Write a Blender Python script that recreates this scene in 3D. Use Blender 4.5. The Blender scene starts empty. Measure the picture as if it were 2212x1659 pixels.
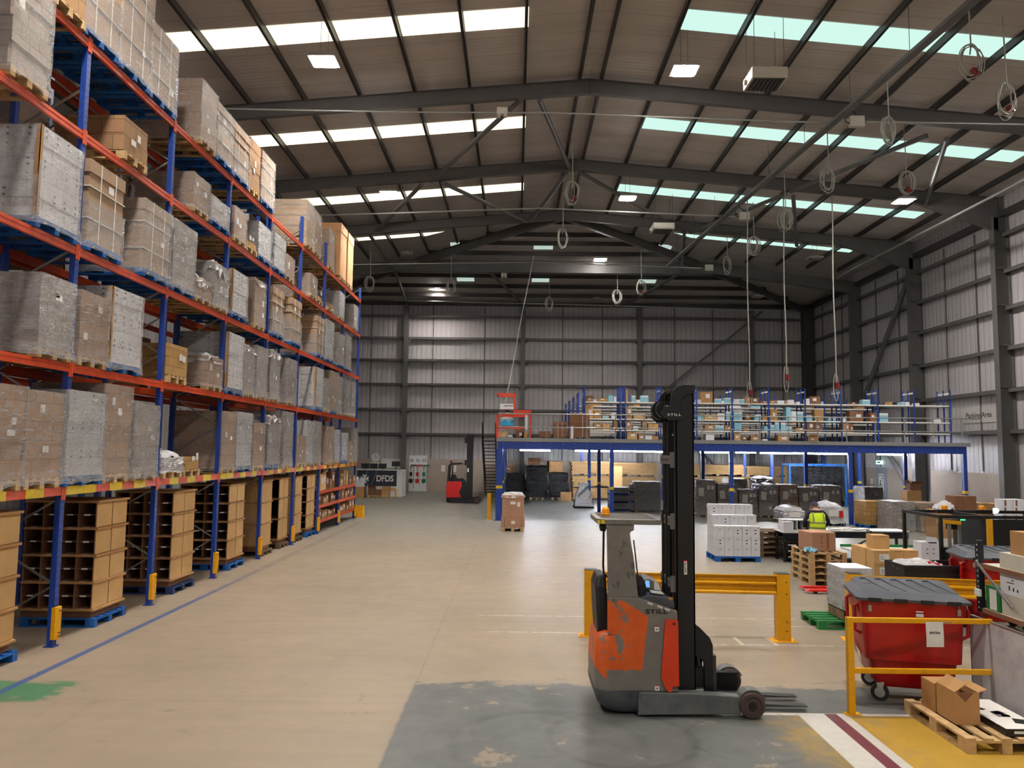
import bpy, math, random
from mathutils import Vector, Matrix
PI = math.pi
rnd = random.Random(11)
S = bpy.context.scene
COL = S.collection

# ------------------------------------------------------------------ naming helpers
def tag(o, label=None, cat=None, group=None, kind=None):
    if label: o['label'] = label
    if cat: o['category'] = cat
    if group: o['group'] = group
    if kind: o['kind'] = kind
    return o
def thing(name, label, cat, loc=(0, 0, 0), rz=0.0, group=None):
    o = bpy.data.objects.new(name, None); COL.objects.link(o)
    o.empty_display_size = .1
    o.location = loc; o.rotation_euler = (0, 0, rz)
    return tag(o, label, cat, group)
def kids(o):
    return [c for c in bpy.data.objects if c.parent is o]
def dup(root, loc, rz=None, label=None, group=None, sub=None):
    sub = sub if sub is not None else kids(root)
    r = root.copy(); COL.objects.link(r); r.location = loc
    if rz is not None: r.rotation_euler = (0, 0, rz)
    if label: r['label'] = label
    if group: r['group'] = group
    for ch in sub:
        c = ch.copy(); COL.objects.link(c); c.parent = r
        for g in ch.children:
            d = g.copy(); COL.objects.link(d); d.parent = c
    return r
ORD = ['first', 'second', 'third', 'fourth', 'fifth', 'sixth', 'seventh', 'eighth', 'ninth', 'tenth', 'eleventh', 'twelfth', 'thirteenth', 'fourteenth', 'fifteenth', 'sixteenth']

# ------------------------------------------------------------------ mesh builder
class MB:
    def __init__(s):
        s.v = []; s.f = []; s.m = []; s.uv = []
    def face(s, idx, m=0, uv=None):
        s.f.append(idx); s.m.append(m); s.uv.append(uv)
    def pts(s, P, faces, m=0):
        b = len(s.v); s.v += [tuple(p) for p in P]
        for f in faces: s.face([b + i for i in f], m)
    def box(s, x0, y0, z0, x1, y1, z1, m=0, M=None):
        P = [Vector(p) for p in ((x0, y0, z0), (x1, y0, z0), (x1, y1, z0), (x0, y1, z0), (x0, y0, z1), (x1, y0, z1), (x1, y1, z1), (x0, y1, z1))]
        if M is not None: P = [M @ p for p in P]
        s.pts(P, [(0, 3, 2, 1), (4, 5, 6, 7), (0, 1, 5, 4), (1, 2, 6, 5), (2, 3, 7, 6), (3, 0, 4, 7)], m)
    def bx(s, c, d, m=0, rz=0, rx=0, ry=0):
        M = Matrix.Translation(Vector(c)) @ Matrix.Rotation(rz, 4, 'Z') @ Matrix.Rotation(ry, 4, 'Y') @ Matrix.Rotation(rx, 4, 'X')
        s.box(-d[0] / 2, -d[1] / 2, -d[2] / 2, d[0] / 2, d[1] / 2, d[2] / 2, m, M)
    def frame(s, a, b, up=(0, 0, 1)):
        a = Vector(a); b = Vector(b); d = (b - a); L = d.length; d.normalize()
        u = Vector(up)
        if abs(d.dot(u)) > .99: u = Vector((0, 1, 0))
        x = d.cross(u).normalized(); y = x.cross(d).normalized()
        return a, b, d, x, y
    def bar(s, a, b, w, h, m=0, up=(0, 0, 1)):
        a, b, d, x, y = s.frame(a, b, up)
        P = [p + x * (sx * w / 2) + y * (sy * h / 2) for p in (a, b) for sx, sy in ((-1, -1), (1, -1), (1, 1), (-1, 1))]
        s.pts(P, [(3, 2, 1, 0), (4, 5, 6, 7), (0, 1, 5, 4), (1, 2, 6, 5), (2, 3, 7, 6), (3, 0, 4, 7)], m)
    def ring(s, c, x, y, r, n):
        return [Vector(c) + x * (r * math.cos(2 * PI * i / n)) + y * (r * math.sin(2 * PI * i / n)) for i in range(n)]
    def cyl(s, a, b, r, n=12, m=0, r2=None, caps=True):
        a, b, d, x, y = s.frame(a, b)
        P = s.ring(a, x, y, r, n) + s.ring(b, x, y, r if r2 is None else r2, n)
        F = [(i, (i + 1) % n, n + (i + 1) % n, n + i) for i in range(n)]
        if caps: F += [tuple(range(n - 1, -1, -1)), tuple(range(n, 2 * n))]
        s.pts(P, F, m)
    def tube(s, path, r, n=8, m=0, closed=False):
        path = [Vector(p) for p in path]; k = len(path); b = len(s.v); prev = None
        for i, p in enumerate(path):
            if closed: d = path[(i + 1) % k] - path[i - 1]
            else: d = path[min(i + 1, k - 1)] - path[max(i - 1, 0)]
            d.normalize()
            if prev is None:
                u = Vector((0, 0, 1)) if abs(d.z) < .9 else Vector((1, 0, 0))
                x = d.cross(u).normalized()
            else:
                x = (prev - d * prev.dot(d))
                x = x.normalized() if x.length > 1e-6 else d.orthogonal().normalized()
            prev = x; y = x.cross(d).normalized()
            s.v += [tuple(q) for q in s.ring(p, x, y, r, n)]
        for i in range(k if closed else k - 1):
            j = (i + 1) % k
            for t in range(n):
                s.face([b + i * n + t, b + i * n + (t + 1) % n, b + j * n + (t + 1) % n, b + j * n + t], m)
        if not closed:
            s.face([b + t for t in range(n - 1, -1, -1)], m); s.face([b + (k - 1) * n + t for t in range(n)], m)
    def prism(s, poly, axis, lo, hi, m=0):
        def P(a, b, c): return {'x': (c, a, b), 'y': (a, c, b), 'z': (a, b, c)}[axis]
        n = len(poly)
        Pts = [P(a, b, lo) for a, b in poly] + [P(a, b, hi) for a, b in poly]
        F = [(i, (i + 1) % n, n + (i + 1) % n, n + i) for i in range(n)] + [tuple(range(n - 1, -1, -1)), tuple(range(n, 2 * n))]
        s.pts(Pts, F, m)
    def quad(s, a, b, c, d, m=0):
        s.pts([a, b, c, d], [(0, 1, 2, 3)], m)
    def tri(s, a, b, c, m=0):
        s.pts([a, b, c], [(0, 1, 2)], m)
    def lathe(s, prof, c, n=16, m=0, axis='z'):
        b = len(s.v)
        for r, h in prof:
            for i in range(n):
                ca, sa = r * math.cos(2 * PI * i / n), r * math.sin(2 * PI * i / n)
                p = {'z': (ca, sa, h), 'y': (ca, h, sa), 'x': (h, ca, sa)}[axis]
                s.v.append((c[0] + p[0], c[1] + p[1], c[2] + p[2]))
        for k in range(len(prof) - 1):
            for i in range(n):
                s.face([b + k * n + i, b + k * n + (i + 1) % n, b + (k + 1) * n + (i + 1) % n, b + (k + 1) * n + i], m)
        s.face([b + i for i in range(n - 1, -1, -1)], m)
        e = b + (len(prof) - 1) * n
        s.face([e + i for i in range(n)], m)
    def rings(s, RR, m=0, cap=(True, True), uv=None):
        """loft closed rings with the same number of points"""
        b = len(s.v); n = len(RR[0])
        for r in RR: s.v += [tuple(p) for p in r]
        for k in range(len(RR) - 1):
            per = 0.0
            for i in range(n):
                j = (i + 1) % n
                L = (Vector(RR[0][j]) - Vector(RR[0][i])).length
                u = None
                if uv: u = [(per, uv[k]), (per + L, uv[k]), (per + L, uv[k + 1]), (per, uv[k + 1])]
                s.face([b + k * n + i, b + k * n + j, b + (k + 1) * n + j, b + (k + 1) * n + i], m, u)
                per += L
        if cap[0]: s.face([b + i for i in range(n - 1, -1, -1)], m, [(-9.3, -9.3)] * n if uv else None)
        if cap[1]:
            e = b + (len(RR) - 1) * n
            s.face([e + i for i in range(n)], m, [(-9.3, -9.3)] * n if uv else None)
    def mesh(s, name, mats):
        me = bpy.data.meshes.new(name)
        me.from_pydata(s.v, [], s.f)
        for mt in (mats if isinstance(mats, (list, tuple)) else [mats]): me.materials.append(mt)
        me.polygons.foreach_set('material_index', s.m)
        if any(u is not None for u in s.uv):
            l = me.uv_layers.new(name='UVMap'); flat = []
            for f, u in zip(s.f, s.uv):
                for k in range(len(f)):
                    flat += list(u[k]) if u is not None else [-9.3, -9.3]
            l.data.foreach_set('uv', flat)
        me.update()
        return me
    def build(s, name, mats, parent=None, smooth=False, bevel=0, seg=2, loc=None, rz=None):
        return put(name, s.mesh(name, mats), parent, smooth, bevel, seg, loc, rz)
def put(name, me, parent=None, smooth=False, bevel=0, seg=2, loc=None, rz=None):
    o = bpy.data.objects.new(name, me); COL.objects.link(o)
    if parent is not None: o.parent = parent
    if loc is not None: o.location = loc
    if rz is not None: o.rotation_euler = (0, 0, rz)
    if smooth:
        me.polygons.foreach_set('use_smooth', [True] * len(me.polygons))
        try: me.set_sharp_from_angle(angle=math.radians(40))
        except Exception: pass
    if bevel:
        b = o.modifiers.new('edge', 'BEVEL'); b.width = bevel; b.segments = seg; b.limit_method = 'ANGLE'; b.angle_limit = math.radians(35)
    return o
def text(body, size, mat, parent, M, name='lettering', sx=1.0, extrude=.0015, bold=0.0, align='CENTER'):
    c = bpy.data.curves.new(name, 'FONT'); c.body = body; c.size = size; c.align_x = align; c.align_y = 'CENTER'
    c.extrude = extrude; c.offset = bold; c.materials.append(mat)
    f = bpy.data.objects.new('_t', c); COL.objects.link(f)
    me = bpy.data.meshes.new_from_object(f.evaluated_get(bpy.context.evaluated_depsgraph_get()))
    bpy.data.objects.remove(f)
    o = bpy.data.objects.new(name, me); COL.objects.link(o)
    if parent is not None: o.parent = parent
    o.matrix_local = M @ Matrix.Diagonal((sx, 1, 1, 1))
    return o
def face_cam(x, y, z):      # text plane facing -Y
    return Matrix.Translation((x, y, z)) @ Matrix.Rotation(PI / 2, 4, 'X')
def face_left(x, y, z):     # text plane facing -X
    return Matrix.Translation((x, y, z)) @ Matrix.Rotation(-PI / 2, 4, 'Z') @ Matrix.Rotation(PI / 2, 4, 'X')

# ------------------------------------------------------------------ materials
def lin(c):
    return tuple(((x / 255) / 12.92 if x / 255 <= .04045 else ((x / 255 + .055) / 1.055) ** 2.4) for x in c) + (1.0,)
class NT:
    def __init__(s, name):
        s.mat = bpy.data.materials.new(name); s.mat.use_nodes = True
        s.t = s.mat.node_tree; s.t.nodes.clear()
        s.out = s.t.nodes.new('ShaderNodeOutputMaterial')
    def n(s, typ, **kw):
        nd = s.t.nodes.new(typ)
        for k, v in kw.items():
            if k.startswith('_'): setattr(nd, k[1:], v)
            else:
                key = int(k[1:]) if k[0] == 'i' and k[1:].isdigit() else k.replace('__', ' ')
                s.set(nd.inputs[key], v)
        return nd
    def set(s, sock, v):
        if isinstance(v, bpy.types.NodeSocket): s.t.links.new(v, sock)
        else: sock.default_value = v
    def math(s, op, a, b=0.0, c=None, clamp=False):
        nd = s.t.nodes.new('ShaderNodeMath'); nd.operation = op; nd.use_clamp = clamp
        s.set(nd.inputs[0], a); s.set(nd.inputs[1], b)
        if c is not None: s.set(nd.inputs[2], c)
        return nd.outputs[0]
    def mix(s, f, a, b, typ='MIX'):
        nd = s.t.nodes.new('ShaderNodeMix'); nd.data_type = 'RGBA'; nd.blend_type = typ
        s.set(nd.inputs[0], f); s.set(nd.inputs[6], a); s.set(nd.inputs[7], b)
        return nd.outputs[2]
    def coord(s, which='Object'):
        return s.t.nodes.new('ShaderNodeTexCoord').outputs[which]
    def noise(s, vec, scale, detail=3.0, rough=.55, dist=0.0):
        nd = s.n('ShaderNodeTexNoise', Scale=scale, Detail=detail, Roughness=rough, Distortion=dist)
        s.t.links.new(vec, nd.inputs['Vector']); return nd.outputs[0]
    def scalev(s, vec, x, y, z):
        nd = s.n('ShaderNodeMapping'); nd.inputs['Scale'].default_value = (x, y, z)
        s.t.links.new(vec, nd.inputs['Vector']); return nd.outputs[0]
    def ramp(s, f, lo, hi):
        nd = s.n('ShaderNodeMapRange', _clamp=True); nd.inputs[1].default_value = lo; nd.inputs[2].default_value = hi
        s.set(nd.inputs[0], f); return nd.outputs[0]
    def bump(s, h, strength, dist=.02, normal=None):
        nd = s.n('ShaderNodeBump', Strength=strength, Distance=dist); s.set(nd.inputs['Height'], h)
        if normal is not None: s.set(nd.inputs['Normal'], normal)
        return nd.outputs[0]
    def pbsdf(s, color, rough=.6, metal=0.0, normal=None, spec=None, coat=0.0, alpha=None, emis=None, es=0.0):
        nd = s.n('ShaderNodeBsdfPrincipled')
        s.set(nd.inputs['Base Color'], color); s.set(nd.inputs['Roughness'], rough); s.set(nd.inputs['Metallic'], metal)
        if normal is not None: s.set(nd.inputs['Normal'], normal)
        if spec is not None: s.set(nd.inputs['Specular IOR Level'], spec)
        if coat: nd.inputs['Coat Weight'].default_value = coat; nd.inputs['Coat Roughness'].default_value = .15
        if emis is not None: s.set(nd.inputs['Emission Color'], emis); nd.inputs['Emission Strength'].default_value = es
        return nd.outputs[0]
    def done(s, sh):
        s.t.links.new(sh, s.out.inputs[0]); return s.mat
def mat(name, rgb, rough=.6, metal=0.0, var=.12, scale=6.0, bump=0.0, bscale=40.0, rand=0.0, spec=None, coat=0.0, dirt=None, dirt_amt=.0, dscale=3.0):
    m = NT(name); c = m.coord(); col = lin(rgb)
    f = m.noise(c, scale, 4)
    lo = tuple(x * (1 - var) for x in col[:3]) + (1,); hi = tuple(min(1, x * (1 + var)) for x in col[:3]) + (1,)
    cc = m.mix(m.ramp(f, .3, .7), lo, hi)
    if dirt is not None:
        cc = m.mix(m.math('MULTIPLY', m.ramp(m.noise(c, dscale, 6, .65), .48, .7), dirt_amt), cc, lin(dirt))
    if rand:
        oi = m.n('ShaderNodeObjectInfo').outputs['Random']
        k = m.math('MULTIPLY_ADD', oi, 2 * rand, 1 - rand)
        nd = m.n('ShaderNodeVectorMath', _operation='SCALE'); m.t.links.new(cc, nd.inputs[0]); m.t.links.new(k, nd.inputs['Scale']); cc = nd.outputs[0]
    nrm = m.bump(m.noise(c, bscale, 3), bump) if bump else None
    return m.done(m.pbsdf(cc, rough, metal, nrm, spec, coat))
def emit(name, rgb, strength):
    m = NT(name); e = m.n('ShaderNodeEmission', Color=lin(rgb), Strength=strength)
    mt = m.done(e.outputs[0]); mt.cycles.emission_sampling = 'FRONT'; return mt
def brickmat(name, rgb, bw, bh, rgb2=None, seam=.35, rough=.75, tape=None, spec=None, offset=.5):
    """stacked cartons: seams and per-carton tone from the side's own metre UVs"""
    m = NT(name); uv = m.coord('UV'); col = lin(rgb); c2 = lin(rgb2) if rgb2 else tuple(x * .82 for x in col[:3]) + (1,)
    b = m.n('ShaderNodeTexBrick', _offset=offset, Scale=1.0, Color1=col, Color2=c2, Mortar=tuple(x * seam for x in col[:3]) + (1,))
    b.inputs['Mortar Size'].default_value = .006; b.inputs['Mortar Smooth'].default_value = .3
    b.inputs['Brick Width'].default_value = bw; b.inputs['Row Height'].default_value = bh
    m.t.links.new(uv, b.inputs['Vector'])
    c = m.coord(); f = m.noise(c, 3.5, 4)
    cc = m.mix(m.ramp(f, .3, .75), b.outputs[0], m.mix(1.0, b.outputs[0], (.86, .84, .82, 1), 'MULTIPLY'))
    oi = m.n('ShaderNodeObjectInfo').outputs['Random']
    nd = m.n('ShaderNodeVectorMath', _operation='SCALE'); m.t.links.new(cc, nd.inputs[0]); m.t.links.new(m.math('MULTIPLY_ADD', oi, .22, .86), nd.inputs['Scale'])
    return m.done(m.pbsdf(nd.outputs[0], rough, 0, None, spec))
def filmmat(name, rgb, cover, rough=.16, bump=.9):
    """stretch film: mostly see-through, thin milky body, sharp wrinkled glints"""
    m = NT(name); c = m.coord()
    w1 = m.noise(m.scalev(c, 5, 5, 17), 1.0, 4, .6, 1.2); w2 = m.noise(m.scalev(c, 16, 16, 5), 1.0, 3, .6, .8)
    h = m.math('ADD', m.math('ABSOLUTE', m.math('SUBTRACT', w1, .5)), m.math('MULTIPLY', w2, .5))
    nrm = m.bump(h, bump, .05)
    body = m.pbsdf(lin(rgb), rough, 0, nrm, .8)
    tr = m.n('ShaderNodeBsdfTransparent', Color=(.97, .96, .95, 1)).outputs[0]
    f = m.math('ADD', m.math('MULTIPLY', m.ramp(w1, .45, .75), .35), cover, clamp=True)
    mx = m.n('ShaderNodeMixShader'); m.set(mx.inputs[0], f); m.t.links.new(tr, mx.inputs[1]); m.t.links.new(body, mx.inputs[2])
    return m.done(mx.outputs[0])

M = {}
M['blue'] = mat('rack_blue_paint', (26, 62, 148), .42, var=.12, scale=9, dirt=(120, 130, 160), dirt_amt=.15, dscale=20)
M['orange'] = mat('beam_orange_paint', (214, 78, 34), .42, var=.1, scale=5, dirt=(150, 60, 35), dirt_amt=.4, dscale=4)
M['yellow'] = mat('guard_yellow_paint', (236, 170, 14), .42, var=.07, scale=6, dirt=(150, 100, 20), dirt_amt=.35, dscale=6)
M['tapeyel'] = mat('yellow_tape', (222, 190, 30), .5, var=.12, scale=14)
M['steel'] = mat('galvanised_steel', (172, 172, 170), .38, .75, var=.12, scale=12)
M['steelgrey'] = mat('grey_structural_steel', (92, 89, 88), .55, var=.08, scale=2)
M['darkmetal'] = mat('dark_purlin_steel', (62, 58, 57), .5, .2, var=.1, scale=2)
M['roofsheet'] = None
M['black'] = mat('black_paint', (17, 17, 18), .42, var=.2, scale=5)
M['blackplastic'] = mat('black_plastic', (24, 24, 26), .5, var=.15, scale=8)
M['rubber'] = mat('rubber', (28, 25, 24), .75, var=.2, scale=10)
M['wood'] = mat('pallet_wood', (198, 164, 116), .75, var=.28, scale=7, rand=.14, dirt=(120, 92, 60), dirt_amt=.4, dscale=5)
M['woodold'] = mat('old_pallet_wood', (120, 98, 72), .8, var=.3, scale=7, rand=.15)
M['palblue'] = mat('blue_pallet_paint', (20, 98, 178), .6, var=.2, scale=7, rand=.08, dirt=(30, 60, 110), dirt_amt=.5, dscale=5)
M['palnavy'] = mat('dark_blue_pallet_paint', (26, 52, 98), .6, var=.25, scale=7, rand=.1)
M['card'] = mat('cardboard', (176, 132, 84), .8, var=.08, scale=4, rand=.12)
M['cardpale'] = mat('pale_cardboard', (206, 164, 108), .8, var=.07, scale=3, rand=.06)
M['carddark'] = mat('brown_cardboard', (128, 88, 62), .8, var=.1, scale=4, rand=.12)
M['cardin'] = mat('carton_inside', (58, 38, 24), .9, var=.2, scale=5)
M['whitecard'] = mat('white_carton', (226, 226, 232), .65, var=.05, scale=4, rand=.04)
M['paper'] = mat('white_paper', (232, 228, 222), .7, var=.04, scale=6)
M['print'] = mat('black_print', (20, 20, 22), .7, var=.05)
M['lightblue'] = mat('pale_blue_carton', (140, 196, 216), .65, var=.07, scale=5, rand=.08)
M['tape'] = mat('brown_tape', (150, 104, 66), .35, var=.06)
M['white'] = mat('white_laminate', (222, 222, 222), .4, var=.04, scale=3)
M['whiteboard'] = mat('whiteboard_face', (206, 203, 205), .32, var=.03, scale=2, dirt=(120, 116, 120), dirt_amt=.5, dscale=2.2)
M['red'] = mat('red_plastic', (172, 14, 18), .34, var=.1, scale=3)
M['redpaint'] = mat('red_paint', (206, 34, 34), .4, var=.08, scale=3)
M['lidgrey'] = mat('grey_lid_plastic', (66, 69, 78), .5, var=.08, scale=4, bump=.06, bscale=120)
M['gatered'] = mat('orange_red_paint', (232, 72, 44), .4, var=.06)
M['green'] = mat('green_plastic', (30, 120, 60), .5, var=.08)
M['cable'] = mat('grey_cable', (176, 172, 164), .6, var=.08)
M['socketred'] = mat('red_socket', (126, 20, 26), .5, var=.1)
M['glassdark'] = mat('screen_glass', (22, 23, 26), .15, var=.1)
M['amber'] = mat('amber_lens', (240, 150, 14), .25, var=.05)
M['cream'] = mat('cream_enamel', (206, 200, 186), .5, var=.04)
M['blackfilm'] = None
# carton stacks
M['st_brown'] = brickmat('stacked_brown_cartons', (172, 132, 92), .40, .26, (152, 112, 78))
M['st_gold'] = brickmat('stacked_tan_cartons', (186, 146, 88), .40, .17, (166, 126, 74))
M['st_grey'] = brickmat('stacked_grey_cartons', (168, 152, 138), .38, .22, (148, 130, 116))
M['st_white'] = brickmat('stacked_white_cartons', (226, 226, 230), .30, .27, (210, 210, 216), .55)
M['st_dark'] = brickmat('stacked_dark_cartons', (116, 74, 54), .42, .30, (92, 60, 46))
M['st_big'] = brickmat('single_strapped_carton', (176, 146, 118), 5., 5., (176, 146, 118), .8)
M['st_tall'] = brickmat('tall_cardboard_carton', (232, 178, 128), 5., 5., (226, 170, 120), .8)
M['st_flat'] = brickmat('flat_packed_cardboard', (206, 166, 108), 1.1, .024, (176, 136, 84), .45)
M['film'] = filmmat('clear_stretch_film', (205, 203, 202), .24)
M['filmgrey'] = filmmat('milky_stretch_film', (186, 184, 184), .42)
M['filmthick'] = filmmat('crumpled_film', (226, 224, 226), .68, .2, 1.0)
m_ = NT('black_stretch_film'); c_ = m_.coord()
h_ = m_.math('ADD', m_.noise(m_.scalev(c_, 3, 3, 11), 1., 5, .6, 1.5), m_.noise(m_.scalev(c_, 9, 9, 4), 1., 3))
M['blackfilm'] = m_.done(m_.pbsdf((.006, .006, .007, 1), .22, 0, m_.bump(h_, 1., .08), .6))
# ================================================================== camera and setting
CAMH, FPX = 2.9, 1665.0
def setup_camera():
    p, y, r = .0845, -.0058, .0117
    fwd = Vector((math.sin(y) * math.cos(p), math.cos(y) * math.cos(p), math.sin(p)))
    right = Vector((math.cos(y), -math.sin(y), 0)); up = right.cross(fwd)
    r2 = right * math.cos(r) + up * math.sin(r); u2 = -right * math.sin(r) + up * math.cos(r)
    cam = bpy.data.cameras.new('camera'); o = bpy.data.objects.new('camera', cam); COL.objects.link(o)
    cam.sensor_width = 36.0; cam.lens = FPX / 2212 * 36.0; cam.clip_end = 200
    Mx = Matrix((r2, u2, -fwd)).transposed().to_4x4(); Mx.translation = (0, 0, CAMH)
    o.matrix_world = Mx; S.camera = o
setup_camera()
S.view_settings.view_transform = 'Standard'; S.view_settings.look = 'None'
S.view_settings.exposure = 0.2
w = bpy.data.worlds.new('world'); S.world = w; w.use_nodes = True
bg = w.node_tree.nodes['Background']; bg.inputs[0].default_value = (1, .95, .9, 1); bg.inputs[1].default_value = .30
S.cycles.use_adaptive_sampling = True; S.cycles.adaptive_threshold = .1
S.cycles.max_bounces = 5; S.cycles.diffuse_bounces = 2; S.cycles.glossy_bounces = 2; S.cycles.transparent_max_bounces = 6
S.cycles.transmission_bounces = 3; S.cycles.caustics_reflective = False; S.cycles.caustics_refractive = False
S.cycles.sample_clamp_indirect = 4.0

XL, XR, YB, YN = -15.4, 20.0, 52.0, -3.0
XRIDGE, ZRIDGE, SL = 2.3, 15.08, .085
FRAMES = [3.4, 10.3, 17.2, 24.1, 31.0, 37.8]
YAP, YK, DK, ZK, ZQ = 37.8, 44.5, 8.2, 14.3, 12.85     # hip: apex, knee line, knee offset, knee height, corner height
def zmain(x): return ZRIDGE - SL * abs(x - XRIDGE)
def zhip(y): return ZRIDGE - (ZRIDGE - ZK) * (y - YAP) / (YK - YAP) if y < YK else ZK - (ZK - ZQ) * (y - YK) / (YB - YK)
def dhip(y, side):
    far = (XR - XRIDGE) if side > 0 else (XRIDGE - XL)
    return DK * (y - YAP) / (YK - YAP) if y < YK else DK + (far - DK) * (y - YK) / (YB - YK)
def struct(name, mb, mats, **k):
    o = mb.build(name, mats, **k); o['kind'] = 'structure'; return o

# ---- floor: one slab, worn paint, lines and tyre marks are surface pattern
def floor_material():
    m = NT('painted_concrete'); c = m.coord()
    sp = m.n('ShaderNodeSeparateXYZ'); m.t.links.new(c, sp.inputs[0]); X, Y = sp.outputs[0], sp.outputs[1]
    n1 = m.noise(c, .35, 4); n2 = m.noise(c, 2.6, 6, .68); n3 = m.noise(c, 9., 5, .7); st = m.noise(m.scalev(c, .5, 5, 1), 1., 5, .6)
    jit = m.math('SUBTRACT', m.noise(m.scalev(c, 2.2, 4.5, 1), 1., 7, .7), .5)
    def xj(a): return m.math('MULTIPLY_ADD', jit, a, X)
    def yj(a): return m.math('MULTIPLY_ADD', jit, a, Y)
    def gt(v, e, s=.02): return m.ramp(v, e - s, e + s)
    def lt(v, e, s=.02): return m.math('SUBTRACT', 1.0, gt(v, e, s))
    def mul(*a):
        r = a[0]
        for b in a[1:]: r = m.math('MULTIPLY', r, b)
        return r
    def rect(x0, x1, y0, y1, s=.006, jx=0, jy=0):
        x = xj(jx) if jx else X; y = yj(jy) if jy else Y
        return mul(gt(x, x0, s), lt(x, x1, s), gt(y, y0, s), lt(y, y1, s))
    col = m.mix(m.ramp(n1, .35, .65), lin((156, 139, 119)), lin((145, 129, 110)))
    col = m.mix(m.math('MULTIPLY', m.ramp(st, .4, .75), .35), col, lin((126, 116, 103)))
    # greener, greyer tone over the right and far parts
    g = m.math('MAXIMUM', m.ramp(yj(3), 20., 30.), mul(m.ramp(xj(2), 4.2, 7.), m.ramp(Y, 9.8, 16.)))
    col = m.mix(m.math('MULTIPLY', g, .75), col, m.mix(n2, lin((134, 135, 127)), lin((120, 122, 116))))
    # bare grey patch in the foreground, flaking at its edges
    edge = m.math('ADD', yj(1.2), m.math('MULTIPLY', jit, .5))
    patch = mul(gt(xj(.08), -1.22, .02), lt(edge, 9.85, .05))
    flakes = lt(m.math('ADD', m.math('MULTIPLY', n2, .6), m.math('MULTIPLY', m.noise(c, 1.1, 5, .7), .4)), .40, .012)
    patch = mul(patch, m.math('SUBTRACT', 1.0, mul(flakes, .8)))
    grey = m.mix(n2, lin((112, 112, 108)), lin((80, 83, 84)))
    col = m.mix(patch, col, grey)
    # stray wear left of the patch
    wear = mul(gt(n2, .64, .03), rect(-6.5, -1.2, 8.2, 9.8, .6), .55)
    col = m.mix(wear, col, lin((104, 92, 80)))
    gr = mul(rect(-9, -5.35, 8.95, 9.66, .05, 1.1, .5), m.ramp(n2, .3, .42))
    col = m.mix(gr, col, m.mix(n3, lin((62, 108, 72)), lin((86, 126, 96))))
    # slab joints
    for ax, e in ((X, -1.2), (X, 7.6), (X, -10.), (Y, 9.05), (Y, 15.6), (Y, 23.2), (Y, 31.)):
        j = mul(gt(ax, e - .006, .004), lt(ax, e + .006, .004), .45)
        col = m.mix(j, col, lin((92, 84, 76)))
    # tyre marks
    for cx, cy, r, wd, a in ((1.10, 8.08, .74, .05, .45), (2.38, 8.09, .6, .035, .35), (.35, 7.9, .95, .07, .3), (.2, 8.2, .62, .05, .25)):
        dx = m.math('SUBTRACT', X, cx); dy = m.math('SUBTRACT', Y, cy)
        d = m.math('SQRT', m.math('ADD', m.math('MULTIPLY', dx, dx), m.math('MULTIPLY', dy, dy)))
        rg = m.math('SUBTRACT', 1.0, m.ramp(m.math('ABSOLUTE', m.math('SUBTRACT', d, r)), wd * .3, wd * 1.3))
        col = m.mix(mul(rg, a, m.ramp(n2, .3, .6)), col, lin((62, 60, 58)))
    # yellow zone, white border, white-maroon-white stripes
    yz = mul(gt(xj(.9), 2.75, .12), lt(Y, 8.83, .008))
    ywear = m.ramp(m.math('ADD', m.math('MULTIPLY', X, .28), n2), 1.25, 1.6)
    col = m.mix(mul(yz, m.math('MULTIPLY_ADD', ywear, .85, .1)), col, m.mix(n2, lin((196, 158, 54)), lin((168, 130, 52))))
    wb = mul(rect(2.55, 5.3, 8.83, 8.91, .006), m.ramp(n3, .25, .4))
    col = m.mix(wb, col, lin((206, 200, 188)))
    for x0, x1, cc in ((3.17, 3.47, (210, 206, 198)), (3.47, 3.61, (118, 58, 70)), (3.61, 3.72, (206, 202, 194))):
        s = mul(gt(X, x0, .006), lt(X, x1, .006), lt(Y, 8.9, .006), m.ramp(m.math('ADD', n2, m.math('MULTIPLY', n3, .3)), .38, .5))
        col = m.mix(s, col, m.mix(n3, lin(cc), lin(tuple(int(v * .86) for v in cc))))
    # blue aisle line, fading with distance
    bl = mul(gt(xj(.02), -6.05, .012), lt(xj(.02), -5.94, .012), m.ramp(Y, 22, 14), m.ramp(n3, .28, .4))
    col = m.mix(m.math('MULTIPLY', bl, .9), col, lin((58, 84, 132)))
    bl2 = mul(gt(xj(.1), -6.12, .04), lt(xj(.1), -5.92, .04), m.ramp(Y, 14, 20), lt(Y, 31., .2), m.ramp(n2, .3, .55), .45)
    col = m.mix(bl2, col, lin((96, 86, 80)))
    # worn white bay lines
    for y0, x0, x1 in ((13.76, -.6, 8.), (12.55, -.6, 3.2), (11.92, 1., 8.5), (13.2, 4.3, 5.6)):
        l = mul(rect(x0, x1, y0, y0 + .045, .008), m.ramp(m.noise(m.scalev(c, 5, 1, 1), 1., 4, .7), .4, .55), .7)
        col = m.mix(l, col, lin((206, 200, 186)))
    for x0 in (3.43, 3.95):
        l = mul(rect(x0, x0 + .06, 11.93, 12.42, .006), .7); col = m.mix(l, col, lin((206, 202, 176)))
    sk = mul(m.ramp(m.noise(m.scalev(c, 3.5, .4, 1), 1., 6, .7), .62, .72), .25)
    col = m.mix(sk, col, lin((110, 100, 90)))
    rough = m.math('MULTIPLY_ADD', n2, .25, .3)
    nrm = m.bump(m.noise(c, 30, 4), .03)
    return m.done(m.pbsdf(col, rough, 0, nrm, .35))
mb = MB(); mb.quad((XL, YN, 0), (XR, YN, 0), (XR, YB, 0), (XL, YB, 0))
struct('floor', mb, floor_material())

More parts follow.
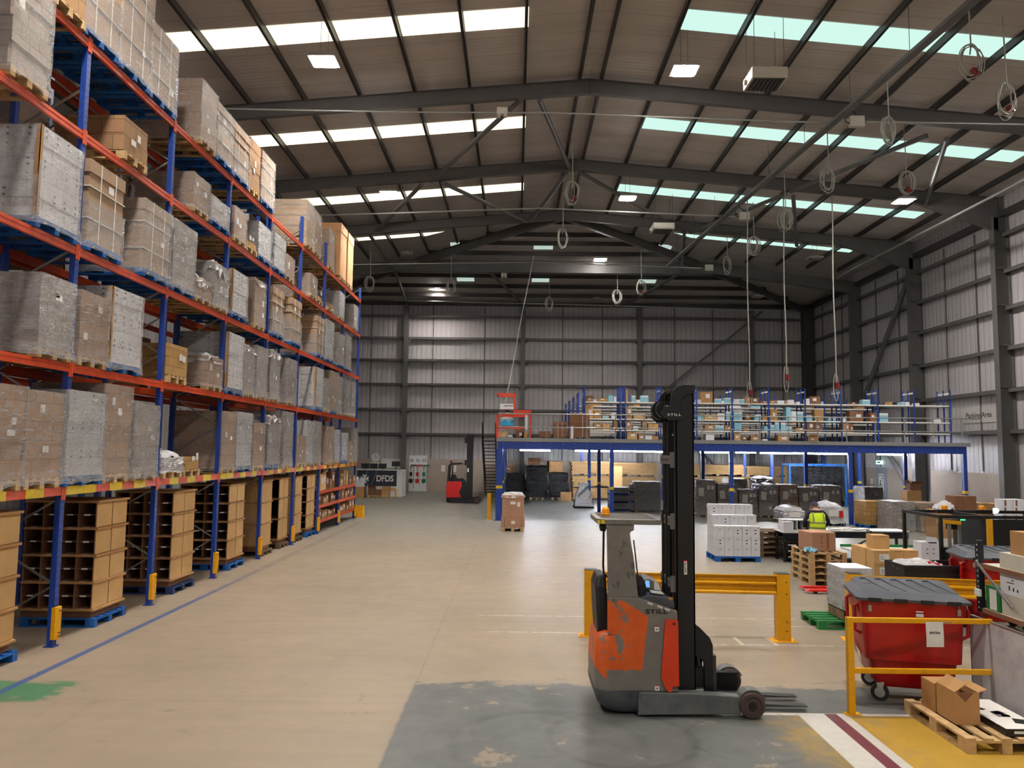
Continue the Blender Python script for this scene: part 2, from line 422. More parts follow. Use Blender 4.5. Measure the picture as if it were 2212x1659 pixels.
# ---- cladding
def cladding(name, rgb, axis):
    m = NT(name); c = m.coord(); sp = m.n('ShaderNodeSeparateXYZ'); m.t.links.new(c, sp.inputs[0]); a = sp.outputs[axis]
    fr = m.math('FRACT', m.math('MULTIPLY', a, 3.0))
    groove = m.math('SUBTRACT', 1.0, m.ramp(m.math('ABSOLUTE', m.math('SUBTRACT', fr, .5)), .03, .09))
    prof = m.ramp(m.math('ABSOLUTE', m.math('SUBTRACT', fr, .5)), .05, .2)
    n = m.noise(m.scalev(c, .4, .4, .15), 1., 4)
    col = m.mix(m.ramp(n, .3, .7), lin(rgb), lin(tuple(int(v * .93) for v in rgb)))
    col = m.mix(m.math('MULTIPLY', groove, .3), col, lin(tuple(int(v * .55) for v in rgb)))
    return m.done(m.pbsdf(col, .5, 0, m.bump(prof, .5, .03), .3))
CLX = cladding('wall_cladding_across', (188, 182, 184), 0); CLY = cladding('wall_cladding_along', (188, 182, 184), 1)
M['roofsheet'] = None
m_ = NT('roof_sheet'); c_ = m_.coord(); sp_ = m_.n('ShaderNodeSeparateXYZ'); m_.t.links.new(c_, sp_.inputs[0])
f_ = m_.math('FRACT', m_.math('MULTIPLY', sp_.outputs[1], 1.0)); f2_ = m_.math('FRACT', m_.math('MULTIPLY', sp_.outputs[1], 5.0))
ln_ = m_.math('SUBTRACT', 1.0, m_.ramp(m_.math('ABSOLUTE', m_.math('SUBTRACT', f_, .5)), .008, .03))
cc_ = m_.mix(m_.ramp(m_.noise(m_.scalev(c_, .3, 1.2, 1), 1., 4), .3, .7), lin((222, 212, 206)), lin((206, 196, 190)))
cc_ = m_.mix(m_.math('MULTIPLY', ln_, .35), cc_, lin((140, 132, 128)))
M['roofsheet'] = m_.done(m_.pbsdf(cc_, .6, 0, m_.bump(m_.math('ABSOLUTE', m_.math('SUBTRACT', f2_, .5)), .25, .03), .2))
M['dado'] = mat('beige_blockwork', (172, 156, 142), .8, var=.05, scale=1.2, bump=.1, bscale=30)

mb = MB(); mb.box(XL, YB, 0, XR, YB + .12, 13.0); struct('wall_rear', mb, CLX)
mb = MB(); mb.box(XR, YN, 0, XR + .12, YB, 13.9); struct('wall_right', mb, CLY)
mb = MB(); mb.box(XL - .12, YN, 0, XL, YB, 13.9); struct('wall_left', mb, CLY)
mb = MB(); mb.box(XL, YB - .07, 0, XR - .1, YB - .002, 2.2); struct('baseboard_rear', mb, M['dado'])
mb = MB()
for a, b in ((9.0, 16.9), (17.5, 23.7), (24.4, 30.5), (31.4, 37.3), (38.2, 44.2), (45.1, 51.8)): mb.box(XR - .1, a, 0, XR - .002, b, 2.12)
struct('baseboard_right', mb, M['dado'])
mb = MB()
for x in (-9.9, -5.7, -2.2, 3.1, 5.8, 10.7, 13.3, 18.0): mb.box(x - .035, YB - .05, 2.2, x + .035, YB - .002, 12.8)
for y in (13.5, 20.5, 27, 29.5, 33.2, 35.6, 40, 42.5, 47., 50): mb.box(XR - .05, y - .03, 2.2, XR - .002, y + .03, 12.5)
for z in (3.874, 5.528, 7.22, 8.863, 10.37, 11.883):      # sheeting rails, lipped C sections
    mb.box(XL, YB - .22, z - .05, XR, YB - .003, z + .05); mb.box(XL, YB - .24, z - .11, XR, YB - .215, z + .05)
    mb.box(XR - .22, 6, z - .05, XR - .003, YB - .25, z + .05); mb.box(XR - .24, 6, z - .11, XR - .215, YB - .25, z + .05)
struct('trim_1', mb, M['steelgrey'])
mb = MB(); mb.box(XL, YB - .35, 12.62, XR, YB - .003, 12.84); mb.box(XR - .35, 6, 12.6, XR - .003, YB - .36, 12.82); struct('trim_2', mb, M['darkmetal'])

# ---- roof sheets
mb = MB()
AP = (XRIDGE, YAP, ZRIDGE); KL, KR = (XRIDGE - DK, YK, ZK), (XRIDGE + DK, YK, ZK)
zl, zr = zmain(XL), zmain(XR)
mb.pts([(XRIDGE, YN, ZRIDGE), (XL, YN, zl), (XL, YAP, zl), AP], [(0, 1, 2, 3)])
mb.pts([(XRIDGE, YN, ZRIDGE), AP, (XR, YAP, zr), (XR, YN, zr)], [(0, 1, 2, 3)])
mb.pts([AP, (XL, YAP, zl), (XL, YK, zl), KL], [(0, 1, 2), (0, 2, 3)])
mb.pts([AP, KR, (XR, YK, zr), (XR, YAP, zr)], [(0, 1, 2), (0, 2, 3)])
mb.pts([AP, KL, KR], [(0, 1, 2)])
mb.pts([KL, (XL, YB, ZQ), (XR, YB, ZQ), KR], [(0, 1, 2, 3)])
mb.pts([KL, (XL, YK, zl), (XL, YB, ZQ)], [(0, 1, 2)]); mb.pts([KR, (XR, YB, ZQ), (XR, YK, zr)], [(0, 1, 2)])
struct('ceiling', mb, M['roofsheet'])

# ---- rooflights: one translucent strip per bay and slope, and three in the hip
WARM = emit('rooflight_daylight_warm', (255, 246, 214), 1.45); COOL = emit('rooflight_daylight_cool', (206, 244, 232), .92)
PALE = emit('rooflight_daylight_pale', (214, 236, 226), .62)
strips = [(20.02, 21.02, .24, -11.9, WARM), (26.92, 27.92, .24, -11.9, WARM), (33.9, 34.92, .24, -11.9, WARM), (40.62, 41.2, -3.45, -11.9, WARM),
          (20.05, 21.06, 4.44, 18.3, COOL), (26.9, 27.85, 4.44, 18.3, COOL), (33.9, 34.85, 4.44, 18.3, COOL), (40.5, 41.1, 7.98, 18.0, COOL)]
PURL = [.33 + 1.785 * k for k in range(10)]
for i, (y0, y1, xa, xb, mt) in enumerate(strips):
    mb = MB(); sg = 1 if xb > xa else -1
    xs = sorted([xa, xb] + [XRIDGE + sg * d for d in PURL if min(xa, xb) < XRIDGE + sg * d < max(xa, xb)])
    for a, b in zip(xs[:-1], xs[1:]):
        mb.quad((a + .04, y0, zmain(a) - .012), (a + .04, y1, zmain(a) - .012), (b - .04, y1, zmain(b) - .012), (b - .04, y0, zmain(b) - .012))
    o = struct('window_%d' % (i + 1), mb, [mt])
for i, x in enumerate((-3.3, 1.45, 8.2)):
    mb = MB()
    for a, b in ((42.7, 43.6), (46.1, 46.9), (47.6, 48.4)):
        mb.quad((x - .55, a, zhip(a) - .012), (x - .55, b, zhip(b) - .012), (x + .55, b, zhip(b) - .012), (x + .55, a, zhip(a) - .012))
    struct('window_%d' % (9 + i), mb, [PALE])

# ---- roof steel
for side in (-1, 1):
    for d in PURL:
        if d > ((XR - XRIDGE) if side > 0 else (XRIDGE - XL)) - .3: continue
        x = XRIDGE + side * d
        if d < DK: ye = YAP + d * (YK - YAP) / DK
        else: ye = YK + (d - DK) * (YB - YK) / ((XR - XRIDGE if side > 0 else XRIDGE - XL) - DK)
        mb = MB(); z1 = zmain(x) - .02
        def seg(y0, y1, za, zb):
            mb.bar((x, y0, za - .1), (x, y1, zb - .1), .035, .2); mb.bar((x + .03 * side, y0, za - .19), (x + .03 * side, y1, zb - .19), .075, .02)
            mb.bar((x + .03 * side, y0, za - .01), (x + .03 * side, y1, zb - .01), .075, .02)
        seg(YN, min(ye, YK), z1, z1)
        struct('roof_purlin', mb, M['darkmetal'])
for y in (39.4, 41.1, 42.35, 43.9, 45.6, 47.2, 48.8, 50.3):
    mb = MB(); z = zhip(y) - .02
    mb.box(XRIDGE - dhip(y, -1), y - .02, z - .22, XRIDGE + dhip(y, 1), y + .02, z); mb.box(XRIDGE - dhip(y, -1), y - .05, z - .24, XRIDGE + dhip(y, 1), y + .05, z - .22)
    struct('hip_purlin', mb, M['darkmetal'])
def rafter_polys(side, t, b):
    """profile of one half rafter in X-Z: t, b are offsets below the sheet"""
    xe = XR - .35 if side > 0 else XL + .35
    kx = xe - side * 3.6
    return [(XRIDGE, ZRIDGE - t), (xe, zmain(xe) - t), (xe, 12.0), (kx, zmain(kx) - b), (XRIDGE, ZRIDGE - b)]
for y in FRAMES:
    mb = MB()
    for side in (-1, 1):
        P = rafter_polys(side, .21, .67)
        mb.prism(P if side > 0 else P[::-1], 'y', y - .012, y + .012)
        (xa, za), (xb, zb), (xc, zc), (xk, zk), (xr, zr_) = P
        mb.bar((xa, y, za), (xb, y, zb), .2, .02); mb.bar((xr, y, zr_), (xk, y, zk), .2, .02); mb.bar((xk, y, zk), (xc, y, zc), .2, .02)
    mb.box(XRIDGE - .02, y - .1, ZRIDGE - .72, XRIDGE + .02, y + .1, ZRIDGE - .2)
    struct('roof_beam', mb, M['steelgrey'])
for side in (-1, 1):                                  # hip rafters and the trapezoid frame
    mb = MB(); a = Vector((XRIDGE, YAP, ZRIDGE - .45)); b = Vector((XRIDGE + side * DK, YK, ZK - .45)); c = Vector((XR - .3 if side > 0 else XL + .3, YB - .3, ZQ - .4))
    mb.bar(a, b, .03, .45); mb.bar(a + Vector((0, 0, -.23)), b + Vector((0, 0, -.23)), .2, .02); mb.bar(a + Vector((0, 0, .2)), b + Vector((0, 0, .2)), .2, .02)
    mb.bar(b, c, .03, .42); mb.bar(b + Vector((0, 0, -.22)), c + Vector((0, 0, -.22)), .2, .02)
    struct('roof_beam', mb, M['steelgrey'])
mb = MB(); y = YK
for side in (-1, 1):
    xe = XR - .35 if side > 0 else XL + .35; xk = XRIDGE + side * (DK + .9)
    mb.bar((xk, y, 13.62), (xe, y, 12.55), .03, .66); mb.bar((xk, y, 13.3), (xe, y, 12.2), .22, .025)
mb.box(XRIDGE - DK - 1, y - .02, 13.24, XRIDGE + DK + 1, y + .02, 13.92); mb.box(XRIDGE - DK - 1, y - .12, 13.22, XRIDGE + DK + 1, y + .12, 13.25); mb.box(XRIDGE - DK - 1, y - .12, 13.9, XRIDGE + DK + 1, y + .12, 13.93)
struct('roof_beam', mb, M['steelgrey'])
mb = MB()
for a, b in (((.04, 24.1, 14.19), (-3.6, 31, 13.9)), ((.64, 24.1, 14.19), (2.1, 31, 14.5)), ((-4.0, 31, 13.76), (-7.1, 37.8, 13.7)), ((-3.15, 31, 13.83), (.35, 37.8, 14.3)),
             ((2.0, 31, 14.33), (.6, 37.8, 14.3)), ((2.5, 31, 14.35), (8.35, 37.8, 13.8)), ((13.1, 24.1, 13.1), (11.2, 31, 13.6)), ((11.0, 31, 13.5), (8.6, 37.8, 13.8)),
             ((13.75, 24.1, 13.0), (16.7, 31, 13.1)), ((11.3, 31, 13.4), (13.9, 37.8, 13.2)), ((8.3, 37.8, 13.7), (9.6, YK, 13.3)), ((9.4, YK, 13.2), (7.3, YB - .3, 12.7)),
             ((-7.5, 37.8, 13.6), (-7.2, YK, 13.3)), ((-7.2, YK, 13.2), (-7.5, YB - .3, 12.7)), ((-1.6, YK, 13.2), (.4, YB - .3, 12.7))):
    mb.cyl(a, b, .085, 10)
struct('trim_3', mb, M['steelgrey'])
for x in (-7.5, .41, 8.3, 15.8):                      # rear wall posts
    mb = MB(); mb.box(x - .012, YB - .42, 0, x + .012, YB - .1, 12.6); mb.box(x - .15, YB - .43, 0, x + .15, YB - .41, 12.6); mb.box(x - .15, YB - .12, 0, x + .15, YB - .1, 12.6)
    for z in (3.87, 5.53, 7.22, 8.86, 10.37):
        for sg in (-1, 1): mb.bar((x + sg * .02, YB - .38, z - .42), (x + sg * .42, YB - .2, z - .05), .05, .05)
    struct('column', mb, M['steelgrey'])
for y in FRAMES[1:] + [YK]:                            # deep right-hand columns
    mb = MB(); x0, x1 = XR - .62, XR - .03; z = 12.6
    mb.box(x0, y - .012, 0, x1, y + .012, z); mb.box(x0 - .02, y - .16, 0, x0, y + .16, z); mb.box(x1 - .02, y - .16, 0, x1, y + .16, z)
    for zz in (5.53, 7.22, 8.86, 10.37): mb.bar((x0 + .05, y - .1, zz + .1), (x1, y - .1, zz + .1), .02, .06)
    struct('column', mb, M['steelgrey'])
mb = MB(); mb.box(XR - .75, YB - .7, 0, XR - .1, YB - .1, 12.6); struct('column', mb, M['darkmetal'])
mb = MB(); mb.bar((10.0, YB - .3, 7.0), (16.6, YB - .3, 12.4), .16, .12); mb.bar((9.6, YB - .3, 5.2), (13.6, YB - .3, 1.8), .14, .12)
mb.cyl((XR - .35, 37.9, 12.1), (XR - .35, 44.3, 5.2), .13, 12); mb.cyl((XR - .35, 44.3, 5.6), (XR - .35, 37.9, .5), .13, 12)
struct('trim_4', mb, M['steelgrey'])
# ================================================================== roof fixtures
m_ = NT('high_bay_led'); ge_ = m_.n('ShaderNodeNewGeometry')
dp_ = m_.n('ShaderNodeVectorMath', _operation='DOT_PRODUCT'); m_.t.links.new(ge_.outputs['Incoming'], dp_.inputs[0]); m_.t.links.new(ge_.outputs['Normal'], dp_.inputs[1])
st_ = m_.math('MULTIPLY_ADD', m_.math('POWER', m_.math('MAXIMUM', dp_.outputs['Value'], 0.0), 1.3), 900.0, 8.0)     # downward lens optics
LAMP = m_.done(m_.n('ShaderNodeEmission', Color=lin((255, 249, 241)), Strength=st_).outputs[0]); LAMP.cycles.emission_sampling = 'FRONT'
M['lampoff'] = mat('unlit_diffuser', (150, 146, 136), .4, var=.04)
M['lamphouse'] = mat('lamp_housing', (150, 146, 138), .5, var=.05)
def high_bay(x, y, z, lit, label, tilt=0):
    t = thing('high_bay_light', label, 'ceiling light', (x, y, z), tilt, 'high bay lights hanging from the roof')
    mb = MB(); mb.prism([(-.36, .02), (.36, .02), (.30, .11), (-.30, .11)], 'y', -.34, .34); mb.box(-.12, -.16, .11, .12, .16, .2); mb.build('housing', M['lamphouse'], t)
    mb = MB(); mb.box(-.27, -.27, -.012, .27, .27, .019); mb.build('diffuser', LAMP if lit else M['lampoff'], t)
    top = zmain(x) if y < YAP else min(zmain(x), zhip(y))
    mb = MB(); mb.cyl((-.1, 0, .2), (-.1, 0, top - z - .03), .006, 5); mb.cyl((.1, 0, .2), (.1, 0, top - z - .03), .006, 5); mb.build('hanger', M['darkmetal'], t)
LB = 'lit square high bay lamp under the %s roof slope, %s'
for i, (y, ph) in enumerate(((-1., 'behind the viewpoint'), (9.6, 'above the near racking'), (20.0, 'below the first rooflight strip'), (30.8, 'just before the second roof frame'), (42.4, 'in the hipped end bay'), (50.0, 'close to the rear wall'))):
    if i in (0, 1, 2, 3, 5): high_bay(-5.3, y, 13.26, True, LB % ('left', ph))
for y, ph in ((21.0, 'brightest beside the suspended heater'), (32.1, 'between two tubular braces'), (42.8, 'in the hipped end bay')):
    high_bay(4.65, y, 13.6, True, LB % ('right', ph))
high_bay(4.65, 10.0, 13.6, True, LB % ('right', 'above the reach truck'))
high_bay(4.65, -1., 13.6, True, LB % ('right', 'behind the viewpoint'))
high_bay(15.05, 29.5, 12.72, True, LB % ('right', 'nearest to the side wall'))
high_bay(15.1, 18.5, 12.72, True, LB % ('right', 'outside the top right corner'))
for x, y, z, ph in ((15.1, 38.6, 12.7, 'third along the side wall row'), (14.8, 47.0, 12.4, 'farthest along the side wall row'), (5.2, 50.0, 12.7, 'in front of the rear purlins'), (-5.9, 40.6, 13.2, 'above the far rack end')):
    high_bay(x, y, z, False, 'unlit grey high bay lamp, ' + ph)

def heater(x, y, z, label):
    t = thing('unit_heater', label, 'heater', (x, y, z), 0, 'suspended unit heaters')
    mb = MB(); mb.box(-.48, -.42, 0, .48, .42, .3); mb.build('casing', M['cream'], t, bevel=.012)
    mb = MB(); mb.box(-.42, -.36, -.02, .42, .36, -.001)
    for k in range(7): mb.bx((-.33 + .11 * k, 0, -.035), (.02, .7, .05), rz=0, ry=.5)
    mb.build('grille', M['darkmetal'], t)
    mb = MB(); mb.cyl((0, 0, .3), (0, 0, .38), .34, 20, r2=.28); mb.build('fan_cowl', M['darkmetal'], t)
    mb = MB(); mb.cyl((-.56, .1, .1), (-.48, .1, .1), .07, 10); mb.build('flue_stub', M['cream'], t)
    mb = MB()
    for sx in (-.4, .4):
        for sy in (-.35, .35): mb.cyl((sx, sy, .3), (sx, sy, zmain(x) - z - .04), .008, 5)
    mb.build('hanger', M['darkmetal'], t)
heater(6.73, 20.4, 12.95, 'cream suspended heater beside the brightest roof lamp')
heater(6.66, 34.9, 13.0, 'smaller looking cream suspended heater under the third roof frame')

def coil(x, y, z, label, plug=True, drop=.9, size=.24):
    """spare flex hung in loops below the cable line, sometimes with a red socket"""
    top = (zmain(x) if y < YAP else min(zmain(x), zhip(y))) - z - .22
    t = thing('cable_coil', label, 'cable', (x, y, z), rnd.uniform(-.6, .6), 'coiled flexes hanging from the roof')
    mb = MB()
    mb.tube([(0, 0, top), (.02, 0, top * .5), (.03, 0, .05), (0, 0, -.15)], .018, 6)
    for k in range(6):
        ph = rnd.uniform(-.07, .07); sx = size * rnd.uniform(.75, 1.1); sz = size * rnd.uniform(1.5, 2.0)
        mb.tube([(ph + sx * math.cos(a), ph * .6 + .05 * math.sin(a * 2 + k), -sz * .8 + sz * math.sin(a)) for a in [2 * PI * i / 18 for i in range(18)]], .013, 5, closed=True)
    mb.build('flex', M['cable'], t, smooth=True)
    if plug:
        mb = MB(); mb.cyl((size * .5, 0, -size * 2.6), (size * .2, .02, -size * 2.05), .075, 10, r2=.06); mb.cyl((size * .5, 0, -size * 2.6), (size * .58, 0, -size * 2.75), .095, 10); mb.build('socket', M['socketred'], t)
for x, y, z, l, p in ((10.6, 17.5, 12.45, 'coiled grey flex with red socket, nearest the top right corner', True), (12.25, 18.8, 12.15, 'coiled grey flex with red socket dangling below it, beside the roof edge', True),
        (10.75, 21.8, 12.6, 'coiled grey flex hanging beside the junction box on the first roof frame', False), (10.65, 25.9, 12.6, 'coiled pale flex hanging under the second right rooflight strip', False),
        (13.0, 25.3, 12.3, 'coiled dark flex hanging left of the side wall lamp', True), (10.7, 30.3, 12.55, 'long coiled flex above the middle dangling cable', False), (10.6, 34.1, 12.5, 'folded grey flex hanging under the third roof frame', False),
        (10.5, 38.1, 12.6, 'coiled grey flex beside the far junction box', False), (2.03, 28.6, 13.0, 'coiled grey flex with two red sockets under the ridge', True), (2.05, 34.9, 13.0, 'oval coiled flex alone below the ridge', False),
        (-8.2, 42.1, 12.3, 'coiled grey flex above the far rack end', False), (-3.8, 43.1, 12.4, 'coiled grey flex beside the farthest lit lamp', False), (2.0, 47.9, 12.4, 'narrow folded flex in front of the rear purlins', False),
        (5.9, 45.1, 12.3, 'coiled grey flex left of the end rooflight', False), (6.9, 42.5, 12.3, 'coiled flex with socket right of the end rooflight', True)):
    coil(x, y, z, l, p)
def dropcable(x, y, z0, label, sag=.15, loop=True, end=None):
    top = (zmain(x) if y < YAP else zhip(y)) - .25
    t = thing('hanging_cable', label, 'cable', (x, y, z0), 0, 'long cables dangling from the roof')
    e = end or (0, 0, 0); H = top - z0
    mb = MB(); mb.tube([(0 + e[0] * (1 - u) + sag * .15 * math.sin(u * 9), e[1] * (1 - u), u * H) for u in [i / 14 for i in range(15)]], .024, 6)
    if loop: mb.tube([(.1 * math.sin(a), 0, .25 - .55 * math.cos(a) - .1) for a in [2 * PI * i / 14 for i in range(14)]], .018, 5, closed=True)
    mb.build('flex', M['cable'], t, smooth=True)
    if loop:
        mb = MB(); mb.cyl((.06, 0, .1), (.06, 0, .34), .09, 10); mb.build('socket', M['socketred'], t)
dropcable(12.95, 31.2, 5.4, 'longest pale cable dangling above the mezzanine shelves, rightmost of three')
dropcable(11.05, 31.5, 5.75, 'middle one of three pale cables dangling above the shelves')
dropcable(9.75, 32.2, 5.15, 'thin cable dangling above the shelves, leftmost of three')
dropcable(.9, 44.0, 5.0, 'grey cable slanting down to the red pallet gate', .1, False, (-1.4, -9.0, 1.0))
# pipes, tray and boxes
def pipe(name, pts, r, label, cat, mt='steel'):
    o = MB(); o.tube(pts, r, 8); ob = o.build(name, M[mt], None); tag(ob, label, cat); return ob
pipe('conduit_pipe', [(-9.4, 22.3, 12.98), (-3, 23.4, 13.42), (1.2, 23.75, 13.6), (8.5, 23.75, 13.38), (10.3, 23.6, 13.3)], .03, 'thin pale conduit crossing below the nearest roof frame', 'pipe')
pipe('conduit_pipe', [(10.9, 23.4, 13.25), (16, 22.6, 12.85), (19, 22.2, 12.6)], .03, 'short bright conduit right of the near junction box', 'pipe')
pipe('conduit_pipe', [(-9, 33.0, 13.0), (1, 33.2, 13.5), (9.6, 33.2, 13.2)], .035, 'thin pale conduit crossing below the third roof frame', 'pipe')
pipe('conduit_pipe', [(-9, 41.6, 12.9), (1, 41.8, 13.2), (10.3, 41.8, 12.95)], .035, 'thin grey conduit crossing in front of the hip', 'pipe')
pipe('conduit_pipe', [(-8, 49.2, 12.4), (4, 49.2, 12.25), (17, 49.2, 12.0)], .04, 'pale conduit along the top of the rear wall', 'pipe')
pipe('sprinkler_pipe', [(17.2, 18, 12.2), (17.0, 30, 12.15), (16.8, 40, 12.1)], .055, 'shiny pipe running along the side wall eaves', 'pipe')
mb = MB()
mb.bar((10.35, 14, 13.05), (8.3, 42, 13.1), .22, .1)
for k in range(9):
    u = k / 8; mb.cyl((10.2 - 1.8 * u, 16 + 24 * u, 13.05), (10.2 - 1.8 * u, 16 + 24 * u, 14.4), .008, 5)
tag(mb.build('cable_tray', M['steelgrey']), 'long grey cable tray slanting across the right roof slope', 'cable tray')
def jbox(x, y, z, label):
    t = thing('junction_box', label, 'box', (x, y, z), 0, 'junction boxes on the conduits')
    mb = MB(); mb.box(-.22, -.09, -.17, .22, .09, .17); mb.build('casing', M['cream'], t, bevel=.01)
    mb = MB(); mb.tube([(-.22, 0, -.05), (-.34, 0, 0), (-.4, 0, .25), (-.25, 0, .42), (-.05, 0, .3), (0, 0, .17)], .02, 6); mb.build('flex', M['blackplastic'], t)
jbox(10.6, 23.5, 13.28, 'cream junction box on the nearest conduit'); jbox(9.9, 33.1, 13.2, 'cream junction box on the middle conduit'); jbox(10.5, 41.7, 12.95, 'cream junction box on the far conduit')
def detector(x, y, z, label):
    t = thing('emergency_light', label, 'light fitting', (x, y, z), 0, 'twin spot emergency lights')
    mb = MB(); mb.box(-.17, -.08, -.1, .17, .08, .12); mb.build('casing', M['cream'], t, bevel=.01)
    for s in (-.1, .1):
        mb = MB(); mb.cyl((s, -.02, -.1), (s, -.06, -.2), .05, 10); mb.build('spot', M['cream'], t)
detector(-.55, 23.6, 13.55, 'white twin spot emergency light on the nearest conduit'); detector(-.8, 44.2, 13.0, 'white twin spot emergency light on the hip beam')
# ================================================================== pallets and loads
def pallet_mb(w, d, alt=0):
    """w: side with three blocks and two openings (along Y here), d: depth along X; front at x=0 going to -d"""
    mb = MB(); bw = .1
    for j in (0, 1, 2):
        y = (0, w / 2 - bw / 2, w - bw)[j]
        mb.box(-d, y, 0, 0, y + bw, .022)
        for x in (0, -d / 2 + .07, -d + .145): mb.box(x - .145, y, .022, x, y + bw, .1)
    for x in (0, -d / 2 + .07, -d + .145): mb.box(x - .145, 0, .1, x, w, .122)
    n = 5 if w < .9 else 6
    for k in range(n):
        y = k * (w - .1) / (n - 1); mb.box(-d, y, .122, 0, y + .1, .144)
    return mb
PAL = {}
def pallet_mesh(kind):
    if kind not in PAL:
        mt = {'w': M['wood'], 'b': M['palblue'], 'n': M['palnavy'], 'o': M['woodold'], 'g': M['green']}[kind]
        PAL[kind] = pallet_mb(1.0 if kind in 'bn' else .8, 1.2).mesh('pallet', mt)
    return PAL[kind], (1.0 if kind in 'bn' else .8)
def rect_ring(x0, x1, y0, y1, z, n=1, j=0.0, zj=0.0, bul=0.0):
    P = []
    for (a, b) in (((x1, y0), (x1, y1)), ((x1, y1), (x0, y1)), ((x0, y1), (x0, y0)), ((x0, y0), (x1, y0))):
        for k in range(n):
            u = k / n; e = 4 * u * (1 - u) * bul
            px, py = a[0] + (b[0] - a[0]) * u, a[1] + (b[1] - a[1]) * u
            nx = (1 if a[0] == b[0] == x1 else -1 if a[0] == b[0] else 0); ny = (1 if a[1] == b[1] == y1 else -1 if a[1] == b[1] else 0)
            P.append((px + nx * e + rnd.uniform(-j, j), py + ny * e + rnd.uniform(-j, j), z + rnd.uniform(-zj, zj)))
    return P
def stack_mb(w, d, h, lay, j=.012, mb=None, z0=0.0):
    """one closed body of stacked layers; each layer sits slightly off the one below; UV in metres"""
    mb = mb or MB(); RR = []; uv = []; z = z0; n = max(1, round(h / lay)); lay = h / n
    for k in range(n):
        a, b, c, e = [rnd.uniform(-j, j) for _ in range(4)]
        x0, x1, y0, y1 = -d + a + .01, -.012 + b, .012 + c, w - .012 + e
        RR += [rect_ring(x0, x1, y0, y1, z), rect_ring(x0, x1, y0, y1, z + lay)]; uv += [z - z0, z + lay - z0]; z += lay
    mb.rings(RR, 0, uv=uv)
    return mb
def wrap_mb(w, d, h, z0=.03, g=.012, j=.008):
    mb = MB(); RR = []; zs = [z0 + (h - z0) * k / 7 for k in range(8)]
    for k, z in enumerate(zs):
        e = g + (.02 if k == 0 else 0)
        RR.append(rect_ring(-d - g, e, -e, w + e, z, 6, j, .015 if 0 < k < 7 else (.03 if k == 0 else 0)))
    RR.append(rect_ring(-d + .1, -.1, .1, w - .1, h + .012, 6, .01, .006))
    mb.rings(RR, 0, cap=(False, True)); return mb
def crumple_mb(w, d, z, amp=.12, over=.16):
    """film pulled loosely over the top and hanging down a little"""
    n, mm = 9, 11; mb = MB(); P = []
    for i in range(mm):
        for k in range(n):
            u, v = i / (mm - 1), k / (n - 1)
            x, y = -d - .03 + (d + .06) * u, -.03 + (w + .06) * v
            rim = max(abs(2 * u - 1), abs(2 * v - 1))
            zz = z + amp * (1 - rim) + rnd.uniform(-.035, .05) - (over * rnd.uniform(.5, 1.3) if rim > .99 else 0)
            P.append((x + rnd.uniform(-.03, .03), y + rnd.uniform(-.03, .03), zz))
    mb.pts(P, [(i * n + k, (i + 1) * n + k, (i + 1) * n + k + 1, i * n + k + 1) for i in range(mm - 1) for k in range(n - 1)])
    return mb
def arrows(mb, w, d, h, z0, m=1, cols=4, rows=4, side=True, s=.03):
    """black up/down marks printed on the carton faces"""
    for r in range(rows):
        for c in range(cols):
            y = w * (c + .5) / cols; z = z0 + h * (r + .55) / rows
            if rnd.random() < .12: continue
            k = s * (1 if r % 2 else .55)
            mb.tri((.006, y - k, z + .03), (.006, y + k, z + .03), (.006, y, z + .03 + k * 1.3), m)
            if r % 2: mb.tri((.006, y - k, z - .03), (.006, y, z - .03 - k * 1.3), (.006, y + k, z - .03), m)
            if side:
                for e in range(1):
                    x = -d * (c + .5) / cols
                    mb.tri((x - k, -.006, z + .03), (x + k, -.006, z + .03), (x, -.006, z + .03 + k * 1.3), m)
                    if r % 2: mb.tri((x - k, -.006, z - .03), (x, -.006, z - .03 - k * 1.3), (x + k, -.006, z - .03), m)
def labels(mb, w, d, h, z0, m=1, n=3, side=False):
    for k in range(n):
        a, b = rnd.uniform(.09, .16), rnd.uniform(.07, .16); z = z0 + rnd.uniform(.15, max(.2, h - .25))
        if not side:
            y = rnd.uniform(.08, w - .25); mb.quad((.007, y, z), (.007, y + a, z), (.007, y + a, z + b), (.007, y, z + b), m)
        else:
            x = -rnd.uniform(.2, d - .1); mb.quad((x, -.016, z), (x + a, -.016, z), (x + a, -.016, z + b), (x, -.016, z + b), m)
LOOK = {'plain': ('carton_pallet', 'bare brown cartons'), 'strap': ('strapped_carton', 'strapped grey brown carton'), 'wrapbrown': ('wrapped_pallet', 'brown wrapped cartons'), 'wrapgold': ('wrapped_pallet', 'tan wrapped cartons'),
        'wrapgrey': ('wrapped_pallet', 'grey wrapped cartons'), 'wrapwhite': ('wrapped_pallet', 'white wrapped cartons'), 'arrows': ('wrapped_pallet', 'white arrow marked cartons'), 'arrowswrap': ('wrapped_pallet', 'white film covered cartons'),
        'draped': ('draped_pallet', 'cartons under loose film'), 'drapedwhite': ('draped_pallet', 'white film draped cartons'), 'drapedcap': ('draped_pallet', 'film capped grey cartons'), 'lowwrap': ('wrapped_pallet', 'low wrapped bundle'),
        'carton': ('carton_pallet', 'single tan carton'), 'cartonsmall': ('carton_pallet', 'small tan cartons'), 'flat': ('flat_pack_pallet', 'flattened cardboard'), 'tall': ('tall_carton', 'tall orange brown carton'),
        'mixed': ('wrapped_pallet', 'mixed wrapped cartons'), 'dark': ('carton_pallet', 'dark brown cartons')}
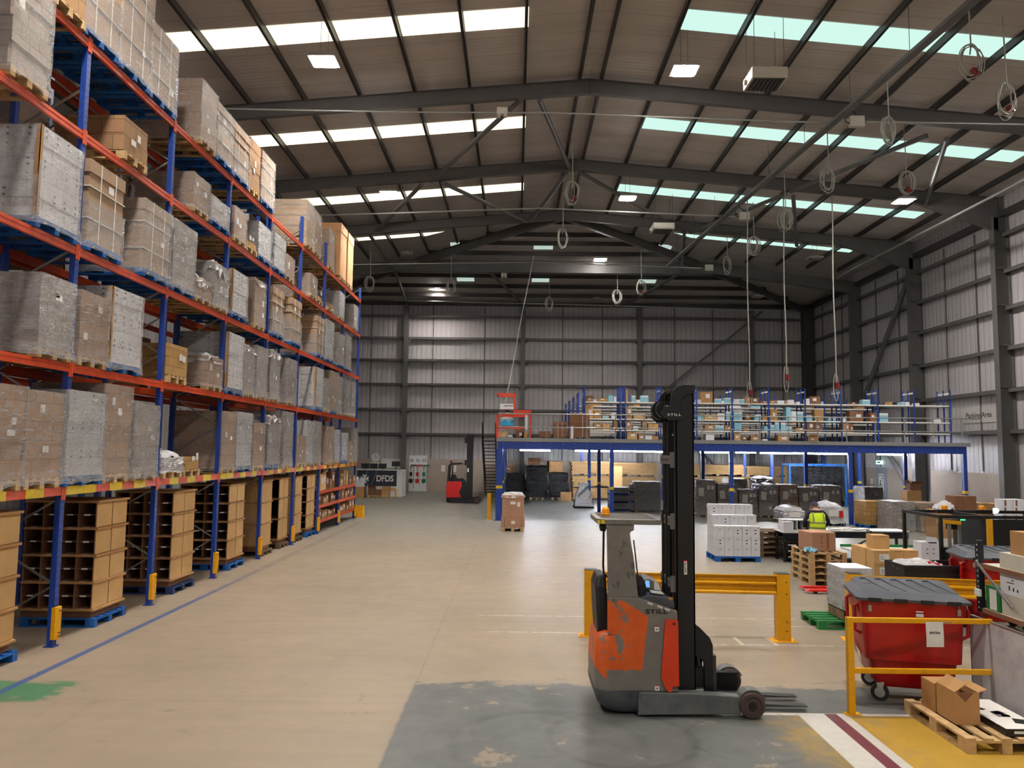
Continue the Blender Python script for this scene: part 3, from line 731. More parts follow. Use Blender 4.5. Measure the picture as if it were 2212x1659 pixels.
def load(kind, pal, x, y0, y1, z, h, label, group, rz=0.0, depth=1.2, cat='pallet load'):
    name, look = LOOK[kind]; w = y1 - y0
    t = thing(name, label, cat, (x, y0, z), rz, group)
    pm, pw = pallet_mesh(pal)
    p = put('pallet', pm, t, loc=(0, (w - pw) / 2, 0))
    w2 = max(.5, min(w, pw + .06)) if kind not in ('tall',) else w
    off = (w - w2) / 2; T = .145; h = max(.1, h - T); d = depth
    def add(mb, nm, mats, **k): return mb.build(nm, mats, t, loc=(0, off, T), **k)
    if kind in ('strap', 'tall'):
        mb = MB(); mt = M['st_tall'] if kind == 'tall' else M['st_big']; cap = h * .84; g = .018
        mb.rings([rect_ring(-d + .02, -.02, .02, w2 - .02, 0), rect_ring(-d + .02, -.02, .02, w2 - .02, cap), rect_ring(-d + .02 - g, -.02 + g, .02 - g, w2 - .02 + g, cap + .001), rect_ring(-d + .02 - g, -.02 + g, .02 - g, w2 - .02 + g, h)], 0, uv=[0, cap, cap, h])
        labels(mb, w2, d, h, 0, 1, 1)
        add(mb, 'carton', [mt, M['paper']])
        if kind == 'strap':
            mb = MB()
            for u in (.3, .72):
                mb.box(-.02 + g, w2 * u - .008, 0, .004, w2 * u + .008, h + .004); mb.box(-d, w2 * u - .008, h, .004, w2 * u + .008, h + .004)
            for z_ in (.27, .66): mb.box(-d + .03, -.002, h * z_, .004, w2 + .004, h * z_ + .014)
            add(mb, 'strapping', M['paper'])
            add(wrap_mb(w2, d, h * (1.0 if rnd.random() < .6 else .5), -.1), 'stretch_wrap', M['film'])
    elif kind == 'flat':
        add(stack_mb(w2, d, max(h, .07), .024, .02), 'cardboard', [M['st_flat']])
        add(crumple_mb(w2, d, .08, .18), 'loose_film', M['filmgrey'], smooth=True)
    else:
        mt, lay, film = {'plain': ('st_brown', .26, None), 'wrapbrown': ('st_brown', .26, 'film'), 'wrapgold': ('st_gold', .17, 'film'), 'wrapgrey': ('st_grey', .22, 'filmgrey'), 'wrapwhite': ('st_white', .27, 'filmgrey'),
                         'arrows': ('st_white', .27, 'film'), 'arrowswrap': ('st_white', .27, 'filmgrey'), 'draped': ('st_brown', .26, 'film'), 'drapedwhite': ('st_grey', .22, 'filmgrey'), 'drapedcap': ('st_grey', .22, 'filmgrey'),
                         'lowwrap': ('st_grey', .2, 'filmthick'), 'carton': ('st_gold', .28, None), 'cartonsmall': ('st_gold', .13, None), 'mixed': ('st_grey', .3, 'film'), 'dark': ('st_dark', .3, None)}[kind]
        dd = d if kind != 'carton' else .5
        mb = stack_mb(w2 if kind != 'carton' else w2 * .92, dd, h, lay, .035 if kind == 'mixed' else .012)
        if kind in ('arrows', 'arrowswrap'): arrows(mb, w2, d, h, 0, 1, 4, max(3, round(h / .22)))
        elif kind in ('dark',): labels(mb, w2, d, h, 0, 1, 7)
        else: labels(mb, w2, d, h, 0, 1, 2)
        add(mb, 'carton_stack', [M[mt], M['print'] if 'arrow' in kind else M['paper']])
        if kind == 'arrows':
            mb = MB()
            mb.box(-.05, -.012, .01, .012, -.002, h); mb.box(.002, -.012, .01, .012, .05, h); add(mb, 'corner_post', M['card'])
        if film: add(wrap_mb(w2, d, h, -.1 if kind != 'lowwrap' else -.04), 'stretch_wrap', M[film])
        if kind in ('draped', 'drapedwhite', 'drapedcap', 'lowwrap'):
            add(crumple_mb(w2, d, h + .02, .1 if kind != 'lowwrap' else .22, .3 if kind == 'drapedwhite' else .16), 'loose_film', M['filmthick'], smooth=True)
    return t

# ================================================================== pallet racking
UY = [8.354 + 2.961 * k for k in range(9)]
ZC = [2.218, 4.022, 5.783, 7.562, 9.015]
XF = -6.6
def rack(x0, label, detail):
    t = thing('pallet_rack', label, 'racking', (0, 0, 0))
    ux = (x0, x0 - 1.05)
    for k, y in enumerate(UY):
        for i, x in enumerate(ux):
            mb = MB(); mb.box(x - .085, y - .05, 0, x, y + .05, 9.95 if k < 8 else 9.6)
            mb.box(x - .12, y - .07, 0, x + .03, y + .07, .012)
            if i == 0 and detail:
                for q in range(int(9.6 / .1)): mb.box(x, y - .028, .25 + .1 * q, x + .0015, y - .018, .29 + .1 * q, 1); mb.box(x, y + .018, .25 + .1 * q, x + .0015, y + .028, .29 + .1 * q, 1)
            mb.build('upright', [M['blue'], M['black']], t)
        mb = MB(); z = .25; s = 0
        while z < 9.2:
            a, b = (ux[0] - .05, ux[1] - .03) if s else (ux[1] - .03, ux[0] - .05)
            mb.bar((a, y, z), (b, y, z + .62), .035, .025); s ^= 1; z += .62
        mb.build('frame_bracing', M['steel'], t)
    for k in range(8):
        ya, yb = UY[k] + .05, UY[k + 1] - .05
        for li, z in enumerate(ZC):
            for i, x in enumerate(ux):
                mb = MB(); xo = x + .004 if i == 0 else x - .09
                xi = xo - .05 if i == 0 else xo + .05
                mb.box(min(xo, xi), ya, z - .062, max(xo, xi), yb, z - .012); mb.box(min(xo, xi) + .006, ya, z - .012, max(xo, xi) - .006, yb, z + .012); mb.box(min(xo, xi), ya, z + .012, max(xo, xi), yb, z + .062)
                for yy in (ya, yb):
                    s = 1 if yy == ya else -1
                    mb.box(xo - .012 if i == 0 else xo, yy - s * .045, z - .13, xo + .008, yy, z + .1)
                if li == 0 and i == 0 and detail:
                    n = 7; L = (yb - ya - .04) / n
                    for q in range(n):
                        if q % 2 == 1 or (q == 0 and k % 2):
                            mb.box(xo - .052, ya + .02 + q * L, z - .0645, xo + .0035, ya + .02 + (q + 1) * L, z + .064, 1)
                mb.build('beam', [M['orange'], M['tapeyel']], t)
    if detail:
        for k, y in enumerate(UY):
            mb = MB(); x = XF
            P = [(x - .02, y - .075), (x + .035, y - .075), (x + .06, y - .04), (x + .06, y + .04), (x + .035, y + .075), (x - .02, y + .075)]
            mb.prism(P, 'z', .11, .56)
            for zz in (.14, .19, .5): mb.box(x + .058, y - .03, zz, x + .063, y + .045, zz + .014, 1)
            mb.build('post_protector', [M['yellow'], M['black']], t)
        for k in (6, 7):
            ya, yb = UY[k] + .05, UY[k + 1] - .05
            for z in (.385, .89, 1.37):
                mb = MB(); mb.box(XF - .05, ya, z - .055, XF + .004, yb, z + .05); mb.box(XF - .012, ya - .04, z - .1, XF + .01, ya + .02, z + .09); mb.box(XF - .012, yb - .02, z - .1, XF + .01, yb + .04, z + .09)
                mb.build('beam', [M['orange']], t)
                mb = MB(); mb.box(XF - .8, ya, z + .03, XF - .01, yb, z + .055); mb.build('shelf_board', M['woodold'], t)
    return t
rack(XF, 'tall blue and orange pallet racking facing the aisle', True)
rack(-7.95, 'second pallet racking row standing back to back behind the front one', False)
o = MB(); o.prism([(-6.62, 32.2), (-6.3, 32.2), (-6.25, 32.3), (-6.3, 32.42), (-6.62, 32.42)], 'z', 0, .5); o.box(-6.7, 32.15, 0, -6.2, 32.46, .02)
tag(o.build('rack_end_guard', [M['yellow']]), 'low yellow guard on the floor at the far rack end', 'guard')

LOADS = [
(0, 1, 9.42, 10.26, 1.38, 'wrapbrown', 'w'),
(0, 1, 10.28, 11.17, 1.35, 'wrapbrown', 'w'),
(1, 1, 11.23, 12.26, 1.42, 'arrowswrap', 'b'),
(1, 1, 12.28, 13.12, 1.6, 'wrapbrown', 'w'),
(1, 1, 13.14, 14.18, 1.34, 'wrapgrey', 'w'),
(2, 1, 14.38, 15.21, 0.39, 'lowwrap', 'w'),
(2, 1, 15.23, 16.06, 0.39, 'carton', 'w'),
(3, 1, 17.25, 18.08, 1.4, 'wrapbrown', 'w'),
(3, 1, 18.1, 19.13, 1.43, 'wrapwhite', 'b'),
(3, 1, 19.15, 20.1, 1.22, 'wrapbrown', 'w'),
(4, 1, 20.3, 21.33, 1.41, 'drapedcap', 'b'),
(4, 1, 21.75, 22.61, 1.62, 'wrapgrey', 'w'),
(5, 1, 23.23, 24.05, 0.96, 'wrapbrown', 'w'),
(5, 1, 24.07, 25.06, 1.45, 'wrapwhite', 'w'),
(5, 1, 25.08, 26.02, 1.46, 'wrapgrey', 'w'),
(6, 1, 26.77, 27.76, 1.35, 'wrapbrown', 'w'),
(6, 1, 27.83, 28.82, 1.27, 'wrapwhite', 'w'),
(7, 1, 29.18, 30.22, 1.18, 'wrapwhite', 'b'),
(7, 1, 30.24, 31.07, 0.88, 'wrapbrown', 'w'),
(7, 1, 31.11, 31.94, 1.4, 'wrapgrey', 'w'),
(0, 2, 10.38, 11.21, 1.17, 'wrapgrey', 'w'),
(1, 2, 11.41, 12.24, 1.14, 'wrapbrown', 'w'),
(1, 2, 12.26, 13.3, 1.38, 'arrows', 'b'),
(2, 2, 14.38, 15.21, 0.74, 'cartonsmall', 'w'),
(2, 2, 16.22, 17.05, 0.73, 'draped', 'w'),
(3, 2, 17.31, 18.34, 1.41, 'arrows', 'b'),
(3, 2, 18.36, 19.19, 1.24, 'drapedcap', 'w'),
(3, 2, 19.21, 20.1, 1.36, 'wrapgrey', 'w'),
(4, 2, 20.3, 21.13, 1.37, 'drapedcap', 'w'),
(4, 2, 21.93, 22.91, 1.36, 'wrapgrey', 'w'),
(5, 2, 24.94, 25.97, 1.43, 'arrows', 'b'),
(6, 2, 26.15, 26.97, 1.17, 'wrapgrey', 'w'),
(6, 2, 26.99, 28.13, 1.53, 'wrapbrown', 'b'),
(6, 2, 28.15, 28.98, 1.44, 'wrapgrey', 'w'),
(7, 2, 29.28, 30.36, 1.4, 'wrapgrey', 'w'),
(7, 2, 30.4, 31.23, 1.43, 'wrapgrey', 'w'),
(0, 3, 10.18, 11.21, 1.42, 'arrows', 'b'),
(1, 3, 11.41, 12.46, 1.41, 'strap', 'b'),
(1, 3, 13.14, 14.18, 1.37, 'strap', 'b'),
(2, 3, 14.34, 15.37, 1.38, 'wrapgrey', 'b'),
(2, 3, 15.39, 16.29, 0.5, 'draped', 'w'),
(2, 3, 16.31, 17.14, 1.01, 'drapedwhite', 'w'),
(3, 3, 17.34, 18.37, 1.12, 'arrows', 'b'),
(3, 3, 18.77, 19.87, 1.25, 'draped', 'w'),
(4, 3, 20.3, 21.33, 1.34, 'strap', 'b'),
(4, 3, 22.03, 23.06, 1.38, 'strap', 'b'),
(5, 3, 24.99, 26.02, 1.37, 'strap', 'b'),
(6, 3, 26.22, 27.25, 1.46, 'wrapwhite', 'b'),
(6, 3, 27.95, 28.98, 1.26, 'wrapgrey', 'b'),
(7, 3, 29.18, 30.21, 1.4, 'wrapgrey', 'b'),
(0, 4, 9.46, 10.29, 1.75, 'mixed', 'w'),
(1, 4, 12.34, 13.17, 0.73, 'plain', 'w'),
(2, 4, 15.13, 15.96, 0.8, 'wrapbrown', 'w'),
(2, 4, 15.98, 17.01, 0.63, 'wrapgrey', 'b'),
(3, 4, 17.34, 18.16, 0.82, 'wrapbrown', 'w'),
(3, 4, 18.18, 19.01, 0.28, 'carton', 'w'),
(3, 4, 19.03, 20.06, 0.96, 'wrapwhite', 'b'),
(4, 4, 20.3, 21.33, 1.04, 'wrapwhite', 'b'),
(4, 4, 21.35, 22.18, 0.73, 'wrapbrown', 'w'),
(5, 4, 23.96, 24.79, 0.77, 'wrapbrown', 'w'),
(5, 4, 24.84, 25.67, 0.26, 'carton', 'w'),
(6, 4, 26.22, 27.05, 0.09, 'flat', 'w'),
(6, 4, 27.88, 28.96, 1.04, 'wrapwhite', 'w'),
(7, 4, 30.13, 31.77, 1.02, 'wrapgrey', 'w'),
(0, 5, 10.17, 11.17, 1.75, 'plain', 'w'),
(1, 5, 11.04, 12.08, 1.75, 'strap', 'b'),
(1, 5, 12.1, 13.13, 1.78, 'strap', 'b'),
(1, 5, 13.15, 14.18, 1.4, 'strap', 'b'),
(2, 5, 15.25, 16.09, 1.36, 'wrapbrown', 'w'),
(2, 5, 16.11, 17.14, 1.28, 'strap', 'b'),
(3, 5, 17.15, 18.18, 1.29, 'strap', 'b'),
(3, 5, 18.2, 19.02, 1.36, 'plain', 'w'),
(3, 5, 19.04, 20.1, 1.36, 'strap', 'b'),
(5, 5, 23.26, 24.12, 1.46, 'wrapgold', 'w'),
(5, 5, 24.18, 25.07, 1.45, 'wrapgold', 'w'),
(6, 5, 26.22, 27.05, 1.43, 'wrapgold', 'w'),
(6, 5, 27.91, 28.98, 2.11, 'tall', 'w'),
(7, 5, 29.18, 30.19, 2.11, 'tall', 'w'),
]
LEV = ['', 'lowest', 'second', 'third', 'fourth', 'top']
cnt = {}
for b, l, y0, y1, h, kind, pal in LOADS:
    cnt[(b, l)] = cnt.get((b, l), 0) + 1
    label = '%s on %s rack level, %s bay from near end, %s load along' % (LOOK[kind][1], LEV[l], ORD[b], ORD[cnt[(b, l)] - 1])
    load(kind, pal, -6.54 + rnd.uniform(-.02, .02), y0, y1, ZC[l - 1] + .063, h, label, 'pallet loads on the racking')
# back row, only where the gaps of the front row show it
for b, l, y0, y1, h, kind in ((2, 1, 14.6, 15.8, 1.45, 'dark'), (2, 1, 15.85, 17.05, 1.4, 'dark'), (2, 2, 14.4, 15.5, 1.25, 'wrapgrey'), (1, 4, 11.6, 12.6, 1.3, 'wrapbrown'), (0, 3, 9.0, 9.9, 1.3, 'wrapgrey'), (4, 4, 20.9, 21.8, 1.1, 'plain'), (4, 5, 21.2, 22.2, 1.25, 'wrapgold'),
                           (5, 4, 23.4, 24.4, 1.2, 'wrapbrown'), (1, 3, 12.4, 13.3, 1.2, 'dark'), (2, 4, 14.4, 15.4, 1.0, 'wrapbrown'), (5, 3, 23.4, 24.4, 1.25, 'plain'), (5, 2, 23.3, 24.4, 1.2, 'dark'), (2, 2, 15.6, 16.6, 1.1, 'dark'), (3, 5, 17.4, 18.4, 1.0, 'wrapgrey'), (4, 1, 20.9, 21.9, 1.4, 'dark')):
    cnt[('k', b, l)] = cnt.get(('k', b, l), 0) + 1
    label = '%s in shade behind the front row, %s level, %s bay, %s load' % (LOOK[kind][1], LEV[l], ORD[b], ORD[cnt[('k', b, l)] - 1])
    load(kind, 'o', -7.93, y0, y1, ZC[l - 1] + .063, h, label, 'pallet loads in the back rack row')

# ---- floor bays: pigeonhole towers of cardboard on pallets
def tower(y0, y1, pal, tiers, cols, openface, label, plainface=False):
    w = y1 - y0; d = 1.15
    t = thing('pigeonhole_tower', label, 'storage unit', (-6.72, y0, 0), 0, 'cardboard pigeonhole towers under the racking')
    pm, pw = pallet_mesh(pal); put('pallet', pm, t, loc=(.06, (w - pw) / 2, 0))
    mb = MB(); mb.box(-d, .02, .145, -.03, w - .02, .27); mb.build('plinth', M['carddark'], t)
    z0, z1 = .27, 1.98; H = (z1 - z0) / tiers
    for k in range(tiers):
        a = z0 + k * H
        mb = MB()
        if plainface:
            mb.box(-.014, 0, a, 0, w, a + H - .002); mb.box(-d, 0, a, -.016, .012, a + H - .002)
        else:
            mb.box(-.014, 0, a + .02, 0, w / 2 - .012, a + H - .01); mb.box(-.014, w / 2 + .012, a + .02, 0, w, a + H - .01)
        mb.box(-.02, w / 2 - .012, a, -.008, w / 2 + .012, a + H, 1)
        mb.build('front_panel', [M['cardpale'], M['carddark']], t)
        mb = MB()
        if not plainface:
            for c in range(cols + 1):
                x = -d + (d - .02) * c / cols; mb.box(x - .012, .01, a, x + .012, w - .01, a + H)
            mb.box(-d, 0, a - .02, -.014, w - .01, a + .025)
            if openface == 2: mb.box(-d, .012, a + H / 2 - .006, -.014, w - .01, a + H / 2 + .006)
            mb.box(-d, w - .02, a, -.02, w - .01, a + H, 1)
            for c in range(cols):
                x = -d + (d - .02) * (c + .5) / cols
                mb.box(x - .05, -.003, a - .012, x + .05, -.001, a + .016, 2)
                if openface == 2: mb.box(x - .05, .008, a + H / 2 - .012, x + .05, .011, a + H / 2 + .012, 2)
            mb.build('divider', [M['carddark'], M['cardin'], M['paper']], t)
    mb = MB()
    for k in range(1, tiers + 1):
        a = z0 + k * H; mb.box(-d - .01, -.02, a - .022, .035, w + .02, a + .012)
    mb.box(-d, -.02, z0 - .02, .035, w + .02, z0 + .012)
    mb.build('tier_edge', M['card'], t)
towers = [(9.62, 10.56, 'b', 4, 4, 2, False), (12.5, 13.45, 'b', 4, 4, 2, False), (15.28, 16.3, 'n', 4, 4, 2, False), (18.25, 19.27, 'b', 4, 4, 2, False), (20.62, 21.45, 'o', 3, 2, 1, True), (22.12, 22.98, 'o', 3, 2, 1, False), (23.71, 24.45, 'o', 3, 2, 1, True), (25.05, 26.0, 'b', 4, 3, 2, False)]
tl = ['cardboard pigeonhole tower cut by the frame edge, nearest on floor', 'cardboard pigeonhole tower behind the first visible yellow post guard', 'cardboard pigeonhole tower on dark blue pallet, third from near', 'cardboard pigeonhole tower on bright blue pallet, fourth from near',
      'closed brown cardboard tower, fifth along the floor', 'open shelved cardboard tower on weathered pallet, sixth along the floor', 'closed pale cardboard tower, seventh along the floor', 'narrow pigeonhole tower beside the low shelves, last along the floor']
for (y0, y1, p, n, c, of, pf), l in zip(towers, tl): tower(y0, y1, p, n, c, of, l, pf)

# ---- generic carton used on shelves and floor
CT = {}
def carton(w, d, h, look, x, y, z, label, group=None, rz=0.0, name='carton', open_=False, lab=True, cat='box', parent=None):
    """w along X, d along Y (front face looks to -Y), base centre at x, y, z"""
    mt = {'brown': 'card', 'dark': 'carddark', 'tan': 'cardpale', 'blue': 'lightblue', 'white': 'whitecard'}[look]
    mb = MB(); mb2 = None
    if open_:
        e = .006
        for a in ((-w / 2, -d / 2, w / 2, -d / 2 + e), (-w / 2, d / 2 - e, w / 2, d / 2), (-w / 2, -d / 2 + e, -w / 2 + e, d / 2 - e), (w / 2 - e, -d / 2 + e, w / 2, d / 2 - e)): mb.box(a[0], a[1], 0, a[2], a[3], h)
        mb.box(-w / 2 + e, -d / 2 + e, 0, w / 2 - e, d / 2 - e, .01, 3)
        f = min(w, d) * .45
        mb.bx((0, -d / 2 - f * .42, h + f * .22), (w * .98, f, .005), rx=-.5 + rnd.uniform(-.4, .3)); mb.bx((-w / 2 - f * .3, 0, h + f * .36), (f, d * .96, .005), ry=.9); mb.bx((w / 2 + f * .4, 0, h + f * .1), (f, d * .96, .005), ry=.25)
    else:
        mb.box(-w / 2, -d / 2, 0, w / 2, d / 2, h)
        if look in ('brown', 'dark', 'tan'):
            mb.box(-.024, -d / 2 - .0008, h - min(.07, h * .3), .024, d / 2 + .0008, h + .0008, 2)
    if lab:
        lw, lh = w * rnd.uniform(.32, .46), h * rnd.uniform(.28, .4); lx = rnd.uniform(-.12, .18) * w; lz = h * rnd.uniform(.3, .5)
        col = 1
        if look == 'blue': lw, lh, lx, lz = w * .96, h * .25, 0, h * .74
        if look != 'white': mb.quad((lx - lw / 2, -d / 2 - .0015, lz), (lx + lw / 2, -d / 2 - .0015, lz), (lx + lw / 2, -d / 2 - .0015, lz + lh), (lx - lw / 2, -d / 2 - .0015, lz + lh), 1)
    o = mb.build(name, [M[mt], M['whitecard'], M['tape'], M['cardin']], parent, loc=(x, y, z), rz=rz)
    if parent is None: tag(o, label, cat, group)
    return o
for k, nm in ((6, 'first'), (7, 'second')):
    ya = UY[k] + .15
    for z, ln in ((.44, 'bottom'), (.945, 'middle'), (1.425, 'top')):
        y = ya; i = 0
        while y < UY[k + 1] - .35 and i < 6:
            dd = rnd.uniform(.28, .5); hh = rnd.uniform(.18, .36) if z < 1.3 else rnd.uniform(.25, .6)
            carton(dd, rnd.uniform(.4, .6), hh, rnd.choice(['brown', 'brown', 'tan', 'dark']), XF - .3, y + dd / 2, z, '%s small carton on %s low shelf, %s shelf bay at far rack end' % (ORD[i], ln, nm), 'small cartons on the low rack shelves', rz=PI / 2, open_=rnd.random() < .3)
            y += dd + rnd.uniform(.03, .12); i += 1
# ================================================================== mezzanine
_p, _y, _r = .0845, -.0058, .0117
_F = Vector((math.sin(_y) * math.cos(_p), math.cos(_y) * math.cos(_p), math.sin(_p)))
_R = Vector((math.cos(_y), -math.sin(_y), 0)); _U = _R.cross(_F)
_R, _U = _R * math.cos(_r) + _U * math.sin(_r), -_R * math.sin(_r) + _U * math.cos(_r)
def ray(a, b): return _F + _R * ((a - 1106) / FPX) - _U * ((b - 829.5) / FPX)
def W(a, b, Y):                      # survey: the point seen at (a, b) lying at depth Y
    d = ray(a, b); t = Y / d.y; return d.x * t, CAMH + d.z * t
def G(a, b, z=0.0):                  # survey: the point of height z seen at (a, b)
    d = ray(a, b); t = (z - CAMH) / d.z; return d.x * t, d.y * t
TUBE = emit('fluorescent_tube', (238, 244, 255), 230)
MY, MX0, MX1, DZ = 31.8, -.8, 18.55, 3.37
mz = thing('mezzanine', 'grey decked mezzanine platform on slim blue posts, with handrail', 'mezzanine', (0, 0, 0))
mb = MB(); mb.box(MX0, MY, DZ - .15, MX1 + .1, YB - .6, DZ); mb.build('deck', mat('deck_edge_grey', (140, 140, 140), .5, var=.05), mz)
mb = MB(); mb.box(MX0 + .05, MY + .03, 2.92, MX1 - .05, MY + .09, DZ - .151)
for k in range(40):
    for zz in (2.99, 3.15): mb.cyl((MX0 + .3 + .49 * k, MY + .03, zz), (MX0 + .3 + .49 * k, MY + .022, zz), .013, 6, 1)
mb.build('edge_beam', [M['blue'], M['steel']], mz)
mb = MB(); mb.box(MX0 + .05, MY + .1, 2.92, MX0 + .11, YB - .7, DZ - .151); mb.build('edge_beam', [M['blue']], mz)
for y in (36.7, 41.6, 46.5):
    mb = MB(); mb.box(MX0 + .12, y - .05, 2.98, MX1 - .1, y + .05, DZ - .151); mb.build('cross_beam', [M['blue']], mz)
PX = [-.66, 3.95, 8.85, 13.72, 18.4]
for j, y in enumerate((MY + .06, 36.7, 41.6, 46.5)):
    for i, x in enumerate(PX):
        mb = MB(); r = .075 if i else .13
        mb.box(x - r, y - r, .012, x + r, y + r, 2.919 if j == 0 else 2.979); mb.box(x - .2, y - .2, 0, x + .2, y + .2, .012)
        mb.box(x - r - .004, y - r - .004, 1.3, x + r + .004, y + r + .004, 1.42, 1)
        mb.build('post', [M['blue'], M['tapeyel']], mz)
n = 16
for k in range(n + 1):
    x = MX0 + .15 + (MX1 - MX0 - .3) * k / n
    mb = MB(); mb.cyl((x, MY + .12, DZ), (x, MY + .12, DZ + 1.0), .024, 8); mb.cyl((x, MY + .12, DZ), (x, MY + .12, DZ + .03), .05, 8)
    mb.lathe([(.02, -.04), (.036, -.02), (.036, .02), (.02, .04)], (x, MY + .12, DZ + .45), 8); mb.lathe([(.02, -.04), (.036, -.02), (.036, .02), (.02, .04)], (x, MY + .12, DZ + 1.0), 8)
    mb.build('rail_post', [M['steel']], mz, smooth=True)
for z in (DZ + .45, DZ + 1.0):
    mb = MB(); mb.cyl((MX0 + .05, MY + .12, z), (XR - .8, MY + .12, z), .024, 8); mb.build('handrail', [M['steel']], mz, smooth=True)
mb = MB(); a = W(1137, 905, MY); mb.cyl((a[0], MY + .07, DZ + .35), (a[0], MY + .07, DZ + .95), .05, 10); a = W(1236, 930, MY); mb.box(a[0] - .05, MY + .02, DZ, a[0] + .05, MY + .09, DZ + .5); mb.build('rail_sleeve', [M['whitecard']], mz)
TL = [(1156, 37.5, 1.5), (1271, 43, 1.5), (1303, 46, 1.2), (1338, 44, 1.2), (1358, 47.5, 1.2), (1405, 38, 1.5), (1545, 37.6, 1.5), (1611, 45, 1.2), (1675, 37.2, 1.5), (1727, 40.5, 1.5), (1793, 38.5, 2.), (1927, 38, 1.5), (1700, 34, .0)]
for i, (px, y, L) in enumerate(TL):
    if L == 0: continue
    x = W(px, 972, y)[0]
    t = thing('tube_light', 'lit fluorescent tube under the mezzanine, %s along from the stairs' % ORD[i], 'light', (x, y, 2.86), 0, 'tube lights under the mezzanine')
    mb = MB(); mb.box(-L / 2, -.04, .04, L / 2, .04, .075); mb.bar((-L / 2 + .1, 0, .075), (-L / 2 + .1, 0, .36), .01, .01); mb.bar((L / 2 - .1, 0, .075), (L / 2 - .1, 0, .36), .01, .01); mb.build('batten', M['white'], t)
    mb = MB(); mb.cyl((-L / 2 + .02, 0, .0), (L / 2 - .02, 0, .0), .034, 10); mb.build('tube', TUBE, t)

# stairs at the left end
st = thing('staircase', 'black open-tread staircase at the left end of the mezzanine', 'stairs', (0, 0, 0))
xs0, xs1 = -1.9, -1.15; ys0, ys1 = 49.4, 43.6; N = 17
for k in range(N):
    u = (k + .5) / N; mb = MB(); y = ys0 + (ys1 - ys0) * u; z = DZ * (k + 1) / N
    mb.box(xs0 + .03, y - .13, z - .05, xs1 - .03, y + .13, z); mb.build('tread', [M['black']], st)
for x in (xs0, xs1):
    mb = MB(); mb.bar((x, ys0 + .2, .02), (x, ys1, DZ), .04, .26); mb.build('stringer', [M['black']], st)
mb = MB()
for x in (xs0, xs1 - .0):
    mb.tube([(x, ys0, 1.0), (x, ys1, DZ + 1.0), (x, ys1 - .6, DZ + 1.0)], .024, 6); mb.tube([(x, ys0, .5), (x, ys1, DZ + .5), (x, ys1 - .6, DZ + .5)], .02, 6)
    for u in (0, .33, .66, 1): mb.cyl((x, ys0 + (ys1 - ys0) * u, DZ * u), (x, ys0 + (ys1 - ys0) * u, DZ * u + 1.0), .024, 6)
mb.build('banister', [M['black']], st)
mb = MB(); mb.box(xs0, ys1 - .8, DZ - .06, MX0 - .01, ys1 - .14, DZ); mb.build('landing', [M['black']], st)

# ---- shelving on the deck
SY = 33.6; SH = [DZ, 3.80, 4.285, 5.02]
SHN = ['deck level below shelves', 'third shelf', 'second shelf', 'top shelf']
upx = [1263, 1340, 1351, 1427, 1505, 1582, 1661, 1740, 1818, 1897, 1976, 2054]
UX = [W(p, 920, SY)[0] for p in upx]
def shelving(y, xs, label, top, first=False):
    t = thing('shelving_row', label, 'shelving', (0, 0, 0), 0, 'shelving rows on the mezzanine')
    for i, x in enumerate(xs):
        for j, yy in enumerate((y, y + .5, y + 1.0) if (first or i == 0) else (y, y + 1.0)):
            mb = MB(); mb.box(x - .025, yy - .02, DZ + .001, x + .025, yy + .02, top); mb.build('upright', [M['blue']], t)
        if first and i > 2:
            mb = MB(); mb.bar((x, y, top - .16), (x, y + 1.0, top - .16), .012, .07); mb.build('label_strip', [M['paper']], t)
    if True:
        mb = MB(); x = xs[0] - .03
        for k in range(5): mb.box(x - .004, y + .03 + .19 * k, DZ + .3, x, y + .2 + .19 * k, top - .05)
        mb.quad((x - .006, y + .4, top - .5), (x - .006, y + .6, top - .5), (x - .006, y + .6, top - .25), (x - .006, y + .4, top - .25), 1)
        mb.build('end_panel', [M['blue'], M['paper']], t)
    for z in SH[1:]:
        mb = MB(); mb.box(xs[0], y + .022, z - .05, xs[-1], y + .985, z); mb.build('shelf_board', [M['paper']], t)
    return t
shelving(SY, UX, 'front row of blue and white shelving along the mezzanine edge', 5.7, True)
for k, (y, nm) in enumerate(((36.9, 'second'), (39.9, 'third'), (42.9, 'fourth'), (45.9, 'fifth'))):
    shelving(y, [UX[0] + 2.35 * q for q in range(7)], '%s shelving row on the mezzanine, counted from its front edge' % nm, 5.65)
A, B_, C_ = (1480, 830, 7.373), (1812, 800, 5.53), (1200, 820, 7.373)
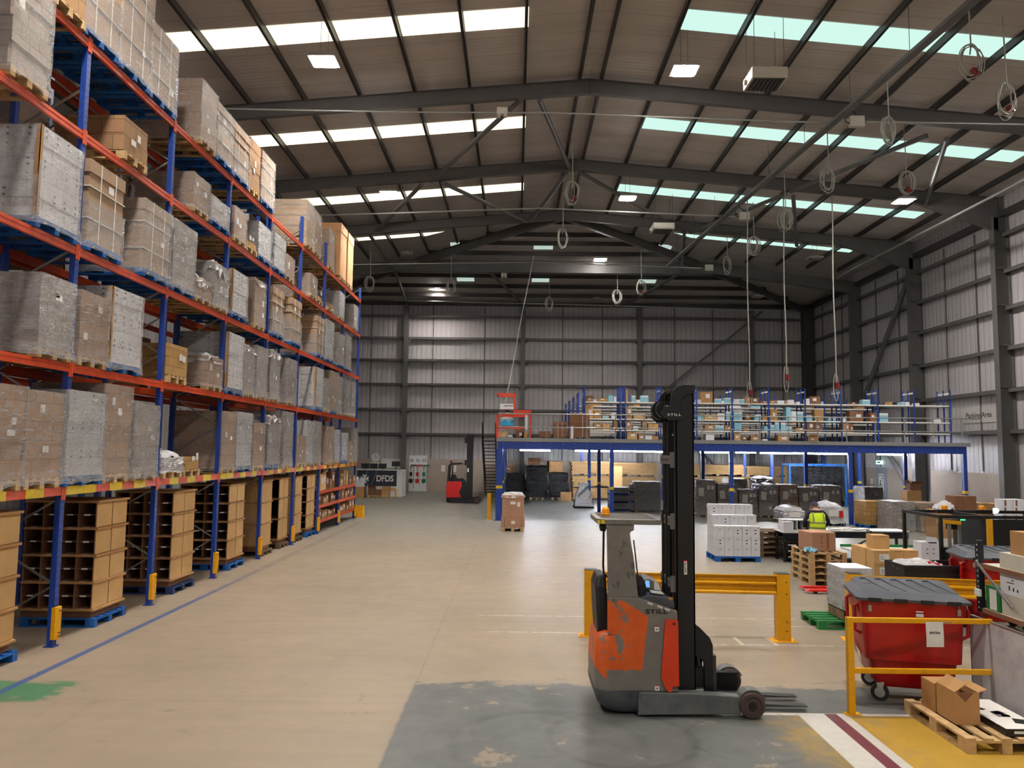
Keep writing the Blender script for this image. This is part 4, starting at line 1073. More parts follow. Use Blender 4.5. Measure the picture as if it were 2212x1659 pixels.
BX = [
(A, 3, 'white', 195, 255, 243), (A, 3, 'brown', 265, 435, 122), (A, 3, 'blue', 470, 580, 232), (A, 3, 'white', 585, 624, 265), (A, 3, 'blue', 632, 735, 217), (A, 3, 'white', 778, 862, 238), (A, 3, 'blue', 866, 950, 236), (A, 3, 'brown', 960, 1035, 200), (A, 3, 'dark', 1042, 1180, 215),
(A, 3, 'dark', 1200, 1310, 272), (A, 3, 'brown', 1352, 1450, 260), (A, 3, 'white', 1475, 1580, 260), (A, 3, 'brown', 1600, 1625, 262), (A, 3, 'white', 1632, 1735, 250), (A, 3, 'white', 1780, 1830, 297), (A, 3, 'white', 1930, 1985, 230), (A, 3, 'dark', 1998, 2155, 195), (A, 3, 'blue', 2165, 2205, 275),
(A, 2, 'blue', 205, 295, 505), (A, 2, 'tan', 310, 508, 485), (A, 2, 'white', 515, 630, 463), (A, 2, 'blue', 655, 735, 437), (A, 2, 'blue', 778, 840, 445), (A, 2, 'blue', 844, 910, 445), (A, 2, 'dark', 960, 1050, 485), (A, 2, 'blue', 1115, 1210, 487), (A, 2, 'brown', 1230, 1315, 500), (A, 2, 'brown', 1358, 1470, 395),
(A, 2, 'blue', 1612, 1684, 368), (A, 2, 'white', 1690, 1770, 430), (A, 2, 'blue', 1785, 1880, 437), (A, 2, 'blue', 1932, 2025, 500), (A, 2, 'brown', 2065, 2205, 405),
(A, 1, 'brown', 320, 470, 650), (A, 1, 'blue', 480, 620, 660), (A, 1, 'brown', 635, 735, 660), (A, 1, 'blue', 785, 900, 612), (A, 1, 'brown', 935, 1025, 698), (A, 1, 'blue', 1262, 1318, 672), (A, 1, 'blue', 1358, 1425, 648), (A, 1, 'blue', 1430, 1500, 600), (A, 1, 'blue', 1525, 1605, 605), (A, 1, 'blue', 1612, 1700, 680), (A, 1, 'brown', 1770, 1900, 695), (A, 1, 'dark', 1942, 2055, 605), (A, 1, 'dark', 2062, 2175, 605),
(A, 0, 'white', 335, 465, 797), (A, 0, 'tan', 785, 885, 775), (A, 0, 'dark', 892, 985, 835), (A, 0, 'brown', 1050, 1205, 818), (A, 0, 'white', 1235, 1318, 873), (A, 0, 'brown', 1480, 1660, 820), (A, 0, 'open', 1960, 2120, 840),
(B_, 3, 'dark', 150, 205, 385), (B_, 3, 'blue', 285, 375, 350), (B_, 3, 'brown', 600, 640, 375), (B_, 3, 'blue', 745, 790, 378), (B_, 3, 'white', 795, 845, 378), (B_, 3, 'white', 925, 965, 405),
(B_, 2, 'white', 55, 95, 560), (B_, 2, 'dark', 130, 290, 490), (B_, 2, 'dark', 375, 462, 510), (B_, 2, 'blue', 488, 590, 512), (B_, 2, 'white', 1165, 1220, 575), (B_, 1, 'brown', 52, 125, 630), (B_, 1, 'dark', 130, 175, 645),
(C_, 3, 'open', 490, 590, 285), (C_, 3, 'white', 600, 650, 350), (C_, 3, 'brown', 690, 835, 295), (C_, 3, 'blue', 842, 920, 250), (C_, 3, 'white', 930, 972, 270), (C_, 2, 'tan', 475, 600, 410), (C_, 2, 'brown', 612, 730, 490), (C_, 2, 'blue', 750, 845, 580), (C_, 2, 'white', 895, 972, 530), (C_, 1, 'brown', 612, 745, 690), (C_, 1, 'tan', 758, 865, 708), (C_, 1, 'brown', 930, 985, 665),
(C_, 3, 'tan', 1122, 1150, 140), (C_, 3, 'blue', 1210, 1275, 255), (C_, 3, 'white', 1290, 1352, 325), (C_, 3, 'blue', 1360, 1480, 255), (C_, 2, 'brown', 1125, 1215, 440), (C_, 2, 'tan', 1245, 1430, 545), (C_, 1, 'brown', 1125, 1215, 665), (C_, 1, 'white', 1235, 1320, 745), (C_, 1, 'brown', 1380, 1450, 655), (C_, 1, 'tan', 1480, 1640, 703), (C_, 0, 'tan', 1145, 1300, 835), (C_, 0, 'brown', 1325, 1425, 870), (C_, 0, 'white', 1430, 1535, 895), (C_, 0, 'brown', 1540, 1640, 900)]
rows = {}
for (ox, oy, s), lv, look, a, b, yt in BX:
    x0 = W(ox + a / s, oy + yt / s, SY + .03)[0]; x1, z = W(ox + b / s, oy + yt / s, SY + .03)
    rows.setdefault(lv, []).append((x0, x1, max(.09, z - SH[lv]), look))
CN = {'brown': 'brown carton', 'dark': 'dark brown carton', 'tan': 'tan carton', 'blue': 'pale blue carton', 'white': 'white carton', 'open': 'open brown carton'}
for lv, L in rows.items():
    L.sort()
    for i, (x0, x1, h, look) in enumerate(L):
        for ux in UX:                                   # keep clear of the uprights
            if x0 < ux + .03 and x1 > ux - .03:
                if (x0 + x1) / 2 < ux: x1 = ux - .035
                else: x0 = ux + .035
        if i + 1 < len(L): x1 = min(x1, L[i + 1][0] - .008)
        if x1 - x0 < .06: x1 = x0 + .06
        if lv < 3: h = min(h, SH[lv + 1] - SH[lv] - .065)
        d = rnd.uniform(.3, .5)
        kth = (ORD[i] if i < len(ORD) else ['seventeenth', 'eighteenth', 'nineteenth', 'twentieth', 'twenty-first', 'twenty-second', 'twenty-third', 'twenty-fourth', 'twenty-fifth', 'twenty-sixth', 'twenty-seventh', 'twenty-eighth', 'twenty-ninth', 'thirtieth', 'thirty-first', 'thirty-second', 'thirty-third', 'thirty-fourth', 'thirty-fifth'][i - 16])
        nm = '%s on mezzanine %s, %s along from the stair end' % (CN[look], SHN[lv], kth)
        carton(x1 - x0, d, h, 'brown' if look == 'open' else look, (x0 + x1) / 2, SY + .045 + d / 2, SH[lv] + .002, nm, 'cartons on the mezzanine shelving', open_=(look == 'open'), lab=rnd.random() < .75)
# smaller cartons stacked on others
def stackbox(o, s, lv, look, a, b, yt, yb, label):
    x0, zb = W(o + a / s, 830 + yb / s if o == 1480 else 820 + yb / s, SY + .05); x1, zt = W(o + b / s, 830 + yt / s if o == 1480 else 820 + yt / s, SY + .05)
    return x0, x1, zb, zt
# second and third rows carry a few cartons, seen over the front row
k = 0
for y, nm in ((36.93, 'second'), (39.93, 'third')):
    for q in range(9):
        x = 3.6 + q * 1.62 + rnd.uniform(-.2, .2); 
        xx = min((abs(x - (UX[0] + 2.35 * i)), UX[0] + 2.35 * i) for i in range(7))
        if xx[0] < .42: x = xx[1] + .45
        lv = rnd.choice([1, 2, 3, 3]); look = rnd.choice(['brown', 'dark', 'white', 'brown', 'blue'])
        w_ = rnd.uniform(.3, .6); h = rnd.uniform(.18, .36)
        carton(w_, .45, h, look, x, y + .32, SH[lv] + .002, '%s on %s mezzanine row, %s, %s along from the stair end' % (CN[look], nm, SHN[lv], ORD[q]), 'cartons on the rear mezzanine rows')
# flat-packed brown bundles at the stair end of the deck
for i, (px0, px1, yt, yd, l) in enumerate(((1231, 1275, 892, 32.7, 'tall strapped bundle of brown flat-packed cartons behind the mezzanine rail'), (1196, 1226, 911, 33.3, 'shorter strapped bundle of brown flat-packed cartons behind the rail'), (1165, 1190, 932, 33.6, 'small brown carton pile behind the mezzanine rail'))):
    x0, z = W(px0, yt, yd); x1, _ = W(px1, yt, yd); w_ = x1 - x0
    t = thing('flat_pack_bundle', l, 'cardboard bundle', (x0, yd, DZ + .002), 0, 'bundles at the stair end of the mezzanine')
    mb = MB()
    for k in range(3): mb.box(k * (w_ - .08) / 2, 0, 0, k * (w_ - .08) / 2 + .08, .5, .06)
    mb.box(0, 0, .06, w_, .5, .08); mb.build('pallet', M['woodold'], t)
    mb = MB(); RR = []; uv = []; zz = .081; H = z - DZ; n = max(3, int(H / .14))
    for k in range(n):
        e = rnd.uniform(0, .03); RR += [rect_ring(e, w_ - e, .01 + e, .48, zz), rect_ring(e, w_ - e, .01 + e, .48, zz + (H - .08) / n)]; uv += [zz, zz + (H - .08) / n]; zz += (H - .08) / n
    mb.rings([[(p[0], p[1], p[2]) for p in r] for r in RR], 0, uv=uv); mb.build('cardboard', [M['carddark']], t)
    mb = MB(); mb.box(w_ * .62, -.004, .081, w_ * .64, .002, H); mb.build('strapping', [M['paper']], t)
# orange-red pallet gate and poster at the left end
g = thing('pallet_gate', 'orange red tubular pallet gate at the mezzanine edge above the stairs', 'gate', (0, 0, 0))
def gx(px): return W(px, 900, MY + .35)[0]
for yy in (MY + .35, MY + 1.6):
    mb = MB(); x0, x1, x2 = gx(1074), gx(1111), gx(1146); b = DZ + .002
    for a, c in (((x0, b), (x0, DZ + .96)), ((x0, DZ + .96), (x2, DZ + .96)), ((x2, b), (x2, DZ + 1.13)), ((x1, DZ + 1.13), (x2, DZ + 1.13)), ((x1, DZ + 1.0), (x1, DZ + 1.83)), ((x0, DZ + 1.83), (x1, DZ + 1.83)), ((x0, DZ + .45), (x2 - .2, DZ + .45))):
        mb.bar((a[0], yy, a[1]), (c[0], yy, c[1]), .07, .07, up=(0, 1, 0))
    mb.build('side_frame', [M['gatered']], g)
mb = MB()
for x, z in ((x0, DZ + 1.83), (x1, DZ + 1.83), (x2, DZ + 1.13)): mb.bar((x, MY + .36, z), (x, MY + 1.59, z), .06, .06)
mb.build('cross_tube', [M['gatered']], g)
x0, z1 = W(1080, 872, 33.7); x1, z0 = W(1109, 919, 33.7); w_ = x1 - x0; H = z1 - z0
po = thing('banner_poster', 'white banner poster with a portrait and blue foot, behind the gate', 'poster', (x0, 33.7, DZ), 0)
mb = MB(); mb.box(0, 0, z0 - DZ, w_, .012, z1 - DZ); zz = z0 - DZ
mb.box(0, -.002, zz + H * .36, w_, 0, zz + H * .74, 1)                                            # dark picture band
P = [(w_ * .55 + w_ * .17 * math.cos(a), zz + H * .55 + w_ * .23 * math.sin(a)) for a in [2 * PI * i / 14 for i in range(14)]]; mb.prism(P, 'y', -.004, -.002, 2)
P = [(w_ * .55 + w_ * .19 * math.cos(a), zz + H * .60 + w_ * .2 * math.sin(a)) for a in [PI * i / 8 for i in range(9)]]; mb.prism(P, 'y', -.005, -.0025, 3)
mb.prism([(w_ * .2, zz + H * .36), (w_ * .9, zz + H * .36), (w_ * .75, zz + H * .45), (w_ * .35, zz + H * .45)], 'y', -.005, -.0025, 0)
mb.box(0, -.002, zz, w_, 0, zz + H * .3, 4); mb.prism([(0, zz + H * .1), (w_ * .4, zz + H * .28), (w_ * .6, zz + H * .12), (w_, zz + H * .25), (w_, zz + H * .3), (0, zz + H * .3)], 'y', -.004, -.0022, 5)
mb.build('panel', [M['whitecard'], mat('picture_dark', (80, 62, 70), .6), mat('picture_skin', (196, 140, 120), .6), M['print'], mat('picture_cyan', (40, 170, 226), .5), M['lightblue']], po)
mb = MB(); mb.cyl((w_ * .5, .03, 0.002), (w_ * .5, .03, z1 - DZ), .015, 6); mb.box(-.02, -.08, .002, w_ + .02, .1, .05); mb.build('stand', M['steel'], po)
text('eppendorf', .1, M['print'], po, face_cam(w_ * .66, -.003, zz + H * .92), 'lettering')
for i, (px, w_, h, look) in enumerate(((1085, .5, .3, 'tan'), (1100, .3, .16, 'white'), (1123, .35, .42, 'dark'), (1132, .3, .3, 'brown'))):
    carton(w_, .4, h, look, W(px, 930, 34.3)[0], 34.2 + .0 * i, DZ + .002, '%s on the deck behind the red gate, %s along' % (CN[look], ORD[i]), 'cartons behind the gate', lab=(i == 2))

# ================================================================== under the mezzanine
def gbase(px, py): return G(px, py)
BW = [(1093, 1135, 1023, 45.2), (1137, 1183, 1008, 45.0), (1187, 1228, 1022, 45.2)]
for i, (a, b, yt, y) in enumerate(BW):
    x0, z = W(a, yt, y); x1 = W(b, yt, y)[0]; w_ = x1 - x0
    t = thing('black_wrapped_pallet', '%s of three pallets wrapped in black film by the stairs' % ('leftmost', 'tallest middle', 'rightmost')[i], 'pallet load', (x0, y, 0), 0, 'black wrapped pallets under the mezzanine')
    pm, pw = pallet_mesh('w'); put('pallet', pm, t, loc=(w_ / 2 - .4, .02, 0), rz=-PI / 2)
    mb = MB(); RR = []
    for k in range(10):
        u = k / 9; e = .07 * math.sin(u * 9 + i) * .4 + (.1 * (u - .7) if u > .7 else 0)
        RR.append(rect_ring(e, w_ - e, 0.02 + e, 1.15 - e, .13 + (z - .13) * u, 7, .025, .02 if 0 < k < 9 else .012))
    RR.append(rect_ring(.25, w_ - .25, .3, .9, z + .03, 7, .03, .03)); mb.rings(RR); mb.build('black_wrap', M['blackfilm'], t, smooth=True)
x, z = W(1199, 1027, 45.4); carton(.8, .6, .62, 'brown', x, 45.75, 1.6, 'brown carton lying on the rightmost black wrapped pallet', lab=False, rz=.15)
x, z = W(1150, 1008, 45.4); carton(.7, .7, .2, 'dark', x + .1, 45.6, 2.03, 'flattened open carton on the tallest black wrapped pallet', open_=True, lab=False)
x, z = W(1102, 1020, 45.4); carton(.5, .5, .3, 'brown', x, 45.6, 1.6, 'small brown carton on the leftmost black wrapped pallet', rz=-.3)
carton(.62, .4, .5, 'brown', W(1222, 1070, 44.6)[0], 44.4, 0.0, 'small brown carton on the floor right of the black pallets', lab=False)
def flatpack(px0, px1, yt, yb, y, label, jag=True):
    x0, z1 = W(px0, yt, y); x1, z0 = W(px1, yb, y); w_ = x1 - x0; z0 = max(0, z0)
    t = thing('flat_pack_stack', label, 'cardboard stack', (x0, y, z0), 0, 'flat-packed cardboard stacks under the mezzanine')
    mb = MB()
    for k in range(4):
        xx = k * (w_ - .14) / 3; mb.box(xx, 0.03, 0, xx + .14, 1.0, .09)
    mb.box(0, .03, .09, w_, 1.0, .11); mb.build('pallet', M['wood'], t)
    mb = MB(); RR = []; uv = []; z = .111; H = z1 - z0; n = max(4, int((H - .11) / .05)); dz = (H - .11 - .005) / n
    for k in range(n):
        e0, e1, f = rnd.uniform(-.05, .05), rnd.uniform(-.05, .05), rnd.uniform(0, .03)
        RR += [rect_ring(e0, w_ + e1, .02 + f, 1.0, z), rect_ring(e0, w_ + e1, .02 + f, 1.0, z + dz)]; uv += [z, z + dz]; z += dz
    mb.rings(RR, 0, uv=uv); mb.build('cardboard', [M['st_flat']], t)
    return t
for (a, b, yt, yb, y, l) in ((1237, 1322, 1054, 1080, 45.3, 'bottom stack of flat tan cardboard right of the black pallets'), (1237, 1322, 1028, 1053.5, 45.3, 'middle stack of flat tan cardboard right of the black pallets'), (1235, 1320, 997, 1027.5, 45.3, 'top stack of flat tan cardboard right of the black pallets'),
        (1327, 1418, 1056, 1080, 45.6, 'bottom stack of flat tan cardboard behind the white crates'), (1327, 1418, 1030, 1055.5, 45.6, 'middle stack of flat tan cardboard behind the white crates'), (1325, 1419, 1000, 1029.5, 45.6, 'top stack of flat tan cardboard behind the white crates'),
        (1520, 1608, 1029, 1082, 46.2, 'lower brown cardboard stack behind the wrapped pallet row'), (1520, 1608, 1004, 1028.5, 46.2, 'upper brown cardboard stack behind the wrapped pallet row'),
        (1613, 1701, 1031, 1082, 46.6, 'lower pale cardboard stack beside the black tarpaulin'), (1613, 1701, 1007, 1030.5, 46.6, 'upper pale cardboard stack beside the black tarpaulin'), (1436, 1512, 1003, 1030, 46.4, 'upper cardboard stack half hidden by the truck mast'), (1436, 1512, 1031, 1082, 46.4, 'lower cardboard stack half hidden by the truck mast')):
    flatpack(a, b, yt, yb, y, l)
x0, z1 = W(1326, 1007, 44.6); x1, z0 = W(1345, 1080, 44.6)
mb = MB(); mb.bx(((x0 + x1) / 2, 44.75, z1 / 2), (x1 - x0, .03, z1), rx=-.05); tag(mb.build('cardboard_sheet', [M['cardpale']]), 'upright tan cardboard sheet leaning on the flat stacks', 'cardboard')
# tied clear bag
x0 = W(1240, 1090, 39.0)[0]; x1 = W(1283, 1090, 39.0)[0]; w_ = x1 - x0
t = thing('bagged_pallet', 'pallet under a tied clear bag, alone on the floor', 'pallet load', (x0, 38.95, 0))
mb = MB(); mb.box(0, 0, 0, w_, .9, .09); mb.build('pallet', M['blackplastic'], t)
mb = MB(); mb.box(.15, .12, .091, w_ - .15, .8, .62); mb.build('carton', M['card'], t)
mb = MB(); RR = []
for k in range(9):
    u = k / 8; e = (.02, .04, .08, .1, .12, .22, .3, .34, .3)[k]; RR.append(rect_ring(e * .9, w_ - e * .8, e, .9 - e, .09 + 1.15 * u, 6, .03, .02))
mb.rings(RR, cap=(False, True)); mb.build('clear_bag', M['filmthick'], t, smooth=True)
# stacked white crates on dark blue bases
for (a, b, yt, yb, y, l) in ((1318, 1357, 1053, 1104, 37.5, 'left'), (1365, 1411, 1046, 1106, 37.0, 'right')):
    x0 = W(a, yb, y)[0]; x1 = W(b, yb, y)[0]; w_ = x1 - x0; H = W(a, yt, y)[1] / 3
    for k in range(3):
        t = thing('wrapped_crate', '%s white wrapped crate on dark blue base, %s stack behind the reach truck' % (('bottom', 'middle', 'top')[k], l), 'crate', (x0, y, k * (H + .003)), 0, 'white wrapped crates under the mezzanine')
        mb = MB(); mb.box(-.02, -.02, 0, w_ + .02, 1.0, .1); mb.build('base', M['palnavy'], t, bevel=.01)
        mb = MB(); stack_mb(1.0, w_, H - .11, .2, .004, mb, .101); mb.v = [(p[0] + w_, p[1], p[2]) for p in mb.v]; arrows(mb, 1, w_, H - .1, .1, 1, 4, 2, False, 0.0); mb.build('crate', [M['st_white'], M['print']], t)
        mb = MB(); mb.rings([rect_ring(-.015, w_ + .015, -.015, .99, .12 + (H - .13) * q / 3, 5, .008, 0) for q in range(4)], cap=(False, True)); mb.build('stretch_wrap', M['filmgrey'], t)
load('wrapwhite', 'w', W(1427, 1040, 36.6)[0], 36.6, 37.6, 0, 1.45, 'tall white wrapped cartons beside the truck mast, under the mezzanine', 'wrapped pallets under the mezzanine', rz=0)
# row of labelled wrapped pallets
row = [(1503, 1547, 1037, 'wrapgrey'), (1550, 1593, 1046, 'wrapgrey'), (1597, 1636, 1058, 'wrapgrey'), (1639, 1680, 1049, 'drapedcap'), (1684, 1723, 1047, 'wrapbrown'), (1726, 1767, 1053, 'wrapgrey'), (1770, 1818, 1049, 'wrapgrey')]
def facing(kind, pal, x0, x1, y, h, label, group, notes=True, z=0.0):
    t = load(kind, pal, x0, 0, x1 - x0, z, h, label, group, rz=-PI / 2); t.location = (x0, y, z); t.rotation_euler = (0, 0, -PI / 2)
    w_ = x1 - x0; t.location = (x1 - w_, y, z)
    # local Y runs along -X after the turn, so start from the right-hand end
    t.rotation_euler = (0, 0, -PI / 2); t.location = (x0, y, z)
    return t
for i, (a, b, yt, kind) in enumerate(row):
    y = 34.9; x0, z = W(a, yt, y); x1 = W(b, yt, y)[0]; w_ = x1 - x0
    t = load(kind, 'w', 0, 0, w_, 0, z, '%s wrapped pallet with paper notes, counted from the truck mast along the row' % ORD[i], 'noted wrapped pallets in a row under the mezzanine', rz=-PI / 2)
    t.location = (x0, y, 0)
    mb = MB()
    for (u, v, pw, ph, an) in ((.1 + .1 * rnd.random(), .68, .24, .36, .1), (.55, .8, .12, .16, 0), (.75, .8, .12, .16, 0), (.5, .3, .14, .14, 0)):
        M4 = Matrix.Translation((.03, w_ * u + pw / 2, z * v)) @ Matrix.Rotation(an * rnd.uniform(-1, 1), 4, 'X')
        mb.pts([M4 @ Vector(p) for p in ((0, -pw / 2, -ph / 2), (0, pw / 2, -ph / 2), (0, pw / 2, ph / 2), (0, -pw / 2, ph / 2))], [(0, 1, 2, 3)])
    mb.build('paper_note', M['paper'], t)
for (a, b, yt, kind, l) in ((1566, 1622, 1034.5, 'arrows', 'white carton load showing above the second and third noted pallets'), (1628, 1680, 1034, 'drapedcap', 'film topped white load showing above the fourth noted pallet'), (1840, 1934, 1052, 'wrapgrey', 'wide wrapped load with paper labels below the exit door')):
    y = 36.9; x0, z = W(a, yt, y); x1 = W(b, yt, y)[0]
    t = load(kind, 'w', 0, 0, x1 - x0, 0, z, l, 'second row of wrapped pallets', rz=-PI / 2); t.location = (x0, y, 0)
# low film covered trays in front of the row
for (a, b, yt, yb, l, red) in ((1688, 1742, 1103, 1131, 'low white film covered tray load behind the packing bench', False), (1776, 1822, 1095, 1136, 'low film covered load with a red label, right of the person', True)):
    y = G(a, yb)[1]; x0, z = W(a, yt, y); x1 = W(b, yt, y)[0]; w_ = x1 - x0
    t = load('lowwrap', 'n' if red else 'w', 0, 0, w_, 0, z, l, 'low loads in front of the wrapped row', rz=-PI / 2); t.location = (x0, y, 0)
    mb = MB(); mb.quad((.035, w_ * .3, z * .5), (.035, w_ * .75, z * .5), (.035, w_ * .75, z * .85), (.035, w_ * .3, z * .85)); mb.build('paper_note', M['paper'], t)
    if red: mb = MB(); mb.quad((.036, w_ * .78, z * .45), (.036, w_ * .97, z * .45), (.036, w_ * .97, z * .8), (.036, w_ * .78, z * .8)); mb.build('red_label', M['redpaint'], t)
# blue stillage covered by black tarpaulin
x0, zt = W(1704, 1004, 42.5); x1 = W(1828, 1004, 42.5)[0]
t = thing('covered_stillage', 'blue topped stillage hung with black tarpaulin under the mezzanine', 'stillage', (0, 0, 0))
mb = MB(); mb.bar((x0, 42.5, zt), (x1, 42.5, zt), .06, .12); mb.bar((x0, 43.7, zt), (x1, 43.7, zt), .06, .12)
for x in (x0 + .05, x1 - .05):
    mb.bar((x, 42.53, zt), (x, 43.67, zt), .06, .1)
    for yy in (42.5, 43.7): mb.box(x - .05, yy - .03, 0, x + .05, yy + .03, zt - .06)
mb.build('frame', M['palblue'], t)
mb = MB(); n = 26; P = []
for k in range(n + 1):
    for q in range(6):
        P.append((x0 + .08 + (x1 - x0 - .3) * k / n, 42.42 - .08 * q / 5 + .05 * math.sin(k * 1.7 + q * .6), (zt - .1) - (zt - .5) * q / 5 * (.9 + .1 * math.sin(k))))
mb.pts(P, [(k * 6 + q, (k + 1) * 6 + q, (k + 1) * 6 + q + 1, k * 6 + q + 1) for k in range(n) for q in range(5)]); mb.build('tarpaulin', M['blackfilm'], t, smooth=True)
# yellow bollards in front of the corner post
for px, l in ((1056, 'left'), (1075.5, 'right')):
    x, y = G(px, 1122)
    t = thing('bollard', '%s of two square yellow bollards by the corner post' % l, 'bollard', (x, y, 0), 0, 'yellow bollards')
    mb = MB(); mb.box(-.075, -.075, .012, .075, .075, 1.08); mb.build('post', M['yellow'], t, bevel=.008)
    mb = MB(); mb.box(-.12, -.12, 0, .12, .12, .0119); mb.build('base_plate', M['yellow'], t)
mb = MB(); x, y = -.95, 31.5
# ================================================================== reach truck in the foreground
def off(mb, t):
    l = t.location; mb.v = [(p[0] - l[0], p[1] - l[1], p[2] - l[2]) for p in mb.v]; return mb
def part(mb, name, mats, t, **k): return off(mb, t).build(name, mats, t, **k)
def truck_paint():
    m = NT('truck_body_paint'); c = m.coord(); sp = m.n('ShaderNodeSeparateXYZ'); m.t.links.new(c, sp.inputs[0]); x, y, z = sp.outputs
    x = m.math('ADD', x, 1.7)
    n = m.noise(c, 7., 5, .6); n2 = m.noise(m.scalev(c, 9, 9, 5), 1., 5, .7); j = m.math('MULTIPLY', m.math('SUBTRACT', n2, .5), .16)
    def gt(v, e): return m.ramp(v, e - .006, e + .006)
    def lt(v, e): return m.math('SUBTRACT', 1.0, gt(v, e))
    zj = m.math('ADD', z, j)
    right = m.math('SUBTRACT', x, m.math('MULTIPLY', m.math('SUBTRACT', z, .49), .118))        # straight raked edge of the colour field
    a = m.math('MULTIPLY', lt(right, 1.422), lt(m.math('ADD', z, m.math('MULTIPLY', x, .6)), 1.965))
    low = m.math('ADD', zj, m.math('MULTIPLY', lt(x, 1.12), .0))
    b = m.math('MAXIMUM', gt(low, .5), m.math('MULTIPLY', gt(m.math('ADD', zj, m.math('MULTIPLY', x, .95)), 1.36), lt(x, 1.03)))
    wear = m.math('MULTIPLY', gt(n2, .57), lt(x, 1.27)); wear = m.math('MULTIPLY', wear, gt(z, .6))
    f = m.math('MULTIPLY', m.math('MULTIPLY', a, b), m.math('SUBTRACT', 1.0, wear)); f = m.math('MULTIPLY', f, lt(zj, 1.24))
    grey = m.mix(m.ramp(n, .35, .7), lin((124, 118, 109)), lin((112, 106, 98)))
    scuff = m.math('MULTIPLY', m.math('MULTIPLY', gt(n2, .6), gt(z, 1.2)), .6)
    grey = m.mix(scuff, grey, lin((62, 56, 50)))
    org = m.mix(m.ramp(n, .3, .7), lin((222, 98, 36)), lin((206, 86, 30)))
    return m.done(m.pbsdf(m.mix(f, grey, org), .42, 0, m.bump(m.noise(c, 60, 2), .04), .4))
M['truckpaint'] = truck_paint()
M['truckgrey'] = mat('truck_grey_paint', (120, 114, 106), .45, var=.08, scale=6, dirt=(70, 64, 58), dirt_amt=.35, dscale=9)
M['chassis'] = mat('scuffed_chassis_steel', (86, 90, 92), .48, .25, var=.2, scale=5, dirt=(48, 54, 58), dirt_amt=.7, dscale=4)
M['legsteel'] = mat('worn_leg_steel', (110, 112, 110), .45, .35, var=.2, scale=6, dirt=(46, 54, 58), dirt_amt=.85, dscale=3)
M['wheelbrown'] = mat('worn_tyre', (72, 56, 50), .7, var=.15, scale=8)
M['cover'] = mat('orange_red_cover', (214, 62, 24), .38, var=.05, scale=5)
T = thing('reach_truck', 'grey and orange reach truck with black mast parked in the foreground', 'forklift', (1.7, 9.22, 0))
YN0, YF0 = 8.73, 9.71
def outline(x0, x1, y0, y1, r, n=5, front_r=.02):
    P = []
    for cx, cy, a0, rr in ((x0 + r, y0 + r, PI, r), (x1 - front_r, y0 + front_r, 1.5 * PI, front_r), (x1 - front_r, y1 - front_r, 0, front_r), (x0 + r, y1 - r, .5 * PI, r)):
        for k in range(n): a = a0 + (PI / 2) * k / (n - 1); P.append((cx + rr * math.cos(a), cy + rr * math.sin(a)))
    return P
def zr(P, z): return [(p[0], p[1], z) for p in P]
mb = MB(); mb.rings([zr(outline(1.02, 1.50, YN0 + .06, YF0 - .06, .16), .03), zr(outline(.95, 1.52, YN0, YF0, .17), .10), zr(outline(.905, 1.55, YN0 - .012, YF0 + .012, .17), .2), zr(outline(.9, 1.84, YN0 - .014, YF0 + .014, .17), .272)])
part(mb, 'chassis', [M['chassis']], T, smooth=True)
for y0, y1, nm in ((8.70, 8.83, 'near'), (9.60, 9.73, 'far')):
    mb = MB(); mb.prism([(1.38, .02), (2.5, .045), (2.5, .235), (1.95, .262), (1.38, .268)], 'y', y0, y1)
    mb.box(1.37, y0 - .008, .02, 1.40, y1, .262); part(mb, 'straddle_leg', [M['legsteel']], T, bevel=.012)
    yc = (y0 + y1) / 2; w0, w1 = (y0 - .035, y1 + .02) if nm == 'near' else (y0 - .02, y1 + .035)
    mb = MB(); mb.lathe([(.02, w0 + .012), (.095, w0 + .012), (.1, w0), (.132, w0 + .004), (.142, w0 + .02), (.142, w1 - .02), (.13, w1), (.02, w1)], (2.615, 0, .143), 32, 0, 'y'); mb.cyl((2.615, w0 + .01, .143), (2.615, w0 - .004, .143), .04, 14, 1)
    part(mb, 'load_wheel', [M['wheelbrown'], M['black']], T, smooth=True)
    mb = MB(); PQ = [(2.615 + .165 * math.cos(a), .143 + .165 * math.sin(a)) for a in [math.radians(20 + 150 * k / 12) for k in range(13)]]
    QI = [(2.615 + .15 * math.cos(a), .143 + .15 * math.sin(a)) for a in [math.radians(170 - 150 * k / 12) for k in range(13)]]
    mb.prism(PQ + QI, 'y', w0 + .03, w1 - .005); part(mb, 'wheel_arch', [M['legsteel']], T)
mb = MB(); mb.box(2.40, 9.52, .06, 2.68, 9.585, .265); mb.box(2.38, 9.5, .25, 2.70, 9.59, .268); mb.box(2.38, 9.5, .055, 2.70, 9.59, .07); part(mb, 'wheel_housing', [M['black']], T)
